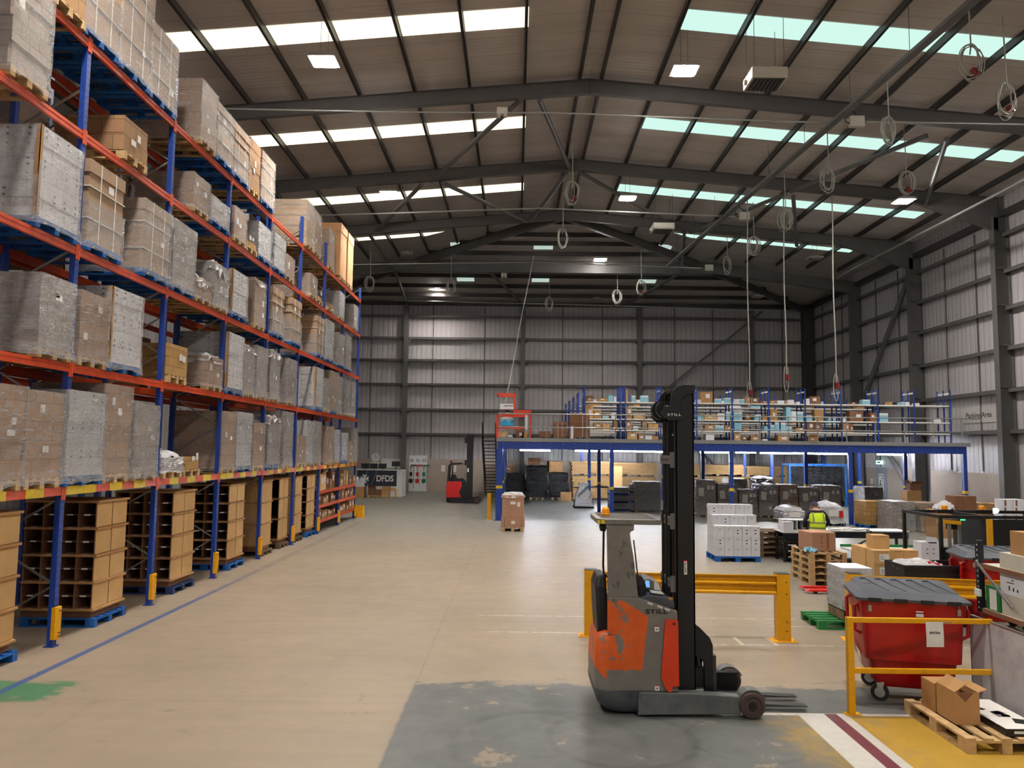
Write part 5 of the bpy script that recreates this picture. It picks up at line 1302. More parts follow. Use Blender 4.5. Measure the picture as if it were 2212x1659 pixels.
# body
o0 = lambda x0, r, z: zr(outline(x0, 1.815, YN0 + .005, YF0 - .005, r), z)
mb = MB(); mb.rings([o0(.905, .15, .273), o0(.905, .15, .55), o0(.925, .15, .78), o0(.96, .15, .85), o0(1.02, .12, .875)])
part(mb, 'rear_body', [M['truckpaint']], T, smooth=True)
mb = MB(); mb.prism([(1.045, .86), (1.815, .86), (1.815, 1.13), (1.60, 1.20), (1.383, 1.272), (1.045, 1.275)], 'y', YN0 + .006, YN0 + .10)
part(mb, 'side_panel', [M['truckpaint']], T, bevel=.012)
mb = MB(); mb.prism([(1.045, .86), (1.815, .86), (1.815, 1.12), (1.045, 1.15)], 'y', YF0 - .1, YF0 - .006); part(mb, 'side_panel', [M['truckpaint']], T, bevel=.012)
mb = MB(); mb.prism([(1.047, 1.26), (1.383, 1.272), (1.352, 1.50), (1.328, 1.733), (1.298, 1.90), (1.288, 1.975), (1.30, 2.0), (1.335, 2.008), (1.337, 2.075), (1.02, 2.075), (1.035, 2.0), (1.044, 1.6)], 'y', YN0 + .01, YN0 + .085)
part(mb, 'guard_pillar', [M['truckpaint']], T, bevel=.012)
mb = MB(); mb.bar((1.392, YN0 + .05, 1.40), (1.335, YN0 + .05, 1.9), .012, .03); part(mb, 'pillar_seal', [M['black']], T)
mb = MB(); mb.prism([(1.672, 1.03), (1.69, 1.045), (1.80, 1.045), (1.815, 1.03), (1.822, .33), (1.75, .325), (1.742, .268), (1.70, .27), (1.66, .33), (1.625, .42)], 'y', YN0 - .022, YN0 + .004); mb.cyl((1.768, YN0 - .024, 1.0), (1.768, YN0 - .02, 1.0), .014, 12, 1)
part(mb, 'battery_cover', [M['cover'], M['black']], T, bevel=.006)
for (x, z, s) in ((1.583, .935, .024), (1.583, .30, .024)):
    mb = MB(); mb.box(x - s, YN0 - .0015, z - s, x + s, YN0 + .004, z + s * 1.1); mb.box(x - s, YN0 - .0022, z + s * 1.1, x + s, YN0 + .004, z + s * 1.4, 2)
    mb.box(x - s * .5, YN0 - .0026, z - s * .12, x + s * .5, YN0 - .001, z + s * .12, 1); mb.box(x - s * .12, YN0 - .0026, z - s * .6, x + s * .12, YN0 - .001, z + s * .6, 1); part(mb, 'warning_sticker', [M['paper'], M['print'], M['redpaint']], T)
text('STILL', .062, M['print'], T, face_cam(1.582 - 1.7, YN0 - .002 - 9.22 + .004, 1.125), 'lettering', 1.75, .002, .0008)
for x, z in ((1.51, 1.212), (1.62, 1.178), (1.70, 1.15)):
    mb = MB(); mb.bx((x, YN0 + .003, z), (.06, .006, .024), ry=.33); part(mb, 'tape_patch', [M['cream']], T)
# overhead guard
mb = MB(); mb.rings([zr(outline(.93, 1.634, YN0, YF0, .14), 2.075), zr(outline(.923, 1.634, YN0 - .004, YF0 + .004, .15), 2.128), zr(outline(.98, 1.60, YN0 + .05, YF0 - .05, .12), 2.13), zr(outline(.98, 1.60, YN0 + .05, YF0 - .05, .12), 2.08)], cap=(False, False))
part(mb, 'guard_frame', [M['truckgrey']], T, smooth=True)
mb = MB()
for k in range(8): y = YN0 + .12 + .105 * k; mb.box(.985, y - .02, 2.085, 1.6, y + .02, 2.125)
mb.box(.99, YN0 + .06, 2.095, 1.2, YF0 - .06, 2.118); part(mb, 'guard_slat', [M['truckgrey']], T)
mb = MB(); mb.lathe([(.052, 2.129), (.056, 2.15), (.05, 2.155), (.046, 2.2), (.03, 2.225), (.01, 2.232)], (1.08, 9.3, 0), 16); part(mb, 'beacon', [M['amber']], T, smooth=True)
mb = MB(); mb.quad((.928, YN0 + .06, 2.082), (.955, YN0 - .001, 2.082), (.955, YN0 - .001, 2.12), (.928, YN0 + .06, 2.12)); mb.box(.965, YN0 - .006, 2.083, 1.005, YN0 - .003, 2.122); part(mb, 'yellow_sticker', [M['tapeyel']], T)
mb = MB(); mb.lathe([(.01, -.03), (.045, -.02), (.058, .01), (.05, .04), (.01, .05)], (.99, YN0 + .15, 2.035), 14, 0, 'x'); part(mb, 'work_lamp', [M['black']], T, smooth=True)
mb = MB(); mb.tube([(1.04, YN0 + .1, 2.05), (1.005, YN0 + .1, 1.98), (1.0, YN0 + .1, 1.6), (1.005, YN0 + .1, 1.52), (1.05, YN0 + .1, 1.48)], .012, 8); part(mb, 'grab_rail', [M['black']], T, smooth=True)
# seat, console
mb = MB(); mb.rings([[(.955 + dx, y, z) for dx, y, z in q] for q in (
    [(0, 8.95, .80), (.16, 8.95, .80), (.16, 9.5, .80), (0, 9.5, .80)], [(-.02, 8.93, 1.1), (.12, 8.93, 1.1), (.12, 9.52, 1.1), (-.02, 9.52, 1.1)], [(-.03, 8.95, 1.35), (.1, 8.95, 1.35), (.1, 9.5, 1.35), (-.03, 9.5, 1.35)], [(.0, 9.0, 1.47), (.1, 9.0, 1.48), (.1, 9.45, 1.48), (.0, 9.45, 1.47)])])
part(mb, 'seat_back', [M['blackplastic']], T, bevel=.035, seg=3)
mb = MB(); mb.box(1.1, 8.95, .86, 1.45, 9.5, .98); part(mb, 'seat_cushion', [M['blackplastic']], T, bevel=.03)
mb = MB(); mb.rings([[(1.41, 8.93, 1.15), (1.52, 8.93, 1.15), (1.52, 9.1, 1.15), (1.41, 9.1, 1.15)], [(1.40, 8.93, 1.38), (1.50, 8.93, 1.38), (1.50, 9.1, 1.38), (1.40, 9.1, 1.38)], [(1.395, 8.95, 1.48), (1.45, 8.95, 1.49), (1.45, 9.08, 1.49), (1.395, 9.08, 1.48)]])
part(mb, 'arm_rest', [M['blackplastic']], T, bevel=.025, seg=3)
mb = MB(); mb.prism([(1.40, 1.14), (1.40, 1.25), (1.52, 1.285), (1.72, 1.262), (1.80, 1.215), (1.81, 1.14)], 'y', 8.85, 9.55); part(mb, 'console', [mat('console_grey', (72, 74, 80), .5, var=.1)], T, bevel=.012)
mb = MB(); mb.prism([(1.50, 1.30), (1.51, 1.41), (1.56, 1.425), (1.68, 1.375), (1.72, 1.29)], 'y', 9.1, 9.5); part(mb, 'display_hood', [M['truckgrey']], T, bevel=.01)
mb = MB(); mb.quad((1.515, 9.098, 1.33), (1.57, 9.098, 1.325), (1.565, 9.098, 1.40), (1.52, 9.098, 1.405)); part(mb, 'display', [emit('screen_blue', (120, 176, 255), 1.0)], T)
mb = MB(); mb.quad((1.62, 9.096, 1.30), (1.70, 9.096, 1.29), (1.675, 9.096, 1.37), (1.62, 9.096, 1.395)); mb.bx((1.62, 8.95, 1.30), (.14, .12, .012), ry=.12); part(mb, 'paperwork', [M['paper']], T)
mb = MB(); mb.cyl((1.75, 8.9, 1.222), (1.75, 8.9, 1.25), .05, 14); part(mb, 'tape_roll', [M['card']], T)
mb = MB(); mb.tube([(1.12, 8.98, 1.24), (1.12, 8.98, 1.34), (1.10, 8.98, 1.38)], .02, 8); mb.lathe([(.01, -.05), (.035, -.02), (.035, .03), (.01, .05)], (1.1, 8.98, 1.4), 10); part(mb, 'steering_knob', [M['black']], T, smooth=True)
# mast
MR = [(8.86, 8.98), (9.46, 9.58)]
for y0, y1 in MR:
    mb = MB(); mb.box(1.83, y0, .25, 2.04, y0 + .02, 3.6); mb.box(1.83, y0, .25, 1.85, y1, 3.6); mb.box(2.02, y0, .25, 2.04, y1, 3.6); mb.box(1.92, y0 + .02, .25, 1.94, y1, 3.6)
    mb.box(1.80, y0 - .02, .25, 1.84, y1, 1.08) if y0 < 9 else None
    part(mb, 'mast_rail', [M['black']], T, bevel=.004)
    yi = y1 + .01 if y0 < 9 else y0 - .09
    mb = MB(); mb.box(1.86, yi, .3, 2.0, yi + .02, 3.52); mb.box(1.86, yi, .3, 1.88, yi + .08, 3.52); mb.box(1.98, yi, .3, 2.0, yi + .08, 3.52); part(mb, 'inner_mast_rail', [M['black']], T)
for y in (9.12, 9.34):
    mb = MB(); mb.cyl((1.80, y, .3), (1.80, y, 2.2), .045, 12); mb.cyl((1.80, y, 2.2), (1.80, y, 3.25), .028, 12); part(mb, 'lift_cylinder', [M['black']], T, smooth=True)
for z in (2.80, 2.10, 1.40):
    mb = MB(); mb.box(1.775, 8.93, z - .05, 1.79, 9.52, z + .05); mb.box(1.775, 8.9, z - .09, 1.86, 8.92, z + .09)
    for k in range(6): mb.cyl((1.7755, 9.02 + .085 * k, z), (1.7735, 9.02 + .085 * k, z), .022, 10, 1)
    part(mb, 'mast_bracket', [mat('bracket_grey_%d' % int(z * 10), (104, 100, 96), .5, var=.1), M['print']], T)
HP = [(2.05, 3.665), (1.92, 3.668), (1.85, 3.645), (1.80, 3.60), (1.768, 3.52), (1.757, 3.42), (1.70, 3.42), (1.68, 3.36), (1.70, 3.29), (1.76, 3.25), (1.88, 3.25), (1.88, 3.48), (1.95, 3.55), (2.05, 3.57)]
for y in (8.83, 9.58):
    mb = MB(); mb.prism(HP, 'y', y, y + .03); part(mb, 'mast_head_plate', [M['black']], T, bevel=.006)
mb = MB(); mb.box(1.86, 8.861, 3.6, 2.05, 9.579, 3.64); part(mb, 'mast_head_bridge', [M['black']], T)
mb = MB(); mb.cyl((1.742, 8.861, 3.345), (1.742, 9.579, 3.345), .045, 16); part(mb, 'mast_drum', [M['blackplastic']], T, smooth=True)
mb = MB(); mb.cyl((1.745, 9.28, 3.39), (1.745, 9.36, 3.39), .115, 20); mb.cyl((1.745, 9.05, 3.39), (1.745, 9.13, 3.39), .1, 20); part(mb, 'chain_pulley', [M['black']], T, smooth=True)
text('STILL', .04, M['paper'], T, face_cam(1.812 - 1.7, 8.828 - 9.22, 3.315), 'lettering', 1.8, .001)
mb = MB(); mb.box(1.83, 9.0, 3.08, 1.86, 9.06, 3.1); part(mb, 'height_sensor', [M['lightblue']], T)
mb = MB(); mb.box(1.915, 8.857, 1.515, 1.95, 8.859, 1.66); mb.box(1.915, 8.856, 1.66, 1.95, 8.859, 1.675, 2)
for k in range(6): mb.box(1.921, 8.855, 1.53 + .021 * k, 1.921 + .012 + .012 * rnd.random(), 8.858, 1.54 + .021 * k, 1)
part(mb, 'warning_sticker', [M['paper'], M['print'], M['redpaint']], T)
# carriage and forks
for y0, y1 in ((8.93, 8.965), (9.44, 9.475)):
    mb = MB(); mb.prism([(2.05, .95), (2.10, .92), (2.22, .80), (2.252, .72), (2.25, .21), (2.16, .21), (2.15, .52), (2.09, .60), (2.05, .60)], 'y', y0, y1); part(mb, 'carriage_plate', [M['black']], T, bevel=.006)
mb = MB(); mb.box(2.18, 8.97, .62, 2.24, 9.435, .70); mb.box(2.18, 8.97, .25, 2.24, 9.435, .33); mb.box(2.06, 8.97, .25, 2.17, 9.435, .45); part(mb, 'carriage_bar', [M['black']], T)
for y in (9.02, 9.36):
    mb = MB(); mb.prism([(2.255, .06), (2.255, .6), (2.295, .6), (2.30, .085), (2.75, .08), (3.31, .058), (3.33, .05), (3.31, .045), (2.7, .04), (2.28, .04)], 'y', y - .055, y + .055); part(mb, 'fork', [mat('fork_steel_%d' % int(y * 100), (70, 72, 72), .45, .5, var=.2)], T, bevel=.004)
mb = MB()
for k in range(5): mb.bx((2.11, 9.05 + .07 * k, .55), (.03, .03, .2), rx=.3 * (k - 2))
part(mb, 'hose', [M['rubber']], T)
mb = MB(); mb.cyl((1.28, YN0 + .1, .03), (1.28, YN0 + .24, .03), .03, 12); mb.lathe([(.02, 9.05), (.1, 9.05), (.115, 9.08), (.115, 9.3), (.1, 9.33), (.02, 9.33)], (1.3, 0, .116), 18, 0, 'y'); part(mb, 'drive_wheel', [M['rubber']], T)

# ================================================================== barriers, bin, guard frame
def barrier(x0, y0, x1, y1, label, base2=True):
    t = thing('crash_barrier', label, 'barrier', (x0, y0, 0), 0, 'yellow crash barriers')
    d = Vector((x1 - x0, y1 - y0, 0)); L = d.length; d.normalize(); a = math.atan2(d.y, d.x)
    for u in (0, L):
        mb = MB(); mb.box(u - .1, -.1, .012, u + .1, .1, 1.02); mb.box(u - .1, -.1, 1.02, u + .1, .1, 1.028, 1)
        for z in (.16, .3, .72, .9): mb.cyl((u + .04, -.1, z), (u + .04, -.103, z), .011, 8, 1)
        mb.build('post', [M['yellow'], M['black']], t, rz=a)
        mb = MB(); mb.box(u - .19, -.15, 0, u + .19, .15, .0119)
        for q in (-.15, .15): mb.cyl((u + q, -.1, .012), (u + q, -.1, .03), .012, 6)
        mb.build('base_plate', [M['yellow']], t, rz=a)
    mb = MB(); P = [(-.06, .70), (-.075, .715), (-.075, .74), (-.02, .775), (-.02, .83), (-.075, .858), (-.075, .88), (-.02, .91), (-.02, .965), (-.075, .985), (-.075, 1.0), (-.06, 1.0), (-.005, .97), (-.005, .77), (-.06, .735)]
    mb.prism(P[::-1], 'x', .101, L - .101); mb.build('w_beam', [M['yellow']], t, rz=a)
barrier(1.21, 12.42, 4.17, 12.25, 'yellow crash barrier standing behind the reach truck')
barrier(5.33, 12.35, 8.3, 11.9, 'yellow crash barrier standing behind the red waste bin')

BT = thing('waste_bin', 'red wheeled waste bin with dark grey lid behind the yellow guard frame', 'bin', (4.74, 9.58, 0), math.radians(-14))
def bin_parts(t, front=True):
    w, d = 1.16, .92
    def rr(w_, d_, z, r=.09, dy=0): return [(p[0], p[1] + dy, z) for p in outline(-w_ / 2, w_ / 2, -d_ / 2, d_ / 2, r, 4, r)]
    mb = MB(); mb.rings([rr(w - .42, d - .34, .17), rr(w - .26, d - .22, .27), rr(w - .10, d - .08, .95), rr(w - .06, d - .05, .98), rr(w - .03, d - .03, 1.0), rr(w - .01, d - .01, 1.19), rr(w - .05, d - .05, 1.19), rr(w - .12, d - .1, .5)], cap=(True, True)); mb.build('body', [M['red']], t, smooth=True)
    mb = MB()                                        # raised hinged lid, lower at the front edge
    L0 = [rr(w + .07, d + .06, 1.185, .06), rr(w + .07, d + .06, 1.215, .06)]
    top = [(p[0] * .97, p[1] * .94 + .01, 1.225 + .035 * (p[1] / d + .5)) for p in rr(w, d, 0, .08)]
    top2 = [(p[0] * .9, p[1] * .84 + .02, 1.27 + .06 * (p[1] / d + .5)) for p in rr(w, d, 0, .12)]
    mb.rings(L0 + [top, top2])
    for k in range(5):
        x = -.36 + .18 * k
        mb.tube([(x - .09, -.02 + .3, 1.325), (x - .02, .29, 1.328), (x + .05, .0, 1.302), (x + .14, -.28, 1.277)], .008, 5)
    mb.tube([(-.5, -.1, 1.27), (-.46, .02, 1.29), (-.36, .05, 1.30)], .012, 5); mb.build('lid', [M['lidgrey']], t, smooth=True)
    mb = MB(); 
    for k in range(4): mb.bx((-.42 + .28 * k, -d / 2 - .035, 1.2), (.14, .025, .05))
    mb.build('lid_catch', [M['blackplastic']], t, bevel=.006)
    for x in (-.47, .47):
        mb = MB(); mb.box(x - .018, -d / 2 - .012, 1.06, x + .018, -d / 2 + .01, 1.13); mb.tube([(x, -d / 2 - .008, 1.12), (x, -d / 2 - .012, 1.19)], .004, 5); mb.build('latch', [M['steel']], t)
    for sx in (-1, 1):
        mb = MB(); x = sx * (w / 2 - .0)
        mb.tube([(x - sx * .03, -.3, 1.13), (x + sx * .03, -.3, 1.09), (x + sx * .03, -.27, .80), (x - sx * .04, -.26, .76)], .022, 8); mb.tube([(x - sx * .03, .25, 1.13), (x + sx * .03, .25, 1.09), (x + sx * .03, .22, .80), (x - sx * .04, .21, .76)], .022, 8); mb.build('handle', [M['red']], t, smooth=True)
    mb = MB(); mb.pts([(-w / 2 + .003, -.12, 1.10), (-w / 2 + .003, -.28, 1.10), (-w / 2 + .022, -.28, 1.02), (-w / 2 + .022, -.12, 1.02)], [(0, 1, 2, 3)], 0); mb.v = [(p[0] - .012, p[1], p[2]) for p in mb.v]; mb.build('yellow_sticker', [M['tapeyel']], t)
    mb = MB(); mb.pts([(-w / 2 + .055, .3, .62), (-w / 2 + .055, -.36, .42), (-w / 2 + .07, -.36, .335), (-w / 2 + .07, .3, .535)], [(0, 1, 2, 3)], 0)
    mb.pts([(-w / 2 + .052, .26, .59), (-w / 2 + .052, .0, .512), (-w / 2 + .064, .0, .455), (-w / 2 + .064, .26, .53)], [(0, 1, 2, 3)], 1); mb.v = [(p[0] - .03, p[1], p[2]) for p in mb.v]; mb.build('side_sticker', [M['paper'], M['lidgrey']], t)
    mb = MB(); mb.box(.02, -d / 2 + .014, 1.075, .1, -d / 2 + .018, 1.09); mb.box(.02, -d / 2 + .015, 1.025, .1, -d / 2 + .021, 1.06); mb.v = [(p[0], p[1] - .02, p[2]) for p in mb.v]; mb.build('label', [M['paper']], t)
    for sx in (-1, 1):
        for sy in (-1, 1):
            cx, cy = sx * .36, sy * .31
            mb = MB(); a = rnd.uniform(-.6, .2); R3 = Matrix.Translation((cx, cy, 0)) @ Matrix.Rotation(a, 4, 'Z')
            mb.lathe([(.02, -.022), (.06, -.024), (.095, -.024), (.1, -.018), (.1, .018), (.095, .024), (.06, .024), (.02, .022)], (0, .03, .1), 20, 0, 'y'); mb.lathe([(.01, -.026), (.058, -.028), (.058, .028), (.01, .026)], (0, .03, .1), 16, 1, 'y')
            mb.v = [tuple(R3 @ Vector(p)) for p in mb.v]; c1 = mb.build('castor', [M['rubber'], M['steel']], t, smooth=True)
            mb = MB(); mb.prism([(-.03, .1), (.02, .08), (.03, .2), (-.045, .235), (-.045, .2)], 'x', -.038, -.03); mb.prism([(-.03, .1), (.02, .08), (.03, .2), (-.045, .235), (-.045, .2)], 'x', .03, .038); mb.box(-.045, -.05, .2, .045, .03, .215)
            mb.v = [(-p[1] * 0 + p[0], p[1], p[2]) for p in mb.v]
            R2 = R3 @ Matrix.Rotation(PI / 2, 4, 'Z'); mb.v = [tuple(R2 @ (Vector(p) + Vector((.03, 0, 0)) * 0 + Vector((0.03, 0, 0)))) for p in mb.v]
            f = mb.build('fork', [M['steel']], c1)
bin_parts(BT)
B2 = dup(BT, (8.1, 13.25, 0), math.radians(-12), 'second red waste bin with grey lid, behind the crash barrier by the machine', sub=kids(BT))
BT['group'] = B2['group'] = 'red waste bins'
GR = thing('guard_frame', 'thin yellow guard frame in front of the red waste bin', 'guard rail', (3.78, 8.9, 0))
mb = MB(); mb.box(-.035, -.035, .008, .035, .035, 1.06); mb.box(-.08, -.06, 0, .1, .06, .008); mb.build('post', [M['yellow']], GR, bevel=.005)
for z in (1.03, .475):
    mb = MB(); mb.box(.036, -.022, z - .028, 1.6, .022, z + .028); mb.build('rail', [M['yellow']], GR, bevel=.005)
mb = MB(); mb.box(1.0, -.03, 1.005, 1.14, -.024, 1.03); mb.build('tape_patch', [M['card']], GR)
PP = thing('paper_sign', 'white paper sheet reading EXTRA taped to the guard frame', 'sign', (4.72, 8.866, .75))
mb = MB(); n = 5; P = []
for k in range(n + 1):
    for q in range(2): P.append((-.098 + .196 * q, -.004 * math.sin(k * .9) , .275 * k / n))
mb.pts(P, [(2 * k, 2 * k + 1, 2 * k + 3, 2 * k + 2) for k in range(n)]); mb.build('sheet', [M['paper']], PP)
text('EXTRA', .034, M['print'], PP, face_cam(0, -.0065, .155), 'lettering', 1.15, .0005, .0006)

# ================================================================== right-hand shelving, board and pallet
SHT = thing('boltless_shelving', 'dark navy slotted post shelving at the right frame edge', 'shelving', (5.45, 9.2, 0))
M['navy'] = mat('navy_slotted_post', (22, 25, 38), .45, .2, var=.15)
for i, (x, y) in enumerate(((0, 0), (0, -1.9), (.75, 0), (.75, -1.9))):
    mb = MB(); mb.box(x - .03, y - .035, 0, x + .03, y + .035, 1.9)
    if i == 0:
        for k in range(30): mb.box(x - .0315, y - .012, .1 + .06 * k, x - .029, y + .004, .118 + .06 * k, 1)
    mb.build('post', [M['navy'], M['paper']], SHT)
for z in (1.64, 1.13, .5):
    mb = MB(); mb.box(-.02, -1.86, z - .05, 0, -.04, z); mb.box(.0, -1.86, z - .018, .72, -.04, z, 1); mb.build('shelf', [M['carddark'], M['cream']], SHT)
mb = MB(); mb.bar((-.035, .02, 1.66), (-.035, -.62, 1.24), .012, .03); mb.build('diagonal_brace', [M['steel']], SHT)
mb = MB(); mb.box(-.045, -.05, .95, .045, .05, 1.08); mb.build('red_tape', [M['socketred']], SHT)
mb = MB(); mb.box(-.05, -.05, 1.26, -.02, .045, 1.34); mb.build('paper_tag', [M['paper']], SHT)
def sidebox(y0, y1, x, z, h, d, look, label, extra=None):
    mb = MB(); mb.box(0, y0, 0, d, y1, h); mats = [M[look], M['print'], M['paper'], M['green']]
    if extra: extra(mb)
    o = mb.build('carton', mats, None, loc=(x, 0, z)); tag(o, label, 'box', 'boxes on the right-hand shelving'); return o
def print1(mb):
    for k, w_ in enumerate((.04, .12)): mb.box(-.002, 8.62, .16 - .03 * k, 0, 8.62 + w_, .17 - .03 * k, 1)
    for k in range(3): mb.box(-.002, 8.55 + .07 * k, .05, 0, 8.57 + .07 * k, .08 + .01 * k, 1)
sidebox(8.15, 8.84, 5.46, 1.642, .17, .4, 'cream', 'cream lidded tray on the top shelf of the navy shelving')
sidebox(8.3, 8.70, 5.5, 1.814, .25, .3, 'card', 'brown carton on the cream tray at the frame edge')
sidebox(7.9, 8.86, 5.47, 1.36, .26, .3, 'whitecard', 'white printed carton on the middle shelf stack', print1)
def gw(mb): mb.box(-.002, 8.92, .01, 0, 9.05, .24, 2)
sidebox(8.86, 9.12, 5.46, 1.132, .27, .22, 'green', 'green and white carton on the middle shelf by the post', gw)
sidebox(7.9, 8.845, 5.47, 1.132, .226, .3, 'cream', 'beige open tray on the middle shelf')
WB = thing('whiteboard', 'large whiteboard leaning against the navy shelving', 'whiteboard', (5.36, 9.25, 0))
mb = MB(); mb.box(-.012, -2.0, .02, .012, 0, 1.02, 0); mb.build('panel', [M['whiteboard']], WB)
mb = MB(); mb.box(-.016, -2.0, 1.015, .016, .0, 1.035); mb.box(-.016, -2.0, 0.001, .016, .0, .02); mb.box(-.016, .0, 0.001, .016, .016, 1.035); mb.build('frame', [M['steel']], WB)
PF = thing('pallet', 'empty looking wooden pallet on the yellow floor, bottom right', 'pallet', (4.42, 7.80, 0))
pm = pallet_mb(.8, 1.2); pm.v = [(p[1], -p[0], p[2]) for p in pm.v]; pm.v = [(p[0], p[1], p[2]) for p in pm.v]; pm.f = [list(f)[::-1] for f in pm.f]
pm.build('deck', [M['wood']], PF)
c = MB()
def opencarton(w, d, h, x, y, z, rz, label):
    t = thing('open_carton', label, 'box', (x, y, z), rz, 'open cartons on the foreground pallet')
    mb = MB(); e = .005
    for a in ((-w / 2, -d / 2, w / 2, -d / 2 + e), (-w / 2, d / 2 - e, w / 2, d / 2), (-w / 2, -d / 2 + e, -w / 2 + e, d / 2 - e), (w / 2 - e, -d / 2 + e, w / 2, d / 2 - e)): mb.box(a[0], a[1], 0, a[2], a[3], h)
    mb.box(-w / 2 + e, -d / 2 + e, 0, w / 2 - e, d / 2 - e, .008); mb.build('carton_body', [M['card']], t)
    mb = MB(); mb.bx((-w / 2 + .06, 0, h + .045), (.15, d * .98, .005), ry=-.62); mb.build('flap', [M['card']], t)
    mb = MB(); mb.bx((w / 2 + .04, 0, h + .015), (.1, d * .96, .005), ry=-.3); mb.build('flap', [M['card']], t)
    mb = MB(); mb.prism([(-w / 2 + .01, h), (w / 2 - .06, h), (-w / 2 + .1, h - .09)], 'y', -d / 2 - .006, -d / 2 - .001); mb.build('flap', [M['carddark']], t)
    return t
opencarton(.245, .36, .32, 4.66, 8.35, .146, 0, 'open brown carton with raised flaps on the foreground pallet')
mb = MB(); mb.box(-.14, -.13, 0, .14, .13, .30); tag(mb.build('carton', [M['card']], None, loc=(4.66, 8.68, .146)), 'closed brown carton behind the open one on the pallet', 'box')
mb = MB(); mb.box(-.2, -.46, 0, .2, .46, .07); mb.box(-.195, -.455, .07, .195, .455, .0712, 1)
for k in range(9):
    x, y = rnd.uniform(-.15, .1), rnd.uniform(-.4, .35); mb.bx((x, y, .0722), (rnd.uniform(.05, .12), rnd.uniform(.06, .2), .0008), rnd.choice([2, 1, 3]), rz=rnd.uniform(-.5, .5))
mb.box(-.12, -.462, .025, -.02, -.46, .05, 1); mb.box(.0, -.462, .03, .03, -.46, .048, 1)
t = thing('framed_print', 'flat black boxed picture lying on the pallet beside the carton', 'picture', (5.05, 8.32, .146), .0)
mb.build('box', [M['black'], M['paper'], mat('print_grey', (120, 114, 122), .5), M['black']], t)
# ================================================================== middle ground: packing area
# ---- pallet of white cartons
PB = thing('blue_pallet', 'bright blue pallet under the stepped white cartons', 'pallet', (5.32, 20.74, 0))
pm2 = MB()
for j in range(3):
    x = (0, .53, 1.06)[j]
    pm2.box(x, 0, 0, x + .14, 1.0, .022)
    for y in (0, .43, .86): pm2.box(x, y, .022, x + .14, y + .14, .1)
for y in (0, .43, .86): pm2.box(0, y, .1, 1.2, y + .14, .122)
for k in range(7): pm2.box(0, k * .15, .122, 1.2, k * .15 + .1, .144)
pm2.build('deck', [M['palblue']], PB)
def white_box_mesh(w, d, h, marks):
    mb = MB(); mb.box(-w / 2, -d / 2, 0, w / 2, d / 2, h)
    def up(x, z, s): mb.tri((x - s, -d / 2 - .001, z), (x + s, -d / 2 - .001, z), (x, -d / 2 - .001, z + s * 1.1), 1)
    def dn(x, z, s): mb.tri((x - s, -d / 2 - .001, z), (x, -d / 2 - .001, z - s * 1.1), (x + s, -d / 2 - .001, z), 1)
    if marks: up(0, .14, .032); dn(0, .08, .032); mb.quad((.07, -d / 2 - .001, .2), (.09, -d / 2 - .001, .2), (.09, -d / 2 - .001, .215), (.07, -d / 2 - .001, .215), 1)
    else: mb.quad((-.02, -d / 2 - .001, .17), (.015, -d / 2 - .001, .17), (.015, -d / 2 - .001, .185), (-.02, -d / 2 - .001, .185), 1)
    for yy in (-.08, .08): mb.quad((-w / 2 - .001, yy, .18), (-w / 2 - .001, yy - .02, .18), (-w / 2 - .001, yy - .02, .195), (-w / 2 - .001, yy, .195), 1)
    mb.box(-w / 2 + .001, -.03, h, w / 2 - .001, .03, h + .0008, 2)
    return mb.mesh('carton', [M['whitecard'], M['print'], M['paper']])
WBX = [white_box_mesh(.228, .3, .262, True), white_box_mesh(.228, .3, .262, False)]
rows_ = ['bottom', 'second', 'third', 'fourth', 'top']
for lv in range(5):
    for r in range(3):
        for c in range(5):
            if lv == 3 and r == 0 or lv == 4 and r < 2: continue
            vis = (r == 0) or c == 0 or (lv == 2 and r == 0) or (lv == 3 and r == 1) or (lv == 4 and r == 2)
            o = bpy.data.objects.new('carton', WBX[0 if rnd.random() < .4 else 1]); COL.objects.link(o)
            o.location = (5.32 + .13 + .2355 * c + rnd.uniform(-.003, .003), 20.74 + .16 + .31 * r + rnd.uniform(-.004, .004), .146 + .2635 * lv)
            tag(o, 'white carton on the blue pallet, %s layer, %s from left, %s row back' % (rows_[lv], ORD[c], ORD[r]), 'box', 'white cartons on the bright blue pallet')
# ---- mid-aisle pallet with two cartons
px0, py0 = -.47, 27.7
t = thing('pallet', 'small wooden pallet alone in the aisle under two brown cartons', 'pallet', (px0, py0, 0))
mb = MB()
for x in (0, .33, .66):
    mb.box(x, 0, 0, x + .12, 1.0, .02)
    for y in (0, .45, .9): mb.box(x, y, .02, x + .12, y + .1, .1)
for y in (0, .45, .9): mb.box(0, y, .1, .78, y + .1, .12)
for k in range(5): mb.box(.0 + .17 * k, 0, .12, .1 + .17 * k, 1.0, .14)
mb.build('deck', [M['wood']], t)
M['cardpink'] = mat('pinkish_cardboard', (176, 132, 106), .75, var=.06, scale=2)
t = thing('carton', 'wide low strapped brown carton on the aisle pallet', 'box', (px0 + .4, py0 + .5, .141))
mb = MB(); mb.box(-.42, -.48, 0, .42, .48, .34); mb.build('carton_body', [M['cardpink']], t, bevel=.008)
mb = MB(); mb.box(-.31, -.484, 0, -.3, .484, .343); mb.box(.30, -.484, 0, .31, .484, .343); mb.build('strapping', [M['black']], t)
mb = MB(); mb.quad((-.06, -.482, .12), (.07, -.482, .12), (.07, -.482, .22), (-.06, -.482, .22)); mb.build('label', [M['paper']], t)
t = thing('carton', 'tall brown carton with plastic sheet on top, upper one on the aisle pallet', 'box', (px0 + .4, py0 + .5, .485))
mb = MB(); mb.box(-.39, -.45, 0, .39, .45, .78); mb.build('carton_body', [M['cardpink']], t, bevel=.012)
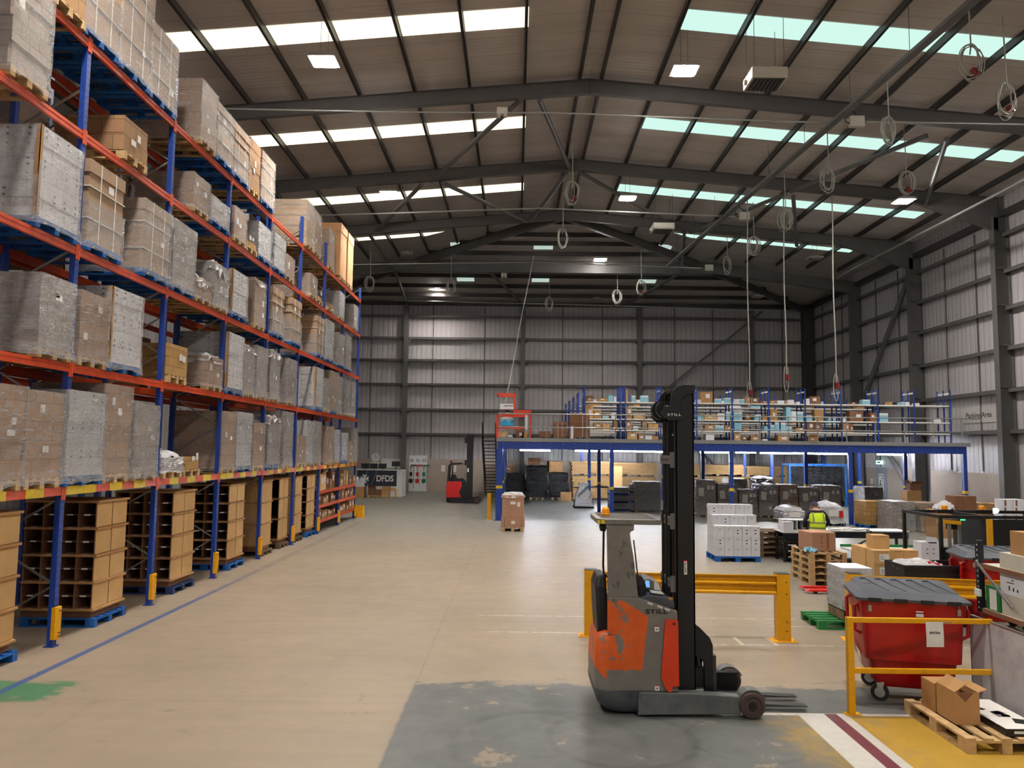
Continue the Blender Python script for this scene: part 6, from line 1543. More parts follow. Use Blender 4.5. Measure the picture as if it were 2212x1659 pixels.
mb = MB(); mb.quad((-.1, -.452, .46), (.09, -.452, .46), (.09, -.452, .56), (-.1, -.452, .56)); mb.quad((.15, -.452, .38), (.25, -.452, .38), (.25, -.452, .54), (.15, -.452, .54)); mb.build('label', [M['paper']], t)
cm = crumple_mb(.78, .9, .80, .06, .10); cm.v = [(p[1] - .39, p[0] + .45, p[2]) for p in cm.v]; cm.f = [f[::-1] for f in cm.f]; cm.build('plastic_sheet', [M['filmthick']], t, smooth=True)

# ---- stack of pallets with a carton
for k in range(5):
    t = thing('stacked_pallet', 'wooden pallet in the stack of five, %s from the floor' % ORD[k], 'pallet', (6.49, 17.2, .1445 * k), rnd.uniform(-.012, .012), 'stack of five wooden pallets')
    mb = MB()
    for x in (0, .35, .70): mb.box(x, 0, 0, x + .1, 1.2, .022); [mb.box(x, y, .022, x + .1, y + .145, .1) for y in (0, .53, 1.055)]
    for y in (0, .53, 1.055): mb.box(0, y, .1, .8, y + .145, .122)
    for q in range(5): mb.box(.175 * q, 0, .122, .175 * q + .1, 1.2, .144)
    mb.build('deck', [M['wood']], t)
t = thing('carton', 'large brown carton on top of the pallet stack', 'box', (6.83, 17.68, .724), .12)
mb = MB(); mb.box(-.3, -.32, 0, .27, .3, .42); mb.build('carton_body', [M['cardpink']], t, bevel=.02)
mb = MB(); mb.box(.05, -.3215, 0.05, .11, -.319, .40); mb.build('tape', [M['tape']], t)
mb = MB(); [mb.box(-.08, -.3225, .1 + .07 * k, -.05, -.3195, .12 + .07 * k + .02 * (k % 2)) for k in range(4)]; mb.build('print', [M['carddark']], t)
cm = crumple_mb(.22, .16, .03, .05, .02); cm.v = [(p[0] + 6.62, p[1] + 17.25, p[2] + .726) for p in cm.v]
tag(cm.build('cloth', [M['lightblue']], None, smooth=True), 'pale blue cloth lying on the pallet stack', 'cloth')
# ---- pallet truck
t = thing('pallet_truck', 'red pallet truck with low forks in front of the pallet stack', 'pallet truck', (6.05, 16.5, 0), -.06)
for y in (-.19, .19):
    mb = MB(); mb.prism([(0, .05), (.08, .085), (1.15, .09), (1.15, .05), (.25, .045)], 'y', y - .075, y + .075); mb.cyl((.2, y - .04, .041), (.2, y + .04, .041), .04, 12, 1); mb.build('fork', [M['redpaint'], M['rubber']], t)
mb = MB(); mb.box(1.15, -.26, .06, 1.25, .26, .34); mb.box(1.25, -.1, .1, 1.36, .1, .5); mb.build('pump_body', [M['redpaint']], t, bevel=.01)
mb = MB(); mb.tube([(1.33, 0, .5), (1.38, 0, 1.0), (1.39, 0, 1.12)], .02, 8); mb.tube([(1.39, -.12, 1.16), (1.39, -.12, 1.28), (1.39, .12, 1.28), (1.39, .12, 1.16), (1.39, -.12, 1.16)], .014, 8); mb.build('handle', [M['black']], t, smooth=True)
for y in (-.08, .08):
    mb = MB(); mb.cyl((1.3, y - .03, .095), (1.3, y + .03, .095), .095, 16); mb.build('wheel', [M['rubber']], t)
# ---- benches
def bench(x0, x1, y0, y1, h, label, top='white', apron='navy', drawers=False):
    t = thing('packing_bench', label, 'workbench', (x0, y0, 0), 0, 'packing benches')
    w, d = x1 - x0, y1 - y0
    mb = MB(); mb.box(0, 0, h - .03, w, d, h); mb.build('top', [M[top]], t)
    mb = MB(); mb.box(.02, .02, h - .2, w - .02, .04, h - .031); mb.box(.02, d - .04, h - .2, w - .02, d - .02, h - .031); mb.build('apron', [M[apron]], t)
    for x in (.03, w - .09):
        for y in (.045, d - .105):
            mb = MB(); mb.box(x, y, 0, x + .06, y + .06, h - .031); [mb.box(x + .02, y - .001, h - .12 - .06 * k, x + .034, y, h - .1 - .06 * k, 1) for k in range(3)]; mb.build('leg', [M['black'], M['paper']], t)
    if drawers:
        for k in range(4):
            mb = MB(); z = .08 + k * .155; mb.box(.11, .05, z, w - .11, d - .1, z + .03); mb.box(.14, .045, z + .05, .36, .05, z + .075, 1); mb.build('tray_shelf', [M['black'], M['paper']], t)
    return t
bench(7.12, 8.35, 20.75, 21.5, .80, 'white topped packing bench with black tray shelves, where the person stands', drawers=True)
bench(8.38, 10.55, 20.9, 21.6, .84, 'long white topped packing bench with dark apron right of the person')
t = thing('sorting_rack', 'white pigeonhole rack on the left packing bench', 'desk rack', (7.2, 21.0, .802))
mb = MB(); mb.box(0, 0, .27, .95, .35, .3); mb.box(0, 0, 0, .95, .35, .02); mb.box(0, .33, .02, .95, .35, .27, 1)
for k in range(6): mb.box(.19 * k - .01 * (k == 5), 0, .02, .19 * k + .02, .33, .27)
mb.build('frame', [M['whitecard'], M['cardin']], t)
carton(.26, .16, .26, 'white', 7.02 + .26, 20.86, .802, 'white carton at the left end of the packing bench', lab=False)
for k, (x, y) in enumerate(((8.6, 21.1), (8.9, 21.2), (9.2, 21.05), (9.0, 21.3), (9.45, 21.2))):
    mb = MB(); mb.bx((0, 0, .02), (.26, .19, .04), rz=rnd.uniform(-.6, .6)); o = mb.build('paper_bag', [M['paper']], None, bevel=.012, loc=(x, y, .842)); tag(o, 'white paper bag on the long bench, %s along' % ORD[k], 'bag', 'white bags on the long bench')
for k in range(5):
    t = thing('stacked_pallet', 'old pallet in the stack left of the packing bench, %s from the floor' % ORD[k], 'pallet', (6.98, 21.62, .1445 * k), rnd.uniform(-.02, .02), 'old pallets beside the packing bench')
    put('deck', pallet_mesh('o')[0], t, loc=(.95, 0, 0))
# ---- second table with green edge, monitor arms
t = thing('conveyor_table', 'low table with green edge strip and black frame in the packing area', 'table', (7.55, 17.55, 0))
mb = MB(); mb.box(0, 0, .7, 1.75, .6, .74); mb.build('top', [M['white']], t)
mb = MB(); mb.box(0, .6, .74, 1.75, .63, .80); mb.build('green_edge', [M['green']], t)
mb = MB(); mb.box(0.0, .0, .52, 1.75, .04, .699); mb.box(.02, .05, .0, .08, .55, .5); mb.box(1.67, .05, 0, 1.73, .55, .5); mb.box(.08, .2, .1, 1.67, .5, .5); mb.build('frame', [M['black']], t)
t = thing('label_printer_stand', 'black stand with hanging scanner arm beside the tan cartons', 'stand', (7.3, 16.2, 0))
mb = MB(); mb.box(-.22, -.2, 0, .22, .2, .04); mb.box(-.18, -.04, .04, -.12, .04, 1.05); mb.box(.12, -.04, .04, .18, .04, .95); mb.tube([(-.15, 0, 1.05), (0, 0, 1.12), (.15, 0, 1.08), (.28, 0, 1.05)], .018, 8); mb.build('frame', [M['black']], t)
mb = MB(); mb.box(.05, -.09, .78, .25, .07, 1.04); mb.build('printer', [M['blackplastic']], t, bevel=.015)
mb = MB(); mb.cyl((-.02, -.05, .3), (-.02, -.05, .55), .06, 12); mb.box(-.1, -.1, .56, .06, 0, .7); mb.build('spray_bottle', [M['lightblue']], t)
# ---- tan labelled cartons on a pallet near the machine
t = thing('pallet', 'wooden pallet under the tan labelled cartons, mostly hidden by the barrier', 'pallet', (6.62, 14.38, 0)); put('deck', pallet_mesh('w')[0], t, loc=(1.2, 0, 0))
def lcarton(x0, x1, y0, y1, z0, z1, label, lab=True):
    t = thing('carton', label, 'box', ((x0 + x1) / 2, (y0 + y1) / 2, z0), 0, 'tan cartons by the packing machine')
    w, d, h = x1 - x0 - .006, y1 - y0 - .006, z1 - z0 - .002
    mb = MB(); mb.box(-w / 2, -d / 2, 0, w / 2, d / 2, h); mb.box(-.03 if not lab else -w / 2 + .04, -d / 2 - .0008, h - .03, w / 2 - .04, -d / 2, h - .022, 1); mb.build('carton_body', [M['cardpale'], M['carddark']], t, bevel=.004)
    if lab:
        mb = MB(); mb.box(-.05, -d / 2 - .0015, h * .18, w / 2 - .02, -d / 2 - .0003, h * .72); [mb.box(-.03 + .0, -d / 2 - .0022, h * (.3 + .12 * k), .03 + .02 * (k % 2), -d / 2 - .001, h * (.33 + .12 * k), 1) for k in range(3)]; mb.build('shipping_label', [M['paper'], M['print']], t)
H = .2425
n = 0
for lv in range(4):
    z = .146 + H * lv
    for c, (x0, x1) in enumerate(((6.64, 6.95), (6.95, 7.23), (7.23, 7.50))):
        if lv < 2 and c > 0: 
            pass
        y = 14.5 + (.06 if c and lv == 3 else 0)
        lcarton(x0, x1, y, y + .3, z, z + H, 'tan carton, %s layer, %s from left, front row by the packing machine' % (rows_[lv], ORD[c]), c == 0)
    for r in (1, 2):
        lcarton(6.64, 6.95, 14.5 + .302 * r + .06 * (r > 0), 14.8 + .302 * r + .06, z, z + H, 'tan carton, %s layer, %s row back along the left side' % (rows_[lv], ORD[r]), False)
for c, (x0, x1) in enumerate(((6.99, 7.27), (7.28, 7.56))):
    for lv in (0, 1, 2):
        lcarton(x0, x1, 14.3 - .09, 14.49, .146 + H * lv if lv else .02, .146 + H * (lv + 1), 'labelled tan carton standing forward of the stack, %s layer, %s' % (rows_[lv], ('left', 'right')[c]), lv == 2)
lcarton(6.75, 7.06, 14.75, 15.05, .147 + H * 4, .147 + H * 4 + .25, 'single tan carton on top of the labelled stack', False)
# ---- black crate and sheets behind the barrier
t = thing('black_crate', 'open black crate with white bags behind the right barrier', 'crate', (6.6, 13.3, 0))
mb = MB(); e = .02; w, d, h = 1.3, .7, 1.02
for a in ((0, 0, w, e), (0, d - e, w, d), (0, e, e, d - e), (w - e, e, w, d - e)): mb.box(a[0], a[1], 0.02, a[2], a[3], h)
mb.box(0, 0, 0, w, d, .0199); mb.box(-.02, -.02, h - .06, w + .02, 0, h); mb.build('shell', [M['blackplastic']], t)
cm = crumple_mb(.5, .7, h - .02, .08, .05); cm.v = [(p[0] + .75, p[1] + .1, p[2]) for p in cm.v]; cm.build('white_bag', [M['filmthick']], t, smooth=True)
mb = MB(); mb.bx((.62, .25, h + .0), (.25, .2, .05), ry=.2); mb.build('red_bag', [M['redpaint']], t)
# ---- stacked clear crates on a green pallet left of the bin
t = thing('pallet', 'green pallet under the clear crates beside the red bin', 'pallet', (5.42, 13.0, 0)); put('deck', pallet_mesh('g')[0], t, loc=(0, 0, 0), rz=0); kids(t)[0].location = (.8, 0, 0)
for k in range(5):
    t = thing('plastic_crate', '%s clear film wrapped crate in the stack left of the red bin' % ('bottom', 'second', 'middle', 'fourth', 'top')[k], 'crate', (5.43, 13.02, .146 + .172 * k), 0, 'clear crates stacked left of the bin')
    mb = MB()
    if k == 0:
        for q in range(4): mb.box(.12 * q, 0, 0, .12 * q + .02, .6, .17, 1)
        mb.box(0, 0, .0, .38, .6, .01, 1); mb.box(0, 0, .155, .38, .6, .17, 1); mb.box(0, .3, .01, .38, .31, .155, 2)
    else: mb.box(0, 0, 0, .5, .6, .168)
    mb.build('crate', [M['whitecard'], M['woodold'], M['cardin']], t)
    if k:
        mb = MB(); mb.rings([rect_ring(-.01, .51, -.01, .61, .002, 4, .004), rect_ring(-.012, .512, -.012, .612, .1, 4, .006), rect_ring(-.01, .51, -.01, .61, .166, 4, .004)], cap=(False, False)); mb.build('film', [M['filmgrey']], t)
mb = MB(); mb.quad((5.55, 13.0, .5), (5.78, 13.0, .5), (5.78, 13.0, .72), (5.55, 13.0, .72)); tag(mb.build('paper_note', [M['paper']]), 'white paper note on the clear crate stack', 'paper')
# ---- packing machine
t = thing('packing_machine', 'black framed packing machine with yellow pillar, rollers and amber beacons', 'machine', (8.15, 15.0, 0))
W_, D_, H_ = 2.6, 1.45, 1.735
for x, y in ((0, 0), (0, D_ - .06), (W_ - .06, 0), (W_ - .06, D_ - .06)):
    mb = MB(); mb.box(x, y, 0.0, x + .06, y + .06, H_ - .06); mb.build('frame_post', [M['black']], t)
mb = MB()
for a in ((0, 0, W_, .06), (0, D_ - .06, W_, D_), (0, .06, .06, D_ - .06), (W_ - .06, .06, W_, D_ - .06), (.85, .06, .91, D_ - .06)): mb.box(a[0], a[1], H_ - .06, a[2], a[3], H_)
mb.build('top_frame', [M['black']], t)
m_ = NT('guard_panel'); gl_ = m_.n('ShaderNodeBsdfGlossy', Color=(.9, .9, .9, 1), Roughness=.05); tr_ = m_.n('ShaderNodeBsdfTransparent', Color=(.9, .92, .92, 1)); mx_ = m_.n('ShaderNodeMixShader'); mx_.inputs[0].default_value = .08
m_.t.links.new(tr_.outputs[0], mx_.inputs[1]); m_.t.links.new(gl_.outputs[0], mx_.inputs[2]); M['panel'] = m_.done(mx_.outputs[0])
mb = MB(); mb.box(.025, .06, .95, .03, D_ - .06, H_ - .06); mb.build('clear_panel', [M['panel']], t)
mb = MB(); mb.box(1.02, .002, .55, W_ - .06, .05, H_ - .07); mb.box(1.02, .05, .55, 1.06, D_ - .07, H_ - .07); mb.build('cabinet', [mat('cabinet_black', (16, 18, 24), .35, var=.1)], t)
mb = MB(); mb.box(.88, -.03, .98, 1.0, .0, H_ - .065); mb.build('yellow_pillar', [M['yellow']], t, bevel=.008)
mb = MB(); mb.bx((.48, .55, 1.56), (.46, .06, .07), ry=.06); mb.build('yellow_arm', [M['yellow']], t)
for x in (.4, 1.15):
    mb = MB(); mb.box(x - .16, .5, H_ + .0, x + .16, .6, H_ + .07); mb.build('beacon_bracket', [M['black']], t)
    mb = MB(); mb.lathe([(.03, H_ + .071), (.055, H_ + .075), (.06, H_ + .13), (.05, H_ + .15), (.02, H_ + .16)], (x, .55, 0), 16); mb.build('beacon', [M['amber']], t, smooth=True)
mb = MB(); mb.box(.02, .1, 0, W_ - .08, D_ - .1, .72); mb.box(.02, .0, .0, .88, .1, .55); mb.build('base_cabinet', [M['blackplastic']], t)
for k in range(7):
    mb = MB(); z = 1.08 - .055 * k; y = .0 - .02 * k; mb.cyl((.12, y + .04, z), (.84, y + .04, z), .016, 10); mb.build('roller', [M['steel']], t)
mb = MB(); mb.cyl((.34, -.14, .72), (.84, -.14, .72), .06, 16); mb.build('film_roll', [M['filmthick']], t, smooth=True)
mb = MB(); mb.box(.08, -.16, .55, .12, .1, 1.12); mb.box(.84, -.16, .55, .87, .1, 1.12); mb.cyl((.12, -.12, .64), (.84, -.12, .64), .018, 10); mb.cyl((.12, -.1, .56), (.84, -.1, .56), .018, 10); mb.build('roller_bracket', [M['black']], t)
for x in (.5, .7):
    mb = MB(); mb.box(x, .6, 1.05, x + .05, .65, 1.5); mb.build('guide_column', [M['steel']], t)
mb = MB(); mb.box(.3, .5, 1.0, .8, .9, 1.04); mb.box(.55, .7, 1.4, .8, .8, 1.6); mb.build('sealing_head', [M['black']], t)
mb = MB(); mb.box(.68, .498, 1.6, .78, .5, 1.62); mb.build('indicator', [emit('indicator_green', (60, 255, 120), 3.0)], t)
mb = MB(); mb.cyl((1.42, .55, H_ + .06), (1.42, .53, H_ + .06), .05, 14); mb.cyl((1.42, .6, H_ + .0), (1.42, .6, H_ + .1), .02, 8); mb.build('work_light', [emit('work_light_white', (190, 220, 255), 14.0)], t)
t = thing('white_outfeed_box', 'white printed carton standing at the left foot of the packing machine', 'box', (7.78, 15.0, 0))
mb = MB(); mb.box(0, 0, .0, .34, .3, 1.22); mb.box(.14, -.001, 1.2, .3, .0, 1.222, 1); mb.prism([(.1, 1.22), (.34, 1.22), (.30, 1.31), (.13, 1.31)], 'y', .02, .03); 
for k in range(4): mb.box(.1 + .12 * (k % 2), -.002, 1.0 + .08 * (k // 2), .13 + .12 * (k % 2), 0, 1.015 + .08 * (k // 2), 1)
mb.build('carton', [M['whitecard'], M['print']], t)
# ---- large wrapped blocks behind the machine
t = load('cartonsmall', 'b', 0, 0, 1.05, 0, 1.05, 'bare tan cartons on a blue pallet behind the long bench', 'big pallets behind the packing machine', rz=0); t.location = (14.75, 30.15, 0); t.rotation_euler = (0, 0, 0)
t = load('wrapgrey', 'w', 0, 0, .85, 0, 1.12, 'bubble wrapped pale cartons behind the long bench', 'big pallets behind the packing machine', rz=-PI / 2); t.location = (14.0, 29.0, 0)
t = load('wrapbrown', 'w', 0, 0, 1.15, 0, 1.08, 'glossy brown wrapped cartons behind the packing machine', 'big pallets behind the packing machine', rz=-PI / 2); t.location = (14.9, 29.0, 0)
t = load('lowwrap', 'w', 0, 0, 2.4, 0, .95, 'long low film covered load right behind the packing machine', 'big pallets behind the packing machine', rz=-PI / 2); t.location = (16.1, 29.2, 0)
def pile(px, py, Y, w, d, h, look, label, z=None, **k):
    x, zz = W(px, py, Y); return carton(w, d, h, look, x, Y + d / 2, zz if z is None else z, label, 'cartons piled by the right wall', **k)
pile(2070, 1080, 27.2, 1.5, .8, .95, 'brown', 'wide brown carton in the pile by the right wall', z=0.0, lab=True)
pile(2085, 1060, 27.3, .75, .6, .5, 'dark', 'dark brown carton on the pile beside the blue post', z=.952, lab=False)
cm = crumple_mb(.6, .5, 0, .25, .1); x, z = W(2040, 1075, 27.5); cm.v = [(p[0] + x + .3, p[1] + 27.3, p[2] + 1.06) for p in cm.v]; tag(cm.build('plastic_bundle', [M['filmthick']], None, smooth=True), 'heap of clear plastic on the carton pile by the wall', 'plastic')
pile(2118, 1085, 27.6, .55, .6, .82, 'dark', 'open brown carton right of the pile, left of two', z=0, lab=False); pile(2146, 1085, 27.8, .5, .6, .8, 'dark', 'open brown carton right of the pile, right of two', z=0, lab=False)
pile(2128, 1072, 27.7, .4, .5, .36, 'brown', 'open flapped brown carton on top, left of two, by the wall', z=.822, lab=False, open_=False); pile(2148, 1072, 27.9, .42, .5, .36, 'brown', 'open flapped brown carton on top, right of two, by the wall', z=.802, lab=False)
pile(1975, 1062, 33.2, .6, .6, 1.35, 'brown', 'tall brown carton in front of the grey column', z=0, lab=False); pile(1978, 1050, 33.3, .42, .4, .3, 'dark', 'tilted open carton on the tall one by the grey column', z=1.352, lab=False, open_=True)
for k in range(3):
    for q in range(2):
        x, z = W(2176 + 24 * q, 1110 - 17 * k, 25.0)
        mb = MB(); mb.box(-.17, -.2, 0, .17, .2, .24); mb.box(-.1, -.202, .03, -.04, -.2, .22, 1); o = mb.build('carton', [M['whitecard'], M['carddark']], None, loc=(x, 25.2, .76 + .2425 * k)); tag(o, 'white carton by the right wall, %s layer, %s of two' % (rows_[k], ('left', 'right')[q]), 'box', 'white cartons on black pallets by the right wall')
for k in range(5):
    t = thing('stacked_pallet', 'dark pallet under the white cartons at the right edge, %s from floor' % ORD[k], 'pallet', (W(2165, 1110, 25.)[0], 24.9, .151 * k), 0, 'dark pallets by the right wall'); put('deck', pallet_mesh('o')[0], t, loc=(1.1, 0, 0))

# ================================================================== far left: counter, tools, second truck
D = thing('reception_counter', 'white counter with a navy front panel reading DFDS at the rear wall', 'counter', (-9.47, 46.3, 0))
M['panelnavy'] = mat('panel_navy', (34, 40, 54), .5, var=.05)
mb = MB(); mb.box(0, 0, 0, 2.72, .06, 1.56); mb.box(2.4, .06, 0, 2.72, 1.6, 1.56); mb.box(0, .06, 0, .06, 1.6, 1.56); mb.build('body', [M['white']], D)
mb = MB(); mb.box(-.05, -.05, 1.561, 2.76, .6, 1.61); mb.build('counter_top', [M['white']], D)
mb = MB(); mb.box(.02, -.025, .62, 2.38, -.0005, 1.545); 
for x in (.28, .84): mb.bar((x, -.027, .62), (x + .38, -.027, 1.545), .006, .012, 1, up=(0, 1, 0))
mb.build('front_panel', [M['panelnavy'], M['paper']], D)
mb = MB(); cx, cz, R0 = .47, 1.05, .24
for k in range(4):
    a = PI / 2 * k; ca, sa = math.cos(a), math.sin(a)
    P = [(.035, 0.02), (.24, .15), (.20, 0), (.24, -.15), (.035, -.02)]; P = [(.03, .03), (R0, .15), (R0, .05), (R0 - .03, 0), (R0, -.05), (R0, -.15), (.03, -.03)]
    mb.prism([(cx + p[0] * ca - p[1] * sa, cz + p[0] * sa + p[1] * ca) for p in P], 'y', -.033, -.0255)
mb.build('cross_emblem', [M['paper']], D)
text('DFDS', .5, M['paper'], D, face_cam(1.68, -.03, 1.06), 'lettering', .86, .004, .012)
mb = MB(); mb.tube([(1.55, -.14, .004), (1.55, -.14, .42), (1.58, -.14, .47), (2.32, -.14, .47), (2.37, -.14, .42), (2.37, -.14, .004)], .05, 10)
tag(mb.build('hoop_guard', [M['yellow']], None, smooth=True, loc=(-9.47, 46.3, 0)), 'low yellow hoop guard in front of the counter', 'guard')
for k in range(3):
    t = thing('monitor', 'dark monitor back on the counter, %s from left of three' % ORD[k], 'monitor', (-9.05 + .52 * k, 46.62, 1.612), 0, 'row of three monitors on the counter')
    mb = MB(); mb.box(-.24, 0, .05, .24, .04, .34); mb.build('screen', [M['blackplastic']], t); mb = MB(); mb.box(-.08, 0, 0, .08, .14, .015); mb.box(-.03, .041, .015, .03, .07, .2); mb.build('stand', [M['black']], t)
t = thing('monitor', 'raised dark monitor at the right end of the counter', 'monitor', (-7.2, 46.6, 1.612)); mb = MB(); mb.box(-.25, 0, .18, .25, .04, .48); mb.build('screen', [M['blackplastic']], t); mb = MB(); mb.box(-.1, -.02, 0, .1, .16, .015); mb.box(-.025, .041, .015, .025, .07, .3); mb.build('stand', [M['black']], t)
t = thing('wall_clock', 'round white wall clock above the counter', 'clock', (-9.4, YB - .075, 2.25)); mb = MB(); mb.cyl((0, 0, 0), (0, -.05, 0), .3, 28); mb.build('face', [M['white']], t); mb = MB(); mb.bar((0, -.055, 0), (0, -.055, .2), .02, .006, up=(0, 1, 0)); mb.bar((0, -.055, 0), (.13, -.055, .03), .02, .006, up=(0, 1, 0)); mb.build('hand', [M['print']], t)
mb = MB(); mb.box(-9.0, YB - .1, 1.55, -7.75, YB - .075, 2.2); tag(mb.build('wall_whiteboard', [M['white']]), 'white notice board on the wall behind the counter', 'board')
mb = MB(); mb.box(-9.75, YB - .1, 1.62, -9.15, YB - .075, 1.92); tag(mb.build('wall_notice', [M['paper']]), 'small white notice on the wall below the clock', 'notice')
carton(1.0, .7, .62, 'brown', -9.25, 45.3, 0, 'wide brown carton at the rack end before the counter', lab=False)
for k, (x, z, w, h) in enumerate(((-9.4, .622, .7, .35), (-8.95, .622, .22, .5), (-9.45, .974, .5, .22))): carton(w, .5, h, 'white', x, 45.3, z, 'white box piled on the wide carton by the counter, %s' % ORD[k], 'white boxes by the counter', lab=False)
t = thing('pallet', 'wooden pallet of small boxes in front of the counter', 'pallet', (-8.55, 44.9, 0)); put('deck', pallet_mesh('w')[0], t, loc=(1.2, 0, 0))
for k, (x, w, h, l, op) in enumerate(((-8.35, .38, .52, 'dark', True), (-7.95, .36, .34, 'dark', False), (-7.52, .44, .5, 'brown', False))): carton(w, .4, h, l, x, 45.2, .146, '%s carton on the counter pallet, %s from left' % (CN[l], ORD[k]), 'cartons on the counter pallet', open_=op, lab=False)
# shadow board with brooms and shovels
t = thing('tool_board', 'white shadow board of coloured cleaning tools on the rear wall', 'tool board', (-7.13, YB - .13, 0))
mb = MB(); mb.box(0, 0, .03, 1.2, .04, 2.42); [mb.box(.05 + .43 * k, -.002, 2.0, .27 + .43 * k, 0, 2.16, 1) for k in range(3)]; [mb.box(.09 + .43 * k, -.003, 2.03, .23 + .43 * k, -.001, 2.13, 0) for k in range(3)]; mb.build('panel', [M['white'], M['print']], t)
for k, c in enumerate(('black', 'redpaint', 'green')):
    x = .14 + .43 * k; nm = ('black', 'red', 'green')[k]
    q = thing('shovel', '%s handled shovel hanging on the white tool board' % nm, 'shovel', (-7.13 + x, YB - .15, 0), 0, 'shovels on the tool board')
    mb = MB(); mb.box(-.09, -.04, 1.04, .09, 0, 1.3); mb.build('handle_grip', [M[c]], q); mb = MB(); mb.cyl((0, -.02, .85), (0, -.02, 1.6), .018, 8); mb.tube([(-.07, -.02, 1.6), (-.08, -.02, 1.7), (.08, -.02, 1.7), (.07, -.02, 1.6), (-.07, -.02, 1.6)], .016, 6); mb.build('shaft', [M[c]], q); mb = MB(); mb.prism([(-.14, .85), (.14, .85), (.13, .62), (0, .55), (-.13, .62)], 'y', -.04, -.02); mb.build('blade', [M[c]], q)
    q = thing('broom', '%s broom hanging on the white tool board' % nm, 'broom', (-7.13 + x + .18, YB - .15, 0), 0, 'brooms on the tool board')
    mb = MB(); mb.cyl((0, -.02, .25), (0, -.02, 1.72), .015, 8); mb.build('handle', [M['steel'] if k else M['black']], q); mb = MB(); mb.box(-.2, -.04, 1.72, .2, 0, 1.8); mb.build('head', [M[c]], q)
for x, l in ((-4.85, 'left'), (-4.1, 'right')):
    mb = MB(); mb.box(x - .13, YB - .1, 1.35, x + .13, YB - .075, 1.78); tag(mb.build('wall_notice', [M['paper']]), '%s of two white notices on the wall behind the red truck' % l, 'notice', 'notices on the rear wall')
# ---- red reach truck at the stairs
t = thing('reach_truck', 'smaller looking red reach truck parked by the black staircase', 'forklift', (-2.95, 42.0, 0))
ox = -2.5
mb = MB(); mb.rings([zr(outline(-.74, .3, -.35, .6, .15), .03), zr(outline(-.76, .32, -.36, .61, .16), .27)]); mb.box(.3, -.35, .03, .95, -.22, .27); mb.box(.3, .48, .03, .95, .61, .27); mb.build('chassis', [M['black']], t)
mb = MB(); mb.prism([(-.75, .275), (.05, .275), (-.06, .62), (.08, .9), (.07, 1.14), (-.73, 1.14), (-.76, .8)], 'y', -.345, .595); mb.build('body', [M['redpaint']], t, bevel=.03)
mb = MB(); mb.prism([(.055, .275), (.3, .275), (.3, 1.1), (.07, 1.16), (.085, .9), (-.055, .62)], 'y', -.33, .58); mb.prism([(-.73, 1.141), (.1, 1.141), (.3, 1.1), (.1, 1.3), (-.2, 1.28), (-.35, 1.5), (-.5, 1.5), (-.6, 1.25)], 'y', -.1, .4); mb.build('cab_interior', [M['black']], t)
mb = MB(); mb.tube([(-.68, -.3, 1.14), (-.62, -.3, 2.0), (-.5, -.3, 2.08), (.02, -.3, 2.1)], .045, 8); mb.tube([(-.45, -.3, 1.14), (-.42, -.3, 2.02)], .035, 8); mb.tube([(-.68, .55, 1.14), (-.62, .55, 2.0), (-.5, .55, 2.08), (.02, .55, 2.1)], .045, 8); mb.box(-.55, -.3, 2.06, .1, .55, 2.1); mb.build('overhead_guard', [M['black']], t, smooth=False)
mb = MB(); mb.lathe([(.05, 2.1), (.055, 2.2), (.03, 2.24)], (-.55, .1, 0), 12); mb.build('beacon', [M['socketred']], t)
for y in (-.3, .38):
    mb = MB(); mb.box(.32, y, .1, .62, y + .1, 3.66); mb.build('mast_rail', [M['black']], t)
mb = MB(); mb.box(.32, -.2, 3.56, .62, .38, 3.64); mb.box(.2, -.25, 3.2, .31, .4, 3.5); mb.box(.2, -.25, 2.0, .31, .4, 2.3); mb.box(.4, -.19, .9, .5, .37, 2.4); mb.build('mast_bracket', [M['black']], t)
mb = MB(); mb.box(.36, -.303, 1.65, .44, -.301, 1.85); mb.build('label', [M['paper']], t)
for y in (-.36, .54):
    mb = MB(); mb.cyl((.9, y, .16), (.9, y + .09, .16), .16, 20); mb.build('load_wheel', [M['wheelbrown']], t)
# ---- right wall: door, exit sign, hall sign
mb = MB(); ya, yb = 41.6, 42.75
mb.box(XR - .16, ya, 0, XR - .105, yb, 2.15); struct('door_1', mb, [mat('door_grey', (126, 132, 140), .5, var=.04)])
t = thing('door_sign', 'white running figure sign on the exit door', 'sign', (XR - .165, 42.2, 1.3)); mb = MB(); mb.box(-.005, -.28, -.45, 0, .28, .5); mb.box(-.008, -.22, -.3, -.005, .22, .44, 1); mb.box(-.011, -.18, -.26, -.008, .18, .40); mb.build('plate', [M['paper'], M['print']], t)
mb = MB(); mb.bar((-.012, 0, .02), (-.012, -.06, .2), .01, .06, up=(1, 0, 0)); mb.bar((-.012, 0, .02), (-.012, .11, -.14), .01, .05, up=(1, 0, 0)); mb.bar((-.012, 0, .02), (-.012, -.1, -.18), .01, .05, up=(1, 0, 0)); mb.bar((-.012, -.05, .18), (-.012, .1, .1), .01, .04, up=(1, 0, 0)); mb.cyl((-.011, -.08, .28), (-.017, -.08, .28), .05, 12); mb.build('figure', [M['print']], t)
t = thing('exit_light', 'lit green exit sign above the side door', 'sign', (XR - .2, 42.3, 2.42)); mb = MB(); mb.box(-.04, -.28, -.1, .09, .28, .1); mb.build('box', [emit('exit_glow', (190, 240, 226), 1.6)], t)
mb = MB(); mb.box(-.045, -.2, -.04, -.041, .02, .04); mb.prism([(.05, -.06), (.2, 0), (.05, .06)], 'x', -.045, -.041); mb.build('pictogram', [M['green']], t)
mb = MB(); mb.box(XR - .13, 43.3, 1.2, XR - .105, 43.5, 1.5); tag(mb.build('alarm_call_point', [M['paper']]), 'small white control box on the wall left of the exit door', 'control box')
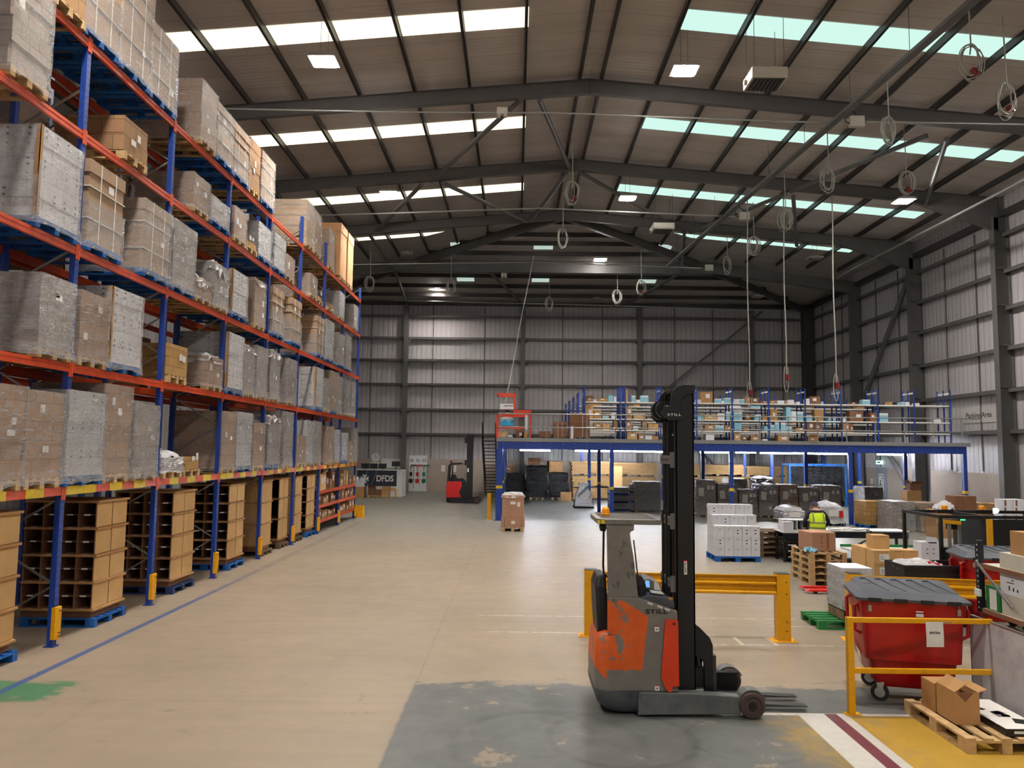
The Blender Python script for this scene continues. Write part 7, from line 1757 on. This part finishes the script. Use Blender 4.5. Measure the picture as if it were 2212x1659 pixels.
t = thing('wall_sign', 'pale sign reading Packing Area high on the right wall', 'sign', (XR - .012, 33.4, 4.6)); mb = MB(); mb.box(-.01, -1.25, -.33, 0, 1.25, .36); mb.build('plate', [mat('sign_pale', (184, 178, 176), .6, var=.03)], t)
text('Packing Area', .34, M['print'], t, face_left(-.013, 0, 0), 'lettering', 1.05, .002)

# ================================================================== person at the bench
def skin_mesh(name, joints, bones, mt, parent, sub=2):
    names = list(joints); me = bpy.data.meshes.new(name)
    me.from_pydata([joints[n][:3] for n in names], [(names.index(a), names.index(b)) for a, b in bones], [])
    me.materials.append(mt)
    o = bpy.data.objects.new(name, me); COL.objects.link(o)
    o.modifiers.new('skin', 'SKIN'); s = o.modifiers.new('sub', 'SUBSURF'); s.levels = s.render_levels = sub
    for i, n in enumerate(names):
        r = joints[n][3]; r2 = joints[n][4] if len(joints[n]) > 4 else r
        me.skin_vertices[0].data[i].radius = (r, r2)
    me.skin_vertices[0].data[0].use_root = True
    f = o.evaluated_get(bpy.context.evaluated_depsgraph_get()); m2 = bpy.data.meshes.new_from_object(f); m2.polygons.foreach_set('use_smooth', [True] * len(m2.polygons))
    bpy.data.objects.remove(o)
    q = bpy.data.objects.new(name, m2); COL.objects.link(q); q.parent = parent
    return q
M['skin'] = mat('skin', (196, 150, 128), .6, var=.06); M['navycloth'] = mat('navy_cloth', (24, 26, 40), .85, var=.15, scale=12); M['blackcloth'] = mat('black_trousers', (20, 20, 23), .85, var=.15, scale=12)
P = thing('person', 'person in yellow high visibility vest and navy cap bending over the packing bench', 'person', (7.86, 20.28, 0))
J = {'pelvis': (0, 0, .93, .15, .12), 'waist': (0, .0, 1.06, .14, .11), 'chest': (0, .06, 1.24, .165, .12), 'collar': (0, .11, 1.375, .10, .08), 'neck': (0, .15, 1.43, .055), 'head0': (0, .2, 1.48, .078, .085), 'head1': (0, .215, 1.55, .075, .085),
     'hipl': (-.1, 0, .88, .095), 'kneel': (-.12, .02, .5, .065), 'anklel': (-.12, -.02, .09, .045), 'toel': (-.13, .15, .04, .04),
     'hipr': (.1, 0, .88, .095), 'kneer': (.12, .0, .5, .065), 'ankler': (.12, -.04, .09, .045), 'toer': (.14, .13, .04, .04),
     'shl': (-.2, .08, 1.335, .068), 'ell': (-.33, .06, 1.09, .05), 'wrl': (-.24, .28, .95, .034), 'shr': (.2, .08, 1.335, .068), 'elr': (.33, .1, 1.1, .05), 'wrr': (.3, .36, .93, .034)}
Bn = [('pelvis', 'waist'), ('waist', 'chest'), ('chest', 'collar'), ('collar', 'neck'), ('neck', 'head0'), ('head0', 'head1'), ('pelvis', 'hipl'), ('hipl', 'kneel'), ('kneel', 'anklel'), ('anklel', 'toel'), ('pelvis', 'hipr'), ('hipr', 'kneer'), ('kneer', 'ankler'), ('ankler', 'toer'), ('collar', 'shl'), ('shl', 'ell'), ('ell', 'wrl'), ('collar', 'shr'), ('shr', 'elr'), ('elr', 'wrr')]
body = skin_mesh('body', J, Bn, M['skin'], P)
body.data.materials.append(M['navycloth']); body.data.materials.append(M['blackcloth'])
for pl in body.data.polygons:
    c = pl.center; pl.material_index = 2 if c.z < .93 and abs(c.x) < .2 else (1 if c.z < 1.415 else 0)
for s, wr, d in ((-1, (-.24, .28, .95), (.25, .9, -.3)), (1, (.3, .36, .93), (-.1, .95, -.25))):       # hands resting on the bench, fingers bent
    jj = {'w': (*wr, .03, .024)}; bb = []; dv = Vector(d).normalized(); side = Vector((1, 0, 0)); wv = Vector(wr)
    pc = wv + dv * .07; jj['p'] = (*pc, .04, .018); bb.append(('w', 'p'))
    for q, (o_, L) in enumerate(((-.033, .06), (-.011, .072), (.011, .068), (.033, .054))):
        a = pc + dv * .03 + side * o_; b = a + dv * L * .55 + Vector((0, 0, -.004)); c = b + dv * L * .4 + Vector((0, 0, -.022))
        jj['a%d' % q] = (*a, .0095); jj['b%d' % q] = (*b, .0088); jj['c%d' % q] = (*c, .0078); bb += [('p', 'a%d' % q), ('a%d' % q, 'b%d' % q), ('b%d' % q, 'c%d' % q)]
    ta = wv + dv * .035 - side * s * .042; tb = ta + dv * .03 - side * s * .022; jj['ta'] = (*ta, .012); jj['tb'] = (*tb, .01); bb += [('w', 'ta'), ('ta', 'tb')]
    skin_mesh('hand', jj, bb, M['skin'], P, 1)
# head details and cap
mb = MB()
for s in (-1, 1): mb.lathe([(.004, -.006), (.026, 0), (.02, .012), (.004, .014)], (s * .083, .2, 1.5), 10, 0, 'x')
mb.build('ear', [M['skin']], P, smooth=True)
mb = MB(); RR = []
for k in range(8):
    a = PI / 2 * k / 7; r = math.cos(a); z = 1.535 + .085 * math.sin(a)
    RR.append([(.098 * r * math.cos(q), .205 + .112 * r * math.sin(q) - .01, z) for q in [2 * PI * i / 18 for i in range(18)]])
mb.rings(RR); mb.build('cap', [mat('navy_cap', (38, 44, 78), .8, var=.1)], P, smooth=True)
mb = MB(); mb.prism([(-.03, 1.535), (.03, 1.535), (.028, 1.55), (0, 1.56), (-.028, 1.55)], 'y', .088, .094); mb.build('cap_strap', [M['paper']], P)
mb = MB(); mb.prism([(-.07, .30), (.07, .30), (.06, .39), (0, .41), (-.06, .39)], 'z', 1.535, 1.545); mb.build('cap_peak', [bpy.data.materials['navy_cap']], P)
mb = MB(); mb.lathe([(.006, .295), (.016, .30), (.013, .325), (.004, .335)], (0, 0, 1.5), 8, 0, 'y'); mb.build('nose', [M['skin']], P, smooth=True)
mb = MB(); mb.rings([[(.082 * math.cos(q), .195 + .09 * math.sin(q), z) for q in [2 * PI * i / 16 for i in range(16)]] for z in (1.50, 1.536)], cap=(False, False)); mb.build('hair', [mat('grey_hair', (120, 112, 104), .8, var=.2)], P, smooth=True)
def vest_mat():
    m = NT('hi_vis_vest'); c = m.coord(); sp = m.n('ShaderNodeSeparateXYZ'); m.t.links.new(c, sp.inputs[0]); x, y, z = sp.outputs
    def band(v, a, b): return m.math('MULTIPLY', m.ramp(v, a - .002, a + .002), m.math('SUBTRACT', 1.0, m.ramp(v, b - .002, b + .002)))
    f = m.math('MAXIMUM', band(z, .945, .985), band(z, 1.075, 1.115)); ax = m.math('ABSOLUTE', x)
    f = m.math('MAXIMUM', f, m.math('MULTIPLY', band(ax, .115, .15), m.ramp(z, 1.11, 1.112)))
    col = m.mix(f, m.mix(m.noise(c, 14, 3), lin((206, 232, 18)), lin((188, 214, 12))), lin((112, 112, 100)))
    return m.done(m.pbsdf(col, .7, 0, m.bump(m.noise(c, 18, 3), .15), None, emis=col, es=.05))
mb = MB(); RR = []
for z, a, b, cy in ((.84, .205, .15, .0), (.93, .205, .155, .0), (1.06, .195, .15, .005), (1.2, .215, .155, .05), (1.3, .225, .14, .085), (1.365, .19, .11, .105), (1.405, .11, .085, .12)):
    RR.append([(a * math.copysign(abs(math.cos(q)) ** .8, math.cos(q)), cy + b * math.sin(q), z + .02 * abs(math.cos(q)) * (z < .9)) for q in [2 * PI * i / 28 for i in range(28)]])
mb.rings(RR, cap=(False, False)); mb.build('vest', [vest_mat()], P, smooth=True)
